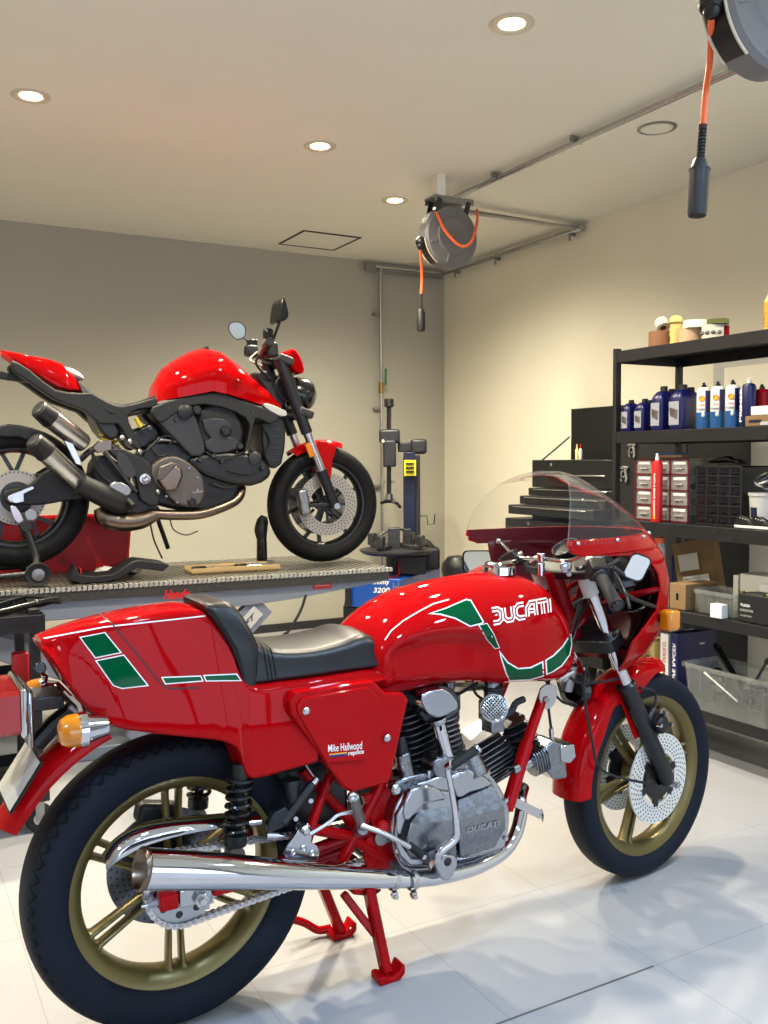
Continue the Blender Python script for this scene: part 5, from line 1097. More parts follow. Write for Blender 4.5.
MB().lathe([(0, .06), (.05, .055), (.082, .03), (.092, -.01), (.08, -.06), (.03, -.1), (0, -.1)], Q(298, 396, 0)+Vector((.02, 0, 0)), (.94, 0, -.3), 32).build('headlight', 'black_gloss', moto)
MB().lathe([(0, .068), (.05, .062), (.08, .038)], Q(298, 396, 0)+Vector((.02, 0, 0)), (.94, 0, -.3), 32).build('headlight_lens', 'clear_plastic', moto)
mb([(292, 348), (300, 355), (305, 370), (300, 374), (292, 368), (289, 358)], -.09, .09, 'flyscreen', 'red_paint', .012)
mb([(266, 412), (280, 416), (286, 430), (282, 464), (268, 466), (262, 440)], -.13, .13, 'radiator', 'black_satin', .01)
mb([(276, 380), (290, 372), (298, 384), (300, 396), (288, 402), (278, 396)], -.06, .06, 'headstock', 'black_plastic', .01)
mb([(255, 372), (276, 374), (286, 402), (278, 408), (262, 384)], -.05, .05, 'steering_cover', 'black_plastic', .01)
mt('handlebar', [(276, 362, .0), (262, 356, -.18), (268, 344, -.36)], .012, 'black_satin', k=4); mt('handlebar', [(276, 362, .0), (262, 358, .18), (248, 352, .36)], .012, 'black_satin', k=4)
mt('handlebar_grip', [(266, 347, -.28), (270, 341, -.40)], .019, 'rubber'); mt('handlebar_grip', [(254, 355, .27), (247, 352, .38)], .019, 'rubber')
MB().box(Q(268, 334, -.25), (.04, .05, .05)).build('brake_reservoir', 'black_gloss', moto, bevel=.01); MB().box(Q(270, 350, -.22), (.06, .08, .07)).build('switch_housing', 'black_satin', moto, bevel=.012); MB().box(Q(252, 344, .24), (.05, .05, .05)).build('clutch_reservoir', 'black_gloss', moto, bevel=.01)
MB().box(Q(251, 351, .2), (.06, .07, .06)).build('switch_housing', 'black_satin', moto, bevel=.012)
mt('brake_hose', [(262, 352, -.2), (256, 362, -.12), (262, 372, -.08), (272, 380, -.06)], .006, 'rubber', 8, 5); mt('brake_hose', [(257, 352, .1), (250, 360, .0), (262, 366, .0)], .005, 'steel_dull', 8, 5)
mt('mirror_stay', [(272, 343, -.24), (281, 318, -.30)], .007, 'black_satin'); c = Q(280, 312, -.3)
MB().prism(s2([(c.x+a, c.z+b_) for a, b_ in ((-.022, -.05), (.02, -.03), (.012, .03), (.0, .06), (-.014, .03))], 3), -.36, -.22).build('mirror_housing', 'black_gloss', moto, bevel=.006)
mt('mirror_stay', [(253, 346, .24), (247, 340, .28), (243, 337, .3)], .006, 'black_satin'); c = Q(237, 331, .3)
nv = (M.i.to_3x3() @ (CAM-(M.m @ (c-DZ)))).normalized(); mu = Vector((0, 0, 1)); mr = mu.cross(nv)
o2 = s2([(-.045, .015), (-.03, .045), (.02, .045), (.045, .015), (.04, -.03), (.0, -.045), (-.03, -.02)], 4)
MB().rings([[c+mr*a*s+mu*e*s+nv*k for a, e in o2] for k, s in ((-.02, .7), (-.005, 1), (.003, 1))]).build('mirror_housing', 'black_gloss', moto, ang=50); MB().add([c+mr*a*.9+mu*e*.9+nv*.005 for a, e in o2], [tuple(range(len(o2)))]).build('mirror_glass', 'mirror', moto, flat=True)
# front mudguard
b = MB(); rs = []
for i in range(21):
    a = R(74+i*50/20); d = Vector((cos(a), 0, sin(a))); w = .066; sk = .02+.05*max(0, sin((i-4)/12*pi)) if 4 < i < 16 else .02
    rs.append([fa+d*(.315+h)+Vector((0, w*y, 0)) for y, h in ((-1, -sk), (-1, -.01), (-.7, .008), (0, .016), (.7, .008), (1, -.01), (1, -sk), (.96, -sk), (.95, -.012), (0, .012), (-.95, -.012), (-.96, -sk))])
b.rings(rs).build('front_mudguard', 'red_bright', moto, ang=50)
mb([(318, 441), (332, 444), (337, 447), (333, 460), (330, 485), (323, 470), (318, 455)], -.085, -.07, 'mudguard_flank', 'red_bright', .005, both=True)

for i in range(9):
    a = R(20+40*i); c = Q(180, 484, -.163)+Vector((cos(a)*.085, 0, sin(a)*.085)); MB().cyl(c, c-Vector((0, .006, 0)), .006, n=6).build('cover_bolt', 'steel_dull', moto)
mb([(160, 467), (172, 462), (178, 464), (170, 472), (163, 480), (157, 480)], -.19, -.15, 'cover_facet', 'engine_bronze', .006, sm=0)
for pts_, r_ in (([(168, 446, -.13), (178, 438, -.15), (188, 440, -.15), (196, 452, -.14)], .005), ([(150, 446, -.14), (160, 456, -.15), (170, 452, -.15)], .005), ([(206, 452, -.15), (222, 460, -.16), (244, 452, -.15)], .006), ([(226, 470, -.16), (246, 474, -.16), (262, 470, -.15)], .005), ([(136, 456, -.13), (150, 448, -.15), (164, 436, -.16), (178, 440, -.14)], .004), ([(262, 424, -.14), (270, 440, -.14), (266, 452, -.14)], .006), ([(242, 484, -.12), (226, 488, -.14), (212, 484, -.15)], .007)):
    mt('hose', pts_, r_, 'rubber', 8, 5)
for p_, r_ in (((214, 456), .012), ((222, 462), .010), ((240, 446), .016), ((252, 450), .009), ((200, 460), .012), ((262, 468), .010), ((176, 420), .009), ((150, 428), .013), ((168, 409), .009), ((252, 412), .008)):
    MB().lathe([(0, -.008), (r_*.7, -.008), (r_, -.003), (r_, .012)], Q(*p_, -.165), 'y', 16).build('cover_cap', 'grey_metal', moto)
for k in range(7): MB().box(Q(275, 424+6*k, -.135), (.05, .004, .006)).build('radiator_fin', 'grey_metal', moto)
mb([(118, 452), (128, 458), (136, 474), (128, 478), (118, 466)], -.152, -.148, 'frame_web', 'grey_metal', .002)
mt('frame_brace', [(104, 452, -.14), (122, 474, -.14), (136, 492, -.14)], .010, 'grey_metal'); mt('frame_brace', [(92, 452, -.14), (100, 474, -.13), (118, 488, -.13)], .008, 'black_satin', k=3)
mb([(110, 484), (122, 482), (132, 490), (126, 497), (112, 494)], -.16, -.13, 'passenger_peg_bracket', 'steel_dull', .006)
MB().tube([Q(128, 500, -.18), Q(134, 506, -.22)], .012, 12).build('footpeg', 'rubber', moto)
for a in (0, 1):
    b = MB(); ch2 = [(12+70*k/23, (487 if a == 0 else 476)+(-4 if a else 4)*k/23) for k in range(24)]
    for (u0, v0) in ch2: b.box(Q(u0, v0, .07), (.011, .012, .008))
    b.build('drive_chain', 'steel_dull', moto)
# ================================================================ workshop lift
LZ = .78; Lf = Frame(.45, 4.05, R(-4)); lift = empty('motorcycle_lift', Lf.loc, Lf.hd, 'grey lift table with studded tread deck carrying the naked motorcycle', 'lift')
X0, X1, WD = -1.3, Lf.pz(392, 568, LZ).x, .78
m = mat('tread_plate', (150, 144, 130), .42, .55); t = NT(m); x, y, z = t.xyz()
def dia(sx):
    u = t.math('FRACT', t.math('ADD', t.math('MULTIPLY', t.math('ADD', x, t.math('MULTIPLY', y, sx)), 1/.05), 100)); v = t.math('FRACT', t.math('ADD', t.math('MULTIPLY', t.math('SUBTRACT', y, t.math('MULTIPLY', x, sx)), 1/.05), 100))
    u = t.math('ABSOLUTE', t.math('SUBTRACT', u, .5)); v = t.math('ABSOLUTE', t.math('SUBTRACT', v, .5)); return t.math('MULTIPLY', t.math('LESS_THAN', u, .38), t.math('LESS_THAN', v, .13))
h = t.math('MAXIMUM', dia(1.), 0); t.col(t.mix(h, lin((62, 60, 57)), lin((196, 192, 178)))); t.bump(h, .8, .003)
MB().box(((X0+X1)/2, WD/2, LZ-.004), (X1-X0, WD, .008)).build('deck', 'tread_plate', lift)
b = MB(); n = int((X1-X0)/.0215)
for i in range(n): xx = X0+(i+.5)*(X1-X0)/n; b.prism([(xx-.009, LZ-.016), (xx+.009, LZ-.012), (xx+.006, LZ+.004), (xx-.006, LZ+.004)], -.006, .012)
o = b.build('tread_edge', 'cream_metal' if 'cream_metal' in MAT else noisy('cream_metal', (176, 174, 164), .4, .5), lift); o['kind'] = 'stuff'
b = MB(); b.box(((X0+X1)/2-.01, .006, LZ-.032), (X1-X0-.02, .012, .045)); sidep = b.build('side_plate', 'tread_side' if 'tread_side' in MAT else noisy('tread_side', (64, 62, 58), .45, .5, .35, 90, .4), lift)
mat('lift_grey', (118, 124, 136), .45, .2)
z1 = LZ-.055; xs = Lf.p(250, 600, .03).x
b = MB(); b.rings([[(x_, .02, z1), (x_, .02, zl), (x_, .10, zl), (x_, .10, z1)] for x_, zl in ((X0, LZ-.14), (xs, LZ-.135), (X1-.45, LZ-.115), (X1-.02, LZ-.062))]); b.build('deck_beam', 'lift_grey', lift, bevel=.004)
b = MB(); b.rings([[(x_, WD-.1, z1), (x_, WD-.1, zl), (x_, WD-.02, zl), (x_, WD-.02, z1)] for x_, zl in ((X0, LZ-.14), (X1-.45, LZ-.115), (X1-.02, LZ-.062))]); b.build('deck_beam', 'lift_grey', lift, bevel=.004)
a0, a1 = Lf.p(262, 603, .06), Lf.p(215, 655, .06); d = (a1-a0)
for yy in (0, .5):
    o_ = Vector((0, yy, 0)); e = a0+d*((a0.z-.06)/(-d.z)) if d.z < 0 else a1
    MB().bar(a0+o_, e+o_, .12, .05, (0, 1, 0)).build('scissor_arm', 'lift_grey', lift, bevel=.004)
    c_ = Vector((a0.x-1.4, a0.y, a0.z)); MB().bar(c_+o_+Vector((0, .06, 0)), Vector((a0.x-.1, a0.y+.06, .06))+o_, .10, .04, (0, 1, 0)).build('scissor_arm', 'lift_grey', lift, bevel=.004)
MB().bar(a0+d*.12+Vector((0, -.03, 0)), a0+d*.62+Vector((0, -.03, 0)), .062, .006, (0, 1, 0)).build('name_plate', 'grey_white', lift)
tv = d.normalized(); text_at('LIFT', 'plate_lettering', 'black_gloss', lift, a0+d*.5+Vector((0, -.036, -.015)), -tv*.09, Vector((0, 0, .03)), .01)
MB().box((.3, .33, .03), (1.9, .5, .06)).build('base_frame', 'lift_grey', lift, bevel=.006)
s0 = Lf.p(313, 589, .018); s1 = Lf.p(331, 576, .018); MB().box(((s0.x+s1.x)/2, .017, (s0.z+s1.z)/2), (s1.x-s0.x, .004, s1.z-s0.z)).build('warning_sticker', 'red_plastic', lift)
for k in range(4): MB().box(((s0.x+s1.x)/2, .0145, s0.z+(s1.z-s0.z)*(.25+.17*k)), ((s1.x-s0.x)*.8, .001, .003)).build('sticker_print', 'grey_white', lift)
p0, p1 = Lf.p(162, 597, .0185), Lf.p(189, 586, .0185); text_at('Handy', 'brand_script', 'red_plastic', lift, Vector((p0.x, -.0075, p0.z-.022)), (p1.x-p0.x, 0, .0), (0, 0, .055), .035, shear=.35, off=0)
MB().box(Lf.p(340, 588, .018), (.006, .006, .006)).build('beam_bolt', 'steel', lift)
lm = Lf.m
def onlift(px, py, y): return Lf.m @ Lf.p(px, py, y)
# cable hanging under the lift
c = [onlift(*p) for p in ((306, 595, -.03), (300, 612, -.03), (288, 632, -.03), (276, 645, -.03))]; c.append(Vector((c[-1].x-.35, c[-1].y, .02)))
o = empty('air_hose', (c[-1].x, c[-1].y, 0), 0, 'thin black hose hanging under the lift near the red warning sticker', 'hose'); MB().tube([p-o.location for p in c], .007, 8, k=5).build('hose', 'rubber', o)
# red crate behind the rear wheel
y = .50; r0, r1 = Lf.p(0, 562, y), Lf.p(131, 516, y); ztop = r1.z
cr = empty('storage_crate', tuple(Lf.m @ Vector((r1.x-.3, y+.16, LZ+.002))), Lf.hd, 'red plastic crate on the lift behind the rear wheel', 'crate'); H = ztop-LZ
sec = lambda k: [(a, e) for a, e in rrect(.66*k, .17*k+.02, .03, 4)]
MB().rings([[(a*s_, e*s_, zz) for a, e in rrect(.64, .19, .03, 4)] for zz, s_ in ((.0, .93), (H-.02, 1), (H-.02, 1.03), (H, 1.03), (H, .97), (.02, .9))], cap1=True).build('tub', 'red_plastic', cr, bevel=.002)
# paddock stand
ps = empty('paddock_stand', tuple(Lf.m @ Vector((Lf.pz(38, 586, LZ).x, .1, LZ+.001))), Lf.hd, 'black paddock stand with small rollers holding up the rear wheel', 'stand')
T2 = lambda px, py, y: (lambda v: Vector((v.x, v.y, max(v.z, .019))))(Lf.p(px, py, y)-Lf.m.inverted() @ Vector(ps.location))
wc = T2(38, 574, .10); wc.z = .052; r_ = .052
for yy in (0, .36):
    c = wc+Vector((0, yy, 0)); MB().lathe([(.012, -.018), (r_*.55, -.018), (r_*.6, -.012), (r_*.95, -.02), (r_, -.01), (r_, .01), (r_*.95, .02), (.012, .018)], c, 'y', 32, closed=True).build('roller', 'rubber', ps); MB().lathe([(.0, -.022), (r_*.5, -.019), (r_*.5, .019), (0, .022)], c, 'y', 20).build('roller_hub', 'steel_dull', ps)
    MB().tube([c+Vector((-.01, .03, .01)), T2(36, 556, .16)+Vector((0, yy*.92, 0)), T2(26, 528, .18)+Vector((0, yy*.92, 0))], .016, 12, k=4).build('upright', 'black_satin', ps)
    MB().cyl(T2(26, 526, .16)+Vector((0, yy*.92, 0)), T2(26, 526, .20)+Vector((0, yy*.92, 0)), .022, n=16).build('spool_hook', 'black_plastic', ps)
    MB().tube([c+Vector((-.02, .03, .0)), T2(0, 577, .14)+Vector((0, yy, 0)), T2(0, 577, .14)+Vector((-.3, yy*.9, 0))], .014, 12).build('side_tube', 'black_satin', ps)
MB().tube([T2(0, 577, .14)+Vector((-.3, 0, 0)), T2(0, 577, .14)+Vector((-.3, .25, 0))], .014, 12).build('cross_tube', 'black_satin', ps)
# removed belly panel, tools, black boot
def lying(name, lab, cat, pts, y0, y1, z0, th, m, group=None):
    P_ = [Lf.p(a, b_, (y0+y1)/2) for a, b_ in pts]; cx = sum(p.x for p in P_)/len(P_)
    o = empty(name, tuple(Lf.m @ Vector((cx, (y0+y1)/2, LZ))), Lf.hd, lab, cat, group); return o, [(p.x-cx, p.z-LZ) for p in P_], (y1-y0)/2
o, pp, w = lying('belly_panel', 'black plastic belly panel taken off and lying on the lift', 'panel', [(67, 575), (74, 561), (77, 569), (90, 571), (110, 569), (128, 557), (135, 555), (160, 558), (166, 560), (160, 566), (132, 563), (116, 574), (100, 577), (80, 578)], .10, .26, 0, .1, 0)
mn = min(p[1] for p in pp); MB().prism([(a, b_-mn+.002) for a, b_ in pp], -w, w).build('panel_shell', 'black_plastic', o, bevel=.004); MB().box((-.15, -.0, .05), (.006, .1, .03)).build('reflector_strip', 'red_plastic', o)
for k, (px, py, w_, m_, lab) in enumerate(((105, 569, .11, 'paper', 'crumpled clear bag of parts behind the belly panel'), (132, 567, .08, 'steel_dull', 'small silver part beside the belly panel'))):
    c = onlift(px, py, .34); c.z = LZ; b = MB(); random.seed(5+k); ring = []
    b.ball((0, 0, .022), (w_/2, .04, .022), n=10, m=6); b.v = [(a+random.uniform(-.008, .008), e+random.uniform(-.008, .008), max(0, z_+random.uniform(-.006, .006))) for a, e, z_ in b.v]; o = b.build('parts_bag' if k == 0 else 'metal_bracket', m_, flat=True); o.location = c; tag(o, lab, 'bag' if k == 0 else 'bracket')
c0, c1 = Lf.p(188, 565, .28), Lf.p(275, 562, .28)
o = empty('tool_tray', tuple(Lf.m @ Vector(((c0.x+c1.x)/2, .28, LZ+.001))), Lf.hd, 'flat tan tray scattered with hand tools on the lift deck', 'tray'); L_ = (c1.x-c0.x)
MB().box((0, 0, .006), (L_, .16, .012)).build('tray_base', 'tan', o, bevel=.003); b = MB()
for s in (-1, 1): MB().box((0, s*.077, .014), (L_, .006, .026)).build('tray_rim', 'tan', o, bevel=.002)
for k, (dx, dy, an, ln, nm, m_, lab) in enumerate(((-.11, 0, .35, .13, 'pliers', 'black_satin', 'black handled pliers at the left end of the tan tray'), (-.02, .03, -.1, .16, 'spanner', 'steel', 'shiny spanner in the middle of the tan tray'), (.06, -.03, .15, .15, 'screwdriver', 'black_gloss', 'dark screwdriver lying along the tan tray'), (.12, .02, -.2, .12, 'socket_wrench', 'steel_dull', 'dull socket wrench at the right end of the tan tray'))):
    c = Lf.m @ Vector(((c0.x+c1.x)/2+dx*L_/.36, .28+dy, LZ+.013)); e = empty(nm, tuple(c), Lf.hd+an, lab, 'tool')
    if nm == 'pliers':
        MB().tube([(-ln/2, .018, .01), (-.01, .006, .01), (.0, 0, .01)], .007, 8, k=3).build('handle', 'black_satin', e); MB().tube([(-ln/2, -.018, .01), (-.01, -.006, .01), (.0, 0, .01)], .007, 8, k=3).build('handle', 'black_satin', e); MB().box((.025, 0, .01), (.05, .018, .012)).build('jaw', 'steel', e, bevel=.003)
    elif nm == 'spanner':
        MB().bar((-ln/2, 0, .006), (ln/2, 0, .006), .012, .006).lathe([(.007, 0), (.014, 0), (.014, .008), (.007, .008)], (ln/2, 0, .002), 'z', 16, closed=True).lathe([(.006, 0), (.012, 0), (.012, .008), (.006, .008)], (-ln/2, 0, .002), 'z', 16, closed=True).build('shaft', 'steel', e)
    elif nm == 'screwdriver':
        MB().tube([(-ln/2, 0, .012), (-ln/2+.01, 0, .012), (-.02, 0, .012), (-.01, 0, .012)], [.007, .011, .011, .007], 12).build('handle', 'black_gloss', e); MB().cyl((-.015, 0, .012), (ln/2, 0, .009), .003, n=8).build('blade', 'steel', e)
    else:
        MB().bar((-ln/2, 0, .01), (ln/2-.02, 0, .01), .012, .012).build('handle', 'steel_dull', e, bevel=.003); MB().cyl((ln/2-.01, 0, 0), (ln/2-.01, 0, .028), .014, n=16).build('head', 'steel_dull', e)
c = onlift(262, 556, .42); c.z = LZ; e = empty('spray_bottle', tuple(c), 0, 'black bottle with bulky top standing behind the front wheel on the lift', 'bottle')
H = onlift(262, 516, .42).z-LZ; MB().lathe([(0, 0), (.026, 0), (.028, .006), (.026, H*.5), (.024, H*.58)], axis='z', n=24).build('body', 'black_gloss', e)
MB().tube([(0, 0, H*.55), (-.004, 0, H*.72), (.006, 0, H*.9), (.014, 0, H)], [.027, .034, .03, .016], 18, k=3).build('trigger_head', 'black_plastic', e)
# ================================================================ tyre changer
D = 6.45; tc = atd(385, 560, D); tc = Vector((tc.x, tc.y, 0)); V = lambda px, py, d=D: (atd(px, py, d)-tc)
ch = empty('tyre_changer', tuple(tc), 0, 'blue and grey tyre changing machine with a tall column in the corner', 'tyre changer')
k_ = .0; RZ = lambda a: Matrix.Rotation(a, 3, 'Z'); ra_ = AZ*-1
def cbox(x0, y0, x1, y1, d0, d1, name, m, bevel=.01, tp=None):
    """box between two picture corners, faces square to the viewer, depth d0..d1"""
    a, b_ = V(x0, y1, d0), V(x1, y0, d0); fwd = Vector((sin(AZ), cos(AZ), 0)); rt = Vector((cos(AZ), -sin(AZ), 0)); w = (b_-a).dot(rt); h = b_.z-a.z; c = a+rt*w/2+Vector((0, 0, h/2))+fwd*(d1-d0)/2
    return MB().box(c, (w, d1-d0, h), Matrix((rt, fwd, Vector((0, 0, 1)))).transposed()).build(name, m, ch, bevel=bevel, seg=3)
fwd = Vector((sin(AZ), cos(AZ), 0)); rt = Vector((cos(AZ), -sin(AZ), 0)); UP = Vector((0, 0, 1))
# cabinet: front-left face with the model name, angled right flank
def cpris(pts, z0, z1, name, m, bevel=.008): return MB().rings([[(p.x, p.y, z0) for p in pts], [(p.x, p.y, z1) for p in pts]]).build(name, m, ch, bevel=bevel)
f0, f1, f2 = V(350, 590, 6.1), V(400, 590, 5.95), V(440, 590, 6.55); bk1, bk0 = f2+fwd*.25, f0+fwd*.6
ztop, zbot = V(350, 576.5, 6.1).z, V(350, 607, 6.1).z
cpris([f0, f1, f2, bk1, bk0], zbot, ztop, 'cabinet', 'blue_enamel')
g0, g1 = V(343, 600, 6.15), V(420, 600, 5.9); cpris([g0, g1, f2+rt*.02, bk1, bk0-rt*.05], 0, zbot-.002, 'cabinet_base', 'black_satin')
cbox(345, 581, 351, 606, 6.08, 6.2, 'side_pedal_guard', 'black_plastic', .003)
u_ = (f1-f0).normalized(); w_ = (f1-f0).length; nrm = u_.cross(UP)*1
for txt, zf, hf in (('monty', .70, .17), ('3200', .47, .17)):
    text_at(txt, 'model_lettering', 'white_decal', ch, Vector((f0.x, f0.y, zbot+(ztop-zbot)*zf))+u_*w_*.47-fwd*.004, u_*w_*.33, Vector((0, 0, (ztop-zbot)*hf)), .02, shear=.2)
lt = lambda dx, dz, w, h: MB().box(Vector((f0.x, f0.y, zbot+(ztop-zbot)*dz))+u_*w_*dx-fwd*.002, (w, .003, h), Matrix((u_, fwd, UP)).transposed()).build('logo_bar', 'lift_grey', ch)
lt(.87, .68, .008, .05); lt(.97, .68, .008, .05); lt(.92, .66, .03, .01)
# turntable with clamps
tt = V(396, 549, 6.2); MB().lathe([(0, -.03), (.22, -.03), (.245, -.012), (.245, 0), (.05, .012), (0, .012)], tt, 'z', 48).build('turntable', 'grey_metal', ch)
MB().cyl(tt-Vector((0, 0, .16)), tt-Vector((0, 0, .02)), .07, n=24).build('turntable_shaft', 'black_satin', ch)
for a in range(4):
    an = a*pi/2+.5; d = Vector((cos(an), sin(an), 0)); MB().bar(tt+d*.06+UP*.02, tt+d*.19+UP*.02, .06, .03).build('clamp_slide', 'cast_dark', ch, bevel=.004); MB().box(tt+d*.19+UP*.06, (.05, .05, .08), RZ(an)).build('clamp_jaw', 'cast_dark', ch, bevel=.006)
cbox(388, 528, 400, 551, 6.1, 6.2, 'clamp_bracket', 'cast_dark', .004); cbox(403, 529, 411, 551, 6.25, 6.32, 'clamp_bracket', 'cast_dark', .004)
MB().tube([V(374, 545, 6.1), V(382, 534, 6.1), V(394, 529, 6.15), V(404, 530, 6.2)], .008, 8, k=5).build('bead_lever', 'cast_dark', ch)
# bead breaker lump at the right, hoses
cbox(424, 548, 440, 570, 6.35, 6.5, 'bead_breaker', 'black_plastic', .02); MB().tube([V(415, 545, 6.4), V(425, 543, 6.4), V(432, 549, 6.4)], .03, 12, k=4).build('bead_breaker_arm', 'black_plastic', ch)
cbox(398, 556, 426, 575, 6.1, 6.4, 'gearbox', 'black_satin', .01); MB().tube([V(386, 572, 6.0), V(392, 578, 6.0), V(399, 574, 6.0), V(399, 562, 6.05)], .006, 8, k=5).build('air_line', 'red_paint_dark', ch)
# column and swing arm head
cbox(404, 455, 420, 546, 6.55, 6.75, 'column', 'lift_dark' if 'lift_dark' in MAT else mat('lift_dark', (44, 45, 50), .45, .2).name, .008)
cbox(404, 452, 415, 546, 6.53, 6.56, 'column_face', 'navy_dark' if 'navy_dark' in MAT else mat('navy_dark', (20, 27, 56), .4).name, .004)
cbox(404, 460, 416, 476, 6.44, 6.46, 'warning_label', 'yellow', .001); 
for k in range(3): cbox(406, 463+4*k, 414, 464.4+4*k, 6.425, 6.438, 'label_print', 'black_satin', 0)
cbox(411, 439, 427, 454, 6.5, 6.8, 'column_head', 'lift_dark', .02); cbox(398, 442, 413, 452, 6.55, 6.7, 'swing_arm', 'lift_dark', .01)
cbox(379, 429, 400, 443, 6.5, 6.7, 'tool_carriage', 'lift_dark', .02); cbox(383, 440, 396, 467, 6.5, 6.66, 'tool_carriage_lower', 'lift_dark', .014)
MB().cyl(V(389, 400, 6.58), V(389, 502, 6.58), .017, n=6).build('tool_shaft', 'black_satin', ch); MB().cyl(V(389, 399, 6.58), V(389, 407, 6.58), .034, n=10).build('shaft_cap', 'black_plastic', ch, bevel=.004)
MB().cyl(V(383, 441, 6.5), V(383, 441, 6.46), .012, n=12).build('lock_button', 'grey_white', ch)
MB().cyl(V(389, 494, 6.58), V(389, 503, 6.58), .026, n=14).build('tool_collar', 'steel_dull', ch); MB().tube([V(381, 503, 6.5), V(389, 501, 6.55), V(396, 503, 6.55), V(400, 507, 6.5)], .011, 10, k=4).build('mount_head', 'black_satin', ch)
MB().tube([V(418, 516, 6.5), V(427, 516, 6.5), V(428, 525, 6.5), V(434, 524, 6.5), V(435, 514, 6.5)], .004, 8).build('tool_hook', 'black_satin', ch)
# dark dome seen behind the tank and mirror
c = atd(458, 566, 5.4); e = empty('work_stool', (c.x, c.y, .0), 0, 'black round stool top just showing behind the fuel cap of the sport bike', 'stool')
MB().lathe([(.0, c.z+.065), (.06, c.z+.055), (.09, c.z+.02), (.098, c.z-.02), (.09, c.z-.06), (.05, c.z-.08)], (0, 0, 0), 'z', 32).build('seat', 'black_satin', e); MB().cyl((0, 0, .02), (0, 0, c.z-.07), .025, n=16).build('pole', 'black_satin', e); MB().lathe([(0, .03), (.2, .02), (.22, 0), (0, 0)], (0, 0, 0), 'z', 32).build('base', 'black_satin', e)
# ================================================================ black tool cart at the left
ct = empty('tool_cart', (.18, 3.62, 0), 0, 'black steel tool cart behind the tail of the sport bike', 'cart'); K = lambda px, py, d: atd(px, py, d)-Vector(ct.location)
cz = K(38, 812, 3.35); x1 = .33; yN = -.24; xL = -1.0; yF = .22; zt = .80
for xx, yy in ((x1-.03, yN+.03), (x1-.03, yF-.03), (xL+.03, yN+.03), (xL+.03, yF-.03)):
    MB().box((xx, yy, (zt+.13)/2), (.035, .035, zt-.13)).build('post', 'black_satin', ct, bevel=.003); c = Vector((xx, yy, .05))
    MB().lathe([(0, -.016), (.04, -.016), (.05, -.008), (.05, .008), (.04, .016), (0, .016)], c, 'y', 28).build('caster_wheel', 'rubber', ct); MB().lathe([(0, -.018), (.022, -.018), (.022, .018), (0, .018)], c, 'y', 20).build('caster_hub', 'grey_white', ct)
    MB().box(c+Vector((0, .022, .03)), (.03, .004, .07)).box(c+Vector((0, -.022, .03)), (.03, .004, .07)).box(c+Vector((0, 0, .07)), (.05, .05, .006)).build('caster_fork', 'steel_dull', ct)
for zz, h_ in ((.14, .05), (.50, .04), (zt-.05, .06)):
    MB().box(((x1+xL)/2, (yN+yF)/2, zz-h_/2+.003), (x1-xL, yF-yN, .006)).build('shelf_plate', 'black_satin', ct)
    for a, b_ in (((x1, yN), (x1, yF)), ((xL, yN), (xL, yF)), ((x1, yN), (xL, yN)), ((x1, yF), (xL, yF))): MB().bar((*a, zz), (*b_, zz), .006, h_).build('shelf_lip', 'black_satin', ct, bevel=.001)
MB().tube([K(0, 613, 3.30), K(52, 600, 3.28), K(60, 599, 3.28)], [.016, .016, .018], 14).build('handle', 'black_gloss', ct); MB().tube([K(0, 604, 3.5), K(28, 596, 3.5), K(58, 598, 3.3)], .008, 10).build('handle_rail', 'black_satin', ct)
for px, py in ((37, 601), (36, 610), (26, 626), (2, 632)): MB().ball(K(px, py, 3.24), .006, n=8, m=6).build('cart_bolt', 'steel', ct)
c = atd(19, 652, 3.3); o = MB().box((0, 0, .075), (.055, .05, .15)).build('canister', 'red_plastic', bevel=.008); o.location = (c.x, 3.47, .4885); tag(o, 'red box standing on the middle shelf of the black cart', 'box')
# red jack box under the lift
c = Lf.i @ atd(110, 611, 4.25); MB().box(c, (.05, .04, .05)).box(c+Vector((0, 0, .05)), (.02, .02, .08)).build('safety_catch', 'red_plastic', lift, bevel=.004)
# ================================================================ steel rack with workshop supplies
XF = 3.10; XBK = 3.55; S = lambda px, py, X=XF: onp(px, py, 0, X)
YP = S(613, 349).y; YE = 1.55
rack = empty('storage_rack', (XF, YP, 0), 0, 'tall black steel rack with five loaded shelves along the beige wall', 'rack'); RO = Vector(rack.location)
def rb(x0, y0, z0, x1, y1, z1, name, m='rack_black', bevel=.002): return MB().box((Vector((x0, y0, z0))+Vector((x1, y1, z1)))/2-RO, (abs(x1-x0), abs(y1-y0), abs(z1-z0))).build(name, m, rack, bevel=bevel)
noisy('rack_black', (19, 19, 22), .5, .1, .1, 30)
ztop = S(613, 349).z
levels = [(S(616.4, 351.5).z, S(616.4, 363).z), (S(615, 432).z, S(615, 443.6).z), (S(650, 522).z, S(650, 535).z), (S(685, 612).z, S(685, 623).z), (S(700, 709.5).z, S(700, 721).z)]
for x in (XF, XBK-.04):
    for y in (YP-.022, YE): rb(x, y, 0, x+.034, y+.022, ztop, 'upright')
for zt_, zb_ in levels:
    rb(XF-.004, YE, zb_, XF+.012, YP-.03, zt_, 'beam'); rb(XBK-.012, YE, zb_, XBK, YP, zt_, 'beam'); rb(XF, YP-.012, zb_, XBK, YP, zt_, 'beam'); rb(XF, YE, zb_, XBK, YE+.012, zt_, 'beam')
    rb(XF+.01, YE+.01, zt_-.010, XBK-.01, YP-.012, zt_-.0005, 'shelf_board')
ZS = [l[0]+.0005 for l in levels]
def at_shelf(px, lev, X):
    """y on the shelf at picture column px and depth line X"""
    y0 = S(px, 400, X).y; z = ZS[lev]; y = y0
    return y
def put(o, x, y, z): o.location = (x, y, z+.001); return o
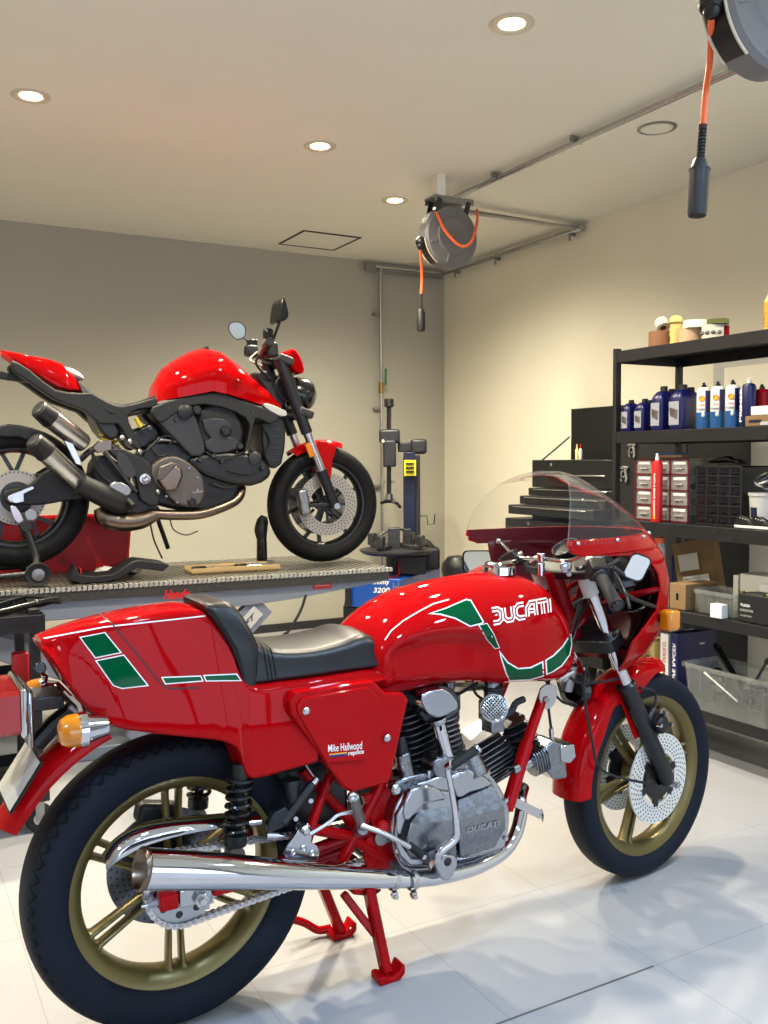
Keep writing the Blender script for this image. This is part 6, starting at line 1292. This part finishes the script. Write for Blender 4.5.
def bottle(lev, px, X, w, d, h, lab, grp=None, label_m='silver_label', body='navy'):
    y = at_shelf(px, lev, X); z = ZS[lev]+.001; e = empty('oil_bottle', (X, y, z), 0, lab, 'bottle', grp)
    sec = lambda kw, kd, zz: [(a*kd, b_*kw, zz) for a, b_ in rrect(d, w, min(w, d)*.3, 3)]
    MB().rings([sec(.96, .96, 0), sec(1, 1, .006), sec(1, 1, h*.68), sec(.92, .92, h*.76), sec(.5, .6, h*.87), sec(.34, .42, h*.89)]).build('body', body, e, ang=40)
    MB().cyl((0, 0, h*.87), (0, 0, h), w*.24, w*.22, 16).build('cap', 'black_plastic', e, bevel=.002)
    MB().box((-d/2-.0008, 0, h*.36), (.0012, w*.72, h*.52)).build('front_label', label_m, e); MB().prism([(w*-.3, h*.42), (w*.3, h*.5), (w*.25, h*.3), (w*-.25, h*.22)], -d/2-.002, -d/2-.0012, 'yz').build('label_band', 'steel_dull', e)
    return e
mat('silver_label', (150, 152, 162), .35)
# --- second shelf: oil bottles
hS, hL = (S(629, 399).z-ZS[1]), (S(664, 385).z-ZS[1])
bottle(1, 631.5, 3.17, .055, .09, hS, 'small navy oil bottle at the far left end of the second shelf')
bottle(1, 645, 3.17, .06, .09, hS, 'small navy oil bottle second from the rack post')
bottle(1, 650, 3.30, .06, .09, hS*1.02, 'small navy oil bottle standing behind the front row beside the big ones')
bottle(1, 664, 3.17, .072, .11, hL, 'tall navy oil bottle, left one of the big pair')
bottle(1, 683, 3.17, .08, .11, hL, 'tall navy oil bottle, right one of the big pair beside the white cans')
bottle(1, 672, 3.33, .07, .09, hL, 'tall navy oil bottle half hidden behind the big pair'); bottle(1, 691, 3.33, .07, .09, hL, 'tall navy oil bottle hidden just behind the first white can')
def spray(lev, px, X, r, h, lab, body, cap='black_plastic', grp=None, z=None, kind='can'):
    y = at_shelf(px, lev, X); e = empty('spray_can', (X, y, (ZS[lev] if z is None else z)+.001), 0, lab, 'can', grp)
    MB().lathe([(0, 0), (r*.94, 0), (r, .004), (r, h*.84), (r*.8, h*.9), (r*.4, h*.92)], axis='z', n=28).build('body', body, e, ang=30)
    MB().cyl((0, 0, h*.9), (0, 0, h*.97), r*.34, n=14).cyl((0, 0, h*.97), (-r*.12, 0, h*1.02), r*.2, n=10).build('nozzle', cap, e); return e
hC = S(711, 382).z-ZS[1]
def wrap(e, r, z0, z1, a0, a1, m, name): 
    return MB().lathe([(r+.0008, z0), (r+.0008, z1)], axis='z', n=14, a0=a0, a1=a1).build(name, m, e)
def shell_can(px, lab):
    e = spray(1, px, 3.16, .030, hC, lab, 'white')
    wrap(e, .030, 0, hC*.36, R(110), R(290), 'pale_blue', 'blue_band'); wrap(e, .030, hC*.36, hC*.84, R(232), R(290), 'navy', 'side_stripe')
    d = Vector((-.9, -.43, 0)).normalized(); u = Vector((0, 0, 1)).cross(d); c = d*.0315+Vector((0, 0, hC*.66))
    pts = [c+u*(.011*cos(t))+Vector((0, 0, .011*sin(t))) for t in [R(200+ i*28) for i in range(10)]]
    MB().rings([[p for p in pts], [p+d*.001 for p in pts]]).build('shell_emblem', 'shell_yellow', e); MB().rings([[c+u*(.0128*cos(t))+Vector((0, 0, .0128*sin(t)))-d*.0004 for t in [2*pi*i/16 for i in range(16)]], [c+u*(.0128*cos(t))+Vector((0, 0, .0128*sin(t)))+d*.0004 for t in [2*pi*i/16 for i in range(16)]]]).build('emblem_border', 'red_plastic', e)
    text_at('Advance', 'brand_lettering', 'navy', e, d*.0325+Vector((0, 0, hC*.4))-u*.022, u*.044, (0, 0, .012), .02, shear=.3, off=.001)
    text_at('Shell', 'brand_lettering', 'red_plastic', e, d*.032+Vector((0, 0, hC*.5))-u*.012, u*.024, (0, 0, .008), .02, off=.001)
    MB().ball(d*.028+Vector((0, 0, hC*.3))+u*.006, (.008, .008, .012), n=10, m=6).build('droplet_print', 'white', e); return e
shell_can(704, 'white and blue spray can nearest the navy oil bottles'); shell_can(718, 'white and blue spray can in the middle of the three'); shell_can(733, 'white and blue spray can beside the dark blue can')
e = spray(1, 749, 3.16, .028, S(750, 378).z-ZS[1], 'dark blue spray can with a white cap on the second shelf', 'navy', 'white')
text_at('PRIMER', 'side_lettering', 'white_decal', e, Vector((-.0275, .012, .02)), (0, 0, .14), Vector((-.002, .01, 0)), .02)
spray(1, 762, 3.22, .033, S(762, 383).z-ZS[1], 'dark red can standing behind the cardboard box', 'red_paint_dark')
def carton(lev, px0, px1, pyt, X, dep, m, lab, name='carton', z=None, cat='box', extra=None, tilt=0):
    a, b_ = at_shelf(px0, lev, X), at_shelf(px1, lev, X); zb = (ZS[lev] if z is None else z)+.001; h = S((px0+px1)/2, pyt, X).z-zb; w = abs(a-b_)
    e = empty(name, (X+dep/2, (a+b_)/2, zb), 0, lab, cat); MB().box((0, 0, h/2), (dep, w, h)).build('body', m, e, bevel=.002); e['w'] = w; e['h'] = h; return e
def print_on(e, txt, y0, z0, w, h, m='black_gloss', dep=.1): return text_at(txt, 'print', m, e, Vector((-dep/2-.001, y0, z0)), (0, -w, 0), (0, 0, h), .01)
e = carton(1, 745.5, 772, 415.5, 3.12, .12, 'cardboard', 'brown cardboard box at the right of the second shelf'); zc = ZS[1]+e['h']+.002; MB().box((-.0605, .015, .02), (.001, .06, .012)).build('print', 'navy_dark', e); MB().box((-.0605, -.03, .01), (.001, .04, .014)).build('print', 'grey_white', e)
e = carton(1, 751, 772, 406, 3.13, .10, 'white', 'flat white box lying on the brown cardboard box', z=zc)
# --- top shelf: tapes and jars
def roll(c, r, h, ax, m1, lab, m2='cardboard', inner=.5, name='tape_roll'):
    e = empty(name, tuple(c), 0, lab, 'tape'); 
    MB().lathe([(r*inner, -h/2), (r, -h/2), (r, h/2), (r*inner, h/2)], (0, 0, 0), ax, 36, closed=True).build('tape', m1, e, bevel=.001); MB().lathe([(r*inner*.92, -h/2), (r*inner, -h/2), (r*inner, h/2), (r*inner*.92, h/2)], (0, 0, 0), ax, 36, closed=True).build('core', m2, e); return e
z0 = ZS[0]+.002; X = 3.22
mat('wood', (150, 104, 74), .5); mat('skin_label', (214, 178, 140), .6); mat('olive_label', (92, 100, 40), .5)
c = S(660, 340, X); r = .052; h = S(660, 331, X).z-z0-.004; roll((X, c.y, z0+h/2), r, h, 'z', 'wood', 'brown wood-coloured tape roll at the left end of the top shelf')
c = S(662, 326, X); roll((X, c.y, z0+h+.031), .030, .045, (.3, .6, .75), 'paper', 'small white roll lying tilted on top of the brown tape roll')
y = S(676, 330, X).y; H = S(676, 315, X).z-z0; e = empty('wax_jar', (X, y, z0), 0, 'cream yellow ribbed jar between the brown roll and the tapes', 'jar')
MB().lathe([(0, 0), (.026, 0), (.028, H*.1), (.024, H*.25), (.029, H*.4), (.024, H*.6), (.030, H*.72), (.030, H*.86), (.022, H*.95), (0, H)], axis='z', n=28).build('body', 'cream', e, ang=60); MB().lathe([(.0305, H*.7), (.0305, H*.76)], axis='z', n=28).build('label', 'brass', e)
hA = S(690, 329.5, X).z-z0; roll((X, S(690, 335, X).y, z0+hA/2), .050, hA, 'z', 'skin_label', 'pale orange tape roll with printed side under the white roll')
roll((X, S(695, 322, X).y, z0+hA+.001+.017), .052, .034, 'z', 'white', 'thick white tape roll resting on the pale orange one')
hB = S(711, 325.5, X).z-z0; rl = roll((X+.01, S(712, 333, X).y, z0+hB/2), .050, hB, 'z', 'paper', 'white tape roll printed with dark ovals')
for k in range(6): a = R(100+k*30); MB().ball((.0495*cos(a), .0495*sin(a), 0), (.009, .012, .009), n=10, m=5).build('oval_print', 'steel_dull', rl)
roll((X+.012, S(716, 322, X).y, z0+hB+.012), .046, .022, 'z', 'olive_label', 'green and black tape roll on top of the oval-printed one')
c = S(724, 329, X+.03); spray(0, 725.5, X+.03, .012, .07, 'tiny red and white tube beside the tape rolls', 'red_paint_dark', 'white')
y = S(775, 330, 3.2).y; H = S(770, 292, 3.2).z-z0; e = empty('yellow_bottle', (3.2, y, z0), 0, 'large yellow bottle cut by the edge of the view on the top shelf', 'bottle')
MB().lathe([(0, 0), (.040, 0), (.043, .01), (.043, H*.75), (.03, H*.92), (.018, H)], axis='z', n=28).build('body', 'cream', e, ang=50); b = MB()
for k in range(14): b.lathe([(.0435, H*.1+k*H*.045), (.0455, H*.115+k*H*.045), (.0435, H*.13+k*H*.045)], axis='z', n=28)
b.build('ribs', 'shell_yellow', e)
# --- third shelf: drawer cabinets
def drawers(lev, px0, px1, pyt, X, dep, cols, rows, body, front, lab, pull, X2=None, lblm=None, face=None):
    a, b_ = at_shelf(px0, lev, X), at_shelf(px1, lev, X); z = ZS[lev]+.001; h = S((px0+px1)/2, pyt, X).z-z; w = a-b_; e = empty('drawer_cabinet', (X+dep/2, (a+b_)/2, z), 0, lab, 'drawer cabinet'); t = .006
    b = MB(); b.box((dep/2-t/2, 0, h/2), (t, w, h)); b.box((0, w/2-t/2, h/2), (dep, t, h)); b.box((0, -w/2+t/2, h/2), (dep, t, h)); b.box((0, 0, t/2), (dep, w, t)); b.box((0, 0, h-t/2), (dep, w, t))
    for i in range(1, cols): b.box((0, w/2-w*i/cols, h/2), (dep, t, h))
    for j in range(1, rows): b.box((0, 0, h*j/rows), (dep, w, t*.7))
    b.build('case', body, e, bevel=.001)
    if face:
        b = MB(); F_ = -dep/2-.001
        for i in range(cols+1): b.box((F_, w/2-w*i/cols+(t/2 if i == cols else -t/2 if i == 0 else 0), h/2), (.004, t*1.3, h))
        for j in range(rows+1): b.box((F_, 0, h*j/rows+(t/2 if j == 0 else -t/2 if j == rows else 0)), (.004, w, t*1.1))
        b.build('face_grid', face, e)
    cw, chh = (w-t)/cols-t*1.3, (h-t)/rows-t*1.2
    for i in range(cols):
        for j in range(rows):
            c = Vector((-dep/2+.004, w/2-t/2-(w-t)*(i+.5)/cols, t/2+(h-t)*(j+.5)/rows)); d = MB().box(c, (.003, cw, chh)).box(c+Vector((dep*.35, 0, -chh/2+.002)), (dep*.7, cw, .002)).build('drawer', front, e)
            MB().box(c+Vector((-.005, 0, -chh*.12)), (.008, cw*.45, .004)).build('drawer_pull', pull, d)
            if lblm: MB().box(c+Vector((-.002, 0, chh*.28)), (.001, cw*.72, chh*.2)).build('drawer_label', lblm, d)
            MB().box(c+Vector((dep*.3, 0, -chh*.25)), (dep*.3, cw*.7, chh*.4)).build('small_parts', 'steel_dull' if (i+j) % 2 else 'grey_metal', d)
    return e
drawers(2, 636, 690, 458.5, 3.16, .18, 3, 4, (mat('maroon', (96, 24, 34), .4).name, 'clear_plastic')[1], 'clear_drawer', 'white and maroon cabinet of clear little drawers on the third shelf', 'grey_white', lblm='white', face='maroon')
a = at_shelf(690, 2, 3.16); hh = S(663, 458.5, 3.16).z-ZS[2]; 
e = drawers(2, 697, 743, 466, 3.15, .20, 4, 6, 'black_plastic', 'smoke_plastic', 'black cabinet of smoked drawers beside the maroon one', 'black_satin')
e2 = spray(2, 658, 3.115, .0255, S(658, 455, 3.115).z-ZS[2], 'tall red brake cleaner can in front of the maroon drawer cabinet', 'red_plastic', 'white')
text_at('PARTS & BRAKE CLEANER', 'side_lettering', 'white_decal', e2, Vector((-.0265, -.004, .22)), (0, 0, -.19), Vector((0, -.011, .0)), .03); text_at('S-40', 'side_lettering', 'yellow', e2, Vector((-.0265, -.004, .06)), (0, 0, -.045), Vector((0, -.012, 0)), .03)
zc = ZS[2]+hh+.004
e = empty('magazine_pile', (3.24, at_shelf(684, 2, 3.24), zc), 0, 'two thin magazines lying on the maroon drawer cabinet', 'magazine'); MB().box((0, .02, .006), (.15, .16, .011)).build('lower_magazine', 'cardboard', e); MB().box((-.0, .05, .016), (.13, .12, .009)).build('upper_magazine', 'pale_blue', e)
e = empty('work_glove', (3.22, at_shelf(724, 2, 3.22), ZS[2]+.1, ), 0, 'black glove lying on top of the smoked drawer cabinet', 'glove'); zg = S(724, 466, 3.15).z-ZS[2]+.004; e.location.z = ZS[2]+zg
MB().tube([(0, .07, .012), (0, .03, .018), (.01, -.02, .024), (0, -.06, .015)], [.011, .018, .026, .012], 12, k=4, flat=.6).build('palm', 'black_satin', e, ang=60)
for k in range(4): MB().tube([(-.015+.01*k, -.05, .018), (-.02+.012*k, -.08, .016), (-.02+.012*k, -.10, .008)], .007, 8, k=3).build('finger', 'black_satin', e, ang=60)
# bucket with a reel, shoes
y = at_shelf(768, 2, 3.2); e = empty('white_tub', (3.2, y, ZS[2]+.001), 0, 'white tub at the right edge of the third shelf', 'tub'); H = S(765, 493, 3.2).z-ZS[2]
MB().lathe([(0, 0), (.058, 0), (.066, H*.92), (.070, H*.92), (.070, H), (.064, H), (.056, .006), (0, .006)], axis='z', n=36).build('tub', 'grey_white', e, ang=40); MB().lathe([(.0615, H*.3), (.064, H*.6)], axis='z', n=10, a0=R(150), a1=R(185)).build('tub_label', 'navy_dark', e)
e = empty('cable_coil', (3.2, y, ZS[2]+H+.002), 0, 'black and silver coil of cable in the white tub', 'cable')
for k in range(4): MB().tube([(cos(a)*.045, sin(a)*.04, .03+.02*sin(a+k)+.012*k) for a in [2*pi*i/20 for i in range(20)]], .007, 8, closed=True).build('loop', 'black_satin' if k % 2 else 'steel_dull', e)
for k, (px, lab) in enumerate(((742, 'white soled black trainer lying in front of the smoked drawers'), (758, 'black and white trainer beside the white tub'))):
    y = at_shelf(px, 2, 3.105); e = empty('trainer', (3.13, y, ZS[2]+.002), 0, lab, 'shoe'); o_ = [(-.05, -.02), (-.02, -.028), (.03, -.024), (.05, 0), (.03, .024), (-.02, .024), (-.05, .018)]
    sec = lambda s_, z_, dz=0: [(x*.55, yy*1.15*0+yy, z_) for yy, x in s2([(a*s_, b_*s_) for a, b_ in o_], 2)]
    MB().rings([sec(1, 0), sec(1, .012)]).build('sole', 'white', e, bevel=.002); MB().rings([sec(.95, .012), sec(.9, .03), [(x, yy*.6+.012, .05) for x, yy, z in sec(.7, 0)]]).build('upper', 'black_satin', e, ang=60)
    for q in range(3): MB().box((-.006, -.016+.013*q, .036+.003*q), (.018, .004, .003)).build('lace', 'white', e)
# --- fourth shelf
e = carton(3, 672, 688, 584, 3.12, .10, 'cardboard', 'long tan cardboard box behind the fairing on the fourth shelf'); e.location.x = 3.17; 
MB().box((.06, 0, e['h']/2), (.20, e['w']*.99, e['h']*.96)).build('box_side', 'cardboard', e); MB().box((-.052, 0, e['h']*.5), (.001, .012, .03)).build('print', 'black_gloss', e)
yb = at_shelf(714, 3, 3.45); zb = ZS[3]; e = empty('shipping_box', (3.40, yb, zb+.001), 0, 'large opened cardboard with white labels leaning at the back', 'cardboard'); mm = Matrix.Rotation(R(-12), 3, 'X')
MB().box(mm @ Vector((0, 0, .165)), (.04, .25, .25), mm).build('board', 'cardboard', e, bevel=.003); MB().box(mm @ Vector((-.028, .03, .19)), (.002, .12, .08), mm).build('address_label', 'paper', e); MB().box(mm @ Vector((-.028, .0, .09)), (.002, .16, .07), mm).build('address_label', 'paper', e)
for q in range(5): MB().box(mm @ Vector((-.0295, .02, .07+.01*q)), (.001, .1, .002), mm).build('label_print', 'black_satin', e)
def open_bin(c, w, d, h, lab, name='clear_bin', m='clear_plastic', rib=6, cat='bin'):
    e = empty(name, tuple(c), 0, lab, cat); t = .003; f = lambda k, z: [(a*k, b_*k, z) for a, b_ in rrect(d, w, .02, 4)]
    MB().rings([f(.90, 0), f(1, h), f(.985, h), f(.885, t)]).build('bin_body', m, e, ang=40)
    b = MB(); b.rings([f(1.0, h-.018), f(1.05, h-.018), f(1.05, h), f(1.0, h), f(1.0, h-.018)], True, False, False).build('bin_rim', m, e)
    for s in (-1, 1):
        for k in range(rib): b2 = MB().box((s*d*.49, -w*.42+w*.84*k/(rib-1), h*.5), (.006, .003, h*.9)).build('bin_rib', m, e)
    return e
yb = (at_shelf(686, 3, 3.13)+at_shelf(735, 3, 3.13))/2; w_ = abs(at_shelf(686, 3, 3.13)-at_shelf(735, 3, 3.13)); hb = S(700, 590, 3.13).z-ZS[3]
open_bin((3.22, yb-.03, ZS[3]+.001), w_*.86, .17, hb, 'empty clear plastic bin on the fourth shelf', rib=5)
e = carton(3, 716.5, 728, 604.5, 3.105, .04, 'white', 'small white box in front of the clear bin'); e.location.x = 3.105
bw = .15; yb = at_shelf(757, 3, 3.11); e = empty('motorcycle_battery', (3.15, yb, ZS[3]+.001), 0, 'black motorcycle battery with white print on the fourth shelf', 'battery'); hb = S(745, 594, 3.11).z-ZS[3]
MB().box((0, 0, hb/2), (.085, bw, hb)).build('case', 'black_plastic', e, bevel=.004); MB().box((0, 0, hb*.97), (.08, bw*.6, hb*.14)).build('lid', 'black_satin', e, bevel=.003)
for s in (-1, 1): MB().box((-.03, s*bw*.42, hb+.003), (.018, .016, .012)).build('terminal', 'brass', e, bevel=.002)
text_at('YUASA', 'brand_lettering', 'white_decal', e, Vector((-.0435, bw*.42, hb*.55)), (0, -.05, 0), (0, 0, .012), .02); text_at('MAINTENANCE FREE', 'print', 'grey_white', e, Vector((-.0435, bw*.42, hb*.38)), (0, -.065, 0), (0, 0, .010), .01)
text_at('12V BATTERY', 'print', 'grey_white', e, Vector((-.0435, bw*.42, hb*.2)), (0, -.06, 0), (0, 0, .007), .01)
e = carton(3, 743, 775, 575.5, 3.3, .12, 'paper', 'pale patterned parts box stacked behind the battery')
e = carton(3, 736, 741, 575.5, 3.3, .12, 'paper', 'narrow pale parts box at the left behind the battery')
e = carton(3, 763, 775, 585, 3.24, .05, 'white', 'small white and red box above the battery')
b = MB().cyl((0, 0, 0), (0, 0, .20), .011, n=14).build('blue_tube', 'navy'); y = at_shelf(675, 3, 3.42); put(b, 3.42, y, ZS[3]); tag(b, 'thin bright blue tube standing against the rear post', 'tube')
e = spray(3, 661, 3.19, .028, S(661, 537, 3.19).z-ZS[3], 'spray can with an orange cap just visible behind the fairing', 'grey_white', 'orange'); MB().cyl((0, 0, .19*0+e.location.z*0+ (S(661, 546, 3.19).z-ZS[3])), (0, 0, S(661, 538, 3.19).z-ZS[3]), .022, n=20).build('overcap', 'orange', e)
# --- fifth shelf
def binder(px0, px1, pyt, X, dep, m, spine, lab, txt, tm):
    a, b_ = at_shelf(px0, 4, X), at_shelf(px1, 4, X); z = ZS[4]+.001; h = S((px0+px1)/2, pyt, X).z-z; w = abs(a-b_); e = empty('ring_binder', (X+dep/2, (a+b_)/2, z), 0, lab, 'binder')
    MB().box((0, w/2-.0015, h/2), (dep, .003, h)).box((0, -w/2+.0015, h/2), (dep, .003, h)).box((-dep/2+.0015, 0, h/2), (.003, w, h)).build('cover', m, e, bevel=.001); MB().box((.004, 0, h/2-.003), (dep-.02, w-.008, h-.012)).build('pages', 'paper', e)
    text_at(txt, 'spine_lettering', tm, e, Vector((-dep/2-.001, w*.2, h*.15)), (0, 0, h*.7), (0, w*-.4, 0), .02) if w < .09 else None
    return e, w, h
binder(663, 671.5, 634, 3.2, .22, 'white', 'x', 'white ring binder with red lettering on the bottom shelf', 'CAMPAGNOLO', 'red_plastic')
e, w, h = binder(673.5, 681, 634, 3.17, .25, 'navy', 'x', 'navy ring binder with white lettering beside the white one', 'CAFE RACER', 'white_decal'); MB().box((.03, -w/2-.0006, h*.8), (.03, .001, .008)).build('small_emblem', 'white', e)
e = carton(4, 621, 637, 655.5, 3.12, .1, 'cardboard', 'low brown box behind the fork on the bottom shelf'); ZBR = ZS[4]+e['h']+.002
for k, (p0, p1) in enumerate(((621, 627), (629, 636))):
    e = carton(4, p0, p1, 628, 3.125, .06, 'paper', ('left' and ('white and red slim box behind the fork tube', 'white and red slim box beside the fairing tip')[k]), name='slim_box', z=ZBR); MB().box((-.031, 0, e['h']*.55), (.001, e['w']*.5, e['h']*.8)).build('red_print', 'red_plastic', e)
e = carton(4, 642, 657, 640, 3.24, .1, 'cream', 'cream box behind the fairing tip on the bottom shelf')
a, b_ = at_shelf(680, 4, 3.07), at_shelf(772, 4, 3.07); hb = S(730, 672, 3.1).z-ZS[4]
bn = open_bin((3.19, (a+b_)/2-.02, ZS[4]+.001), abs(a-b_)*.98, .22, hb, 'large clear bin of black parts on the bottom shelf', rib=7)
by = bn.location.y; random.seed(3)
o = empty('black_parts', (3.19, by, ZS[4]+.006), 0, 'heap of black rubber offcuts inside the large clear bin', 'parts'); 
for k in range(16): MB().ball((random.uniform(-.06, .06), random.uniform(-.19, .19), random.uniform(.02, hb*.75)), (.028, .035, .022), Matrix.Rotation(random.uniform(0, 3), 3, 'Z'), 10, 6).build('offcut', ('black_plastic', 'grey_metal', 'black_satin')[k % 3], o)
def lean(name, lab, cat, p0, p1, w, m, r=.011):
    e = empty(name, tuple((p0+p1)/2), 0, lab, cat); q = (p0+p1)/2; MB().bar(p0-q, p1-q, w, r).build('bar', m, e, bevel=.003); MB().cyl(p1-q-(p1-p0)*.08, p1-q+(p1-p0)*.02, r*.9, n=12).build('end', m, e); return e
lean('black_bracket', 'long black bracket leaning out of the large clear bin', 'bracket', Vector((3.2, S(750, 700, 3.2).y, ZS[4]+.05)), S(716, 645, 3.28), .035, 'black_satin')
lean('black_bracket', 'short black bracket at the right edge of the large clear bin', 'bracket', Vector((3.15, S(742, 690, 3.15).y, ZS[4]+.06)), S(768, 660, 3.2), .03, 'black_plastic')
lean('white_rod', 'thin white rod standing slanted in the large clear bin', 'rod', S(738, 702, 3.12), S(705, 673, 3.14), .008, 'white', .006)
# ================================================================ black tool chest against the beige wall
XC = 3.72; tcx = empty('tool_chest', (XC, 4.9, 0), 0, 'black stepped tool chest with raised lid against the beige wall', 'tool chest'); TO = Vector(tcx.location)
G = lambda px, py, X: onp(px, py, 0, X)
def cb(X0, X1_, pxl, pyt, pxr, pyb, name, m='black_satin', bevel=.004, Xr=None):
    a = G(pxl, pyb, X0); b_ = G(pxr, pyt, X0); z0_, z1_ = G(pxl, pyb, X0).z, G(pxl, pyt, X0).z; c = Vector(((X0+X1_)/2, (a.y+b_.y)/2, (z0_+z1_)/2)); return MB().box(c-TO, (X1_-X0, abs(a.y-b_.y), abs(z1_-z0_))).build(name, m, tcx, bevel=bevel), c, a.y, b_.y, z0_, z1_
YL = G(532, 480, XC).y; YR = YL-.72; YR = G(604, 480, XC).y-.12
zl = [G(532, 460, XC).z, G(532, 487, XC).z]; 
def bx2(x0, x1_, y0, y1, z0_, z1_, name, m='black_satin', bevel=.004): return MB().box(Vector(((x0+x1_)/2, (y0+y1)/2, (z0_+z1_)/2))-TO, (abs(x1_-x0), abs(y1-y0), abs(z1_-z0_))).build(name, m, tcx, bevel=bevel)
def hnd(x, y0, y1, z, name='drawer_handle'): return MB().box(Vector((x-.006, (y0+y1)/2, z))-TO, (.014, abs(y1-y0), .008)).build(name, 'steel', tcx, bevel=.002)
XW = 4.17
bx2(XC, XW, YL, YR, zl[1], zl[0], 'top_box'); hnd(XC, YL-.15, YR+.1, (zl[0]*.45+zl[1]*.55)); MB().cyl(Vector((XC-.008, YL-.2, zl[0]-.03))-TO, Vector((XC, YL-.2, zl[0]-.03))-TO, .011, n=14).build('lock', 'steel', tcx)
# lid standing open at the back
zt2 = G(572, 409, XW-.06).z; bx2(XW-.07, XW-.03, G(572, 430, XW-.06).y, YR, zl[0], zt2, 'lid', 'black_satin'); MB().tube([Vector((XC+.06, YL-.03, zl[0]))-TO, Vector((XW-.1, G(572, 430, XW-.06).y-.02, zl[0]+.15))-TO], .006, 8).build('lid_strut', 'steel_dull', tcx)
# drawers stepping forward like stairs
sx = [XC-.0, XC-.06, XC-.13, XC-.20]; pys = [(487, 492), (493, 504), (504, 513)]; z = zl[1]; steps = [(.055, .0), (.085, .06), (.085, .12)]
z1_ = zl[1]
for k, (hh, out) in enumerate(((.05, .03), (.055, .10), (.06, .19))):
    bx2(XC-out, XW, YL, YR, z1_-hh, z1_-.004, 'drawer'); hnd(XC-out, YL-.06, YR+.05, z1_-.012)
    if out > .05:
        bx2(XC-out+.004, XC-out+.09, YL-.01, YR+.01, z1_-.008, z1_-.002, 'drawer_tray', 'grey_metal', 0)
    z1_ -= hh
bx2(XC, XW, YL, YR, z1_-.03, z1_, 'box_foot')
# roller cabinet below, wider and further out
XG = XC-.16; zc1 = z1_-.03; YL2 = G(505, 540, XG).y; bx2(XG, XW, YL2, YR-.05, .12, zc1, 'roller_cabinet', 'black_satin', .006); zz_ = zc1-.05
for hh in (.075, .075, .09, .12, .14):
    bx2(XG-.012, XG, YL2-.02, YR-.03, zz_-hh+.006, zz_, 'cabinet_drawer', 'black_plastic', .003); hnd(XG-.012, YL2-.08, YR+.05, zz_-.014); zz_ -= hh
MB().cyl(Vector((XG-.008, YL2-.25, zc1-.025))-TO, Vector((XG, YL2-.25, zc1-.025))-TO, .011, n=14).build('lock', 'steel', tcx)
for xx in (XG+.06, XW-.06):
    for yy in (YL2-.06, YR): c = Vector((xx, yy, .055))-TO; MB().lathe([(0, -.018), (.045, -.018), (.055, -.008), (.055, .008), (.045, .018), (0, .018)], c, 'y', 24).build('caster_wheel', 'rubber', tcx); MB().box(c+Vector((0, 0, .04)), (.05, .06, .05)).build('caster_fork', 'steel_dull', tcx)
# small bottles in the open top, spray guns hung on the cabinet behind the rack
for k, (px, m_, lab) in enumerate(((577, 'cream', 'small cream tube standing in the open top of the tool chest'), (580.5, 'red_plastic', 'small red topped tube in the open tool chest'))):
    c = G(px, 458, XC+.2); e = empty('glue_tube', (XC+.2, c.y, zl[0]+.001), 0, lab, 'tube'); H = G(px, 444, XC+.2).z-zl[0]; MB().lathe([(0, 0), (.011, 0), (.012, H*.6), (.004, H*.75)], axis='z', n=16).build('body', 'white' if k else 'cream', e); MB().cyl((0, 0, H*.72), (0, 0, H), .006, .003, 12).build('nozzle', m_, e)
XT = XC-.0
# tall black side locker behind the rack post holding hooks
lk = empty('black_locker', (3.78, G(620, 480, 3.66).y, 0), 0, 'tall black locker side with air guns hung on it behind the rack post', 'locker'); ya, yb_ = YR-.07, YR-.62; za = G(625, 418, 3.66).z
MB().box((.06, (ya+yb_)/2-lk.location.y, za/2+.02), (.46, ya-yb_, za-.04)).build('carcass', 'black_satin', lk, bevel=.005); MB().box((-.172, (ya+yb_)/2-lk.location.y, za/2+.02), (.006, (ya-yb_)*.94, za-.1)).build('locker_door', 'black_plastic', lk, bevel=.003)
def gun(px, py, lab, s_=1):
    c = G(px, py, 3.598); e = empty('air_gun', tuple(c), 0, lab, 'air gun'); MB().tube([(0, .03*s_, .03*s_), (0, .0, .035*s_), (0, -.035*s_, .03*s_)], .010*s_, 10, k=3).build('barrel', 'steel', e); MB().tube([(0, -.01*s_, .03*s_), (0, -.02*s_, -.02*s_), (0, -.018*s_, -.045*s_)], .009*s_, 10, k=3).build('grip', 'steel', e)
    MB().tube([(0, .015*s_, .02*s_), (0, .03*s_, -.01*s_), (0, .02*s_, -.04*s_)], .004*s_, 8, k=3).build('trigger', 'steel_dull', e); MB().lathe([(.012*s_, -.006), (.02*s_, -.006), (.02*s_, .006), (.012*s_, .006)], (0, .0, 0), 'x', 20, closed=True).build('ring', 'steel', e)
gun(624, 474, 'chrome air gun hanging lower beside the rack post'); gun(632, 450, 'white and chrome air gun hanging just under the second shelf', .9)

GROUPS = {('oil_bottle',): 'navy oil bottles on the second shelf', ('spray_can',): 'spray cans on the rack', ('tape_roll',): 'tape rolls on the top shelf', ('carton',): 'boxes on the rack shelves', ('slim_box',): 'slim boxes on the bottom shelf', ('ring_binder',): 'ring binders on the bottom shelf', ('drawer_cabinet',): 'small drawer cabinets on the third shelf', ('trainer',): 'trainers on the third shelf', ('hose_reel',): 'hose reels hanging from the ceiling', ('air_gun',): 'air guns hung on the locker', ('glue_tube',): 'tubes in the open tool chest', ('black_bracket',): 'brackets in the large clear bin', ('clear_bin',): 'clear plastic bins on the rack', ('steel_conduit',): 'galvanised pipes under the ceiling', ('wall_socket',): 'outlet plates on the back wall'}
for o in bpy.data.objects:
    if o.parent is None and 'label' in o and 'group' not in o:
        base = o.name.split('.')[0]
        if (base,) in GROUPS: o['group'] = GROUPS[(base,)]
        elif base == 'ceiling_light': o['group'] = 'recessed lights in the visible ceiling'
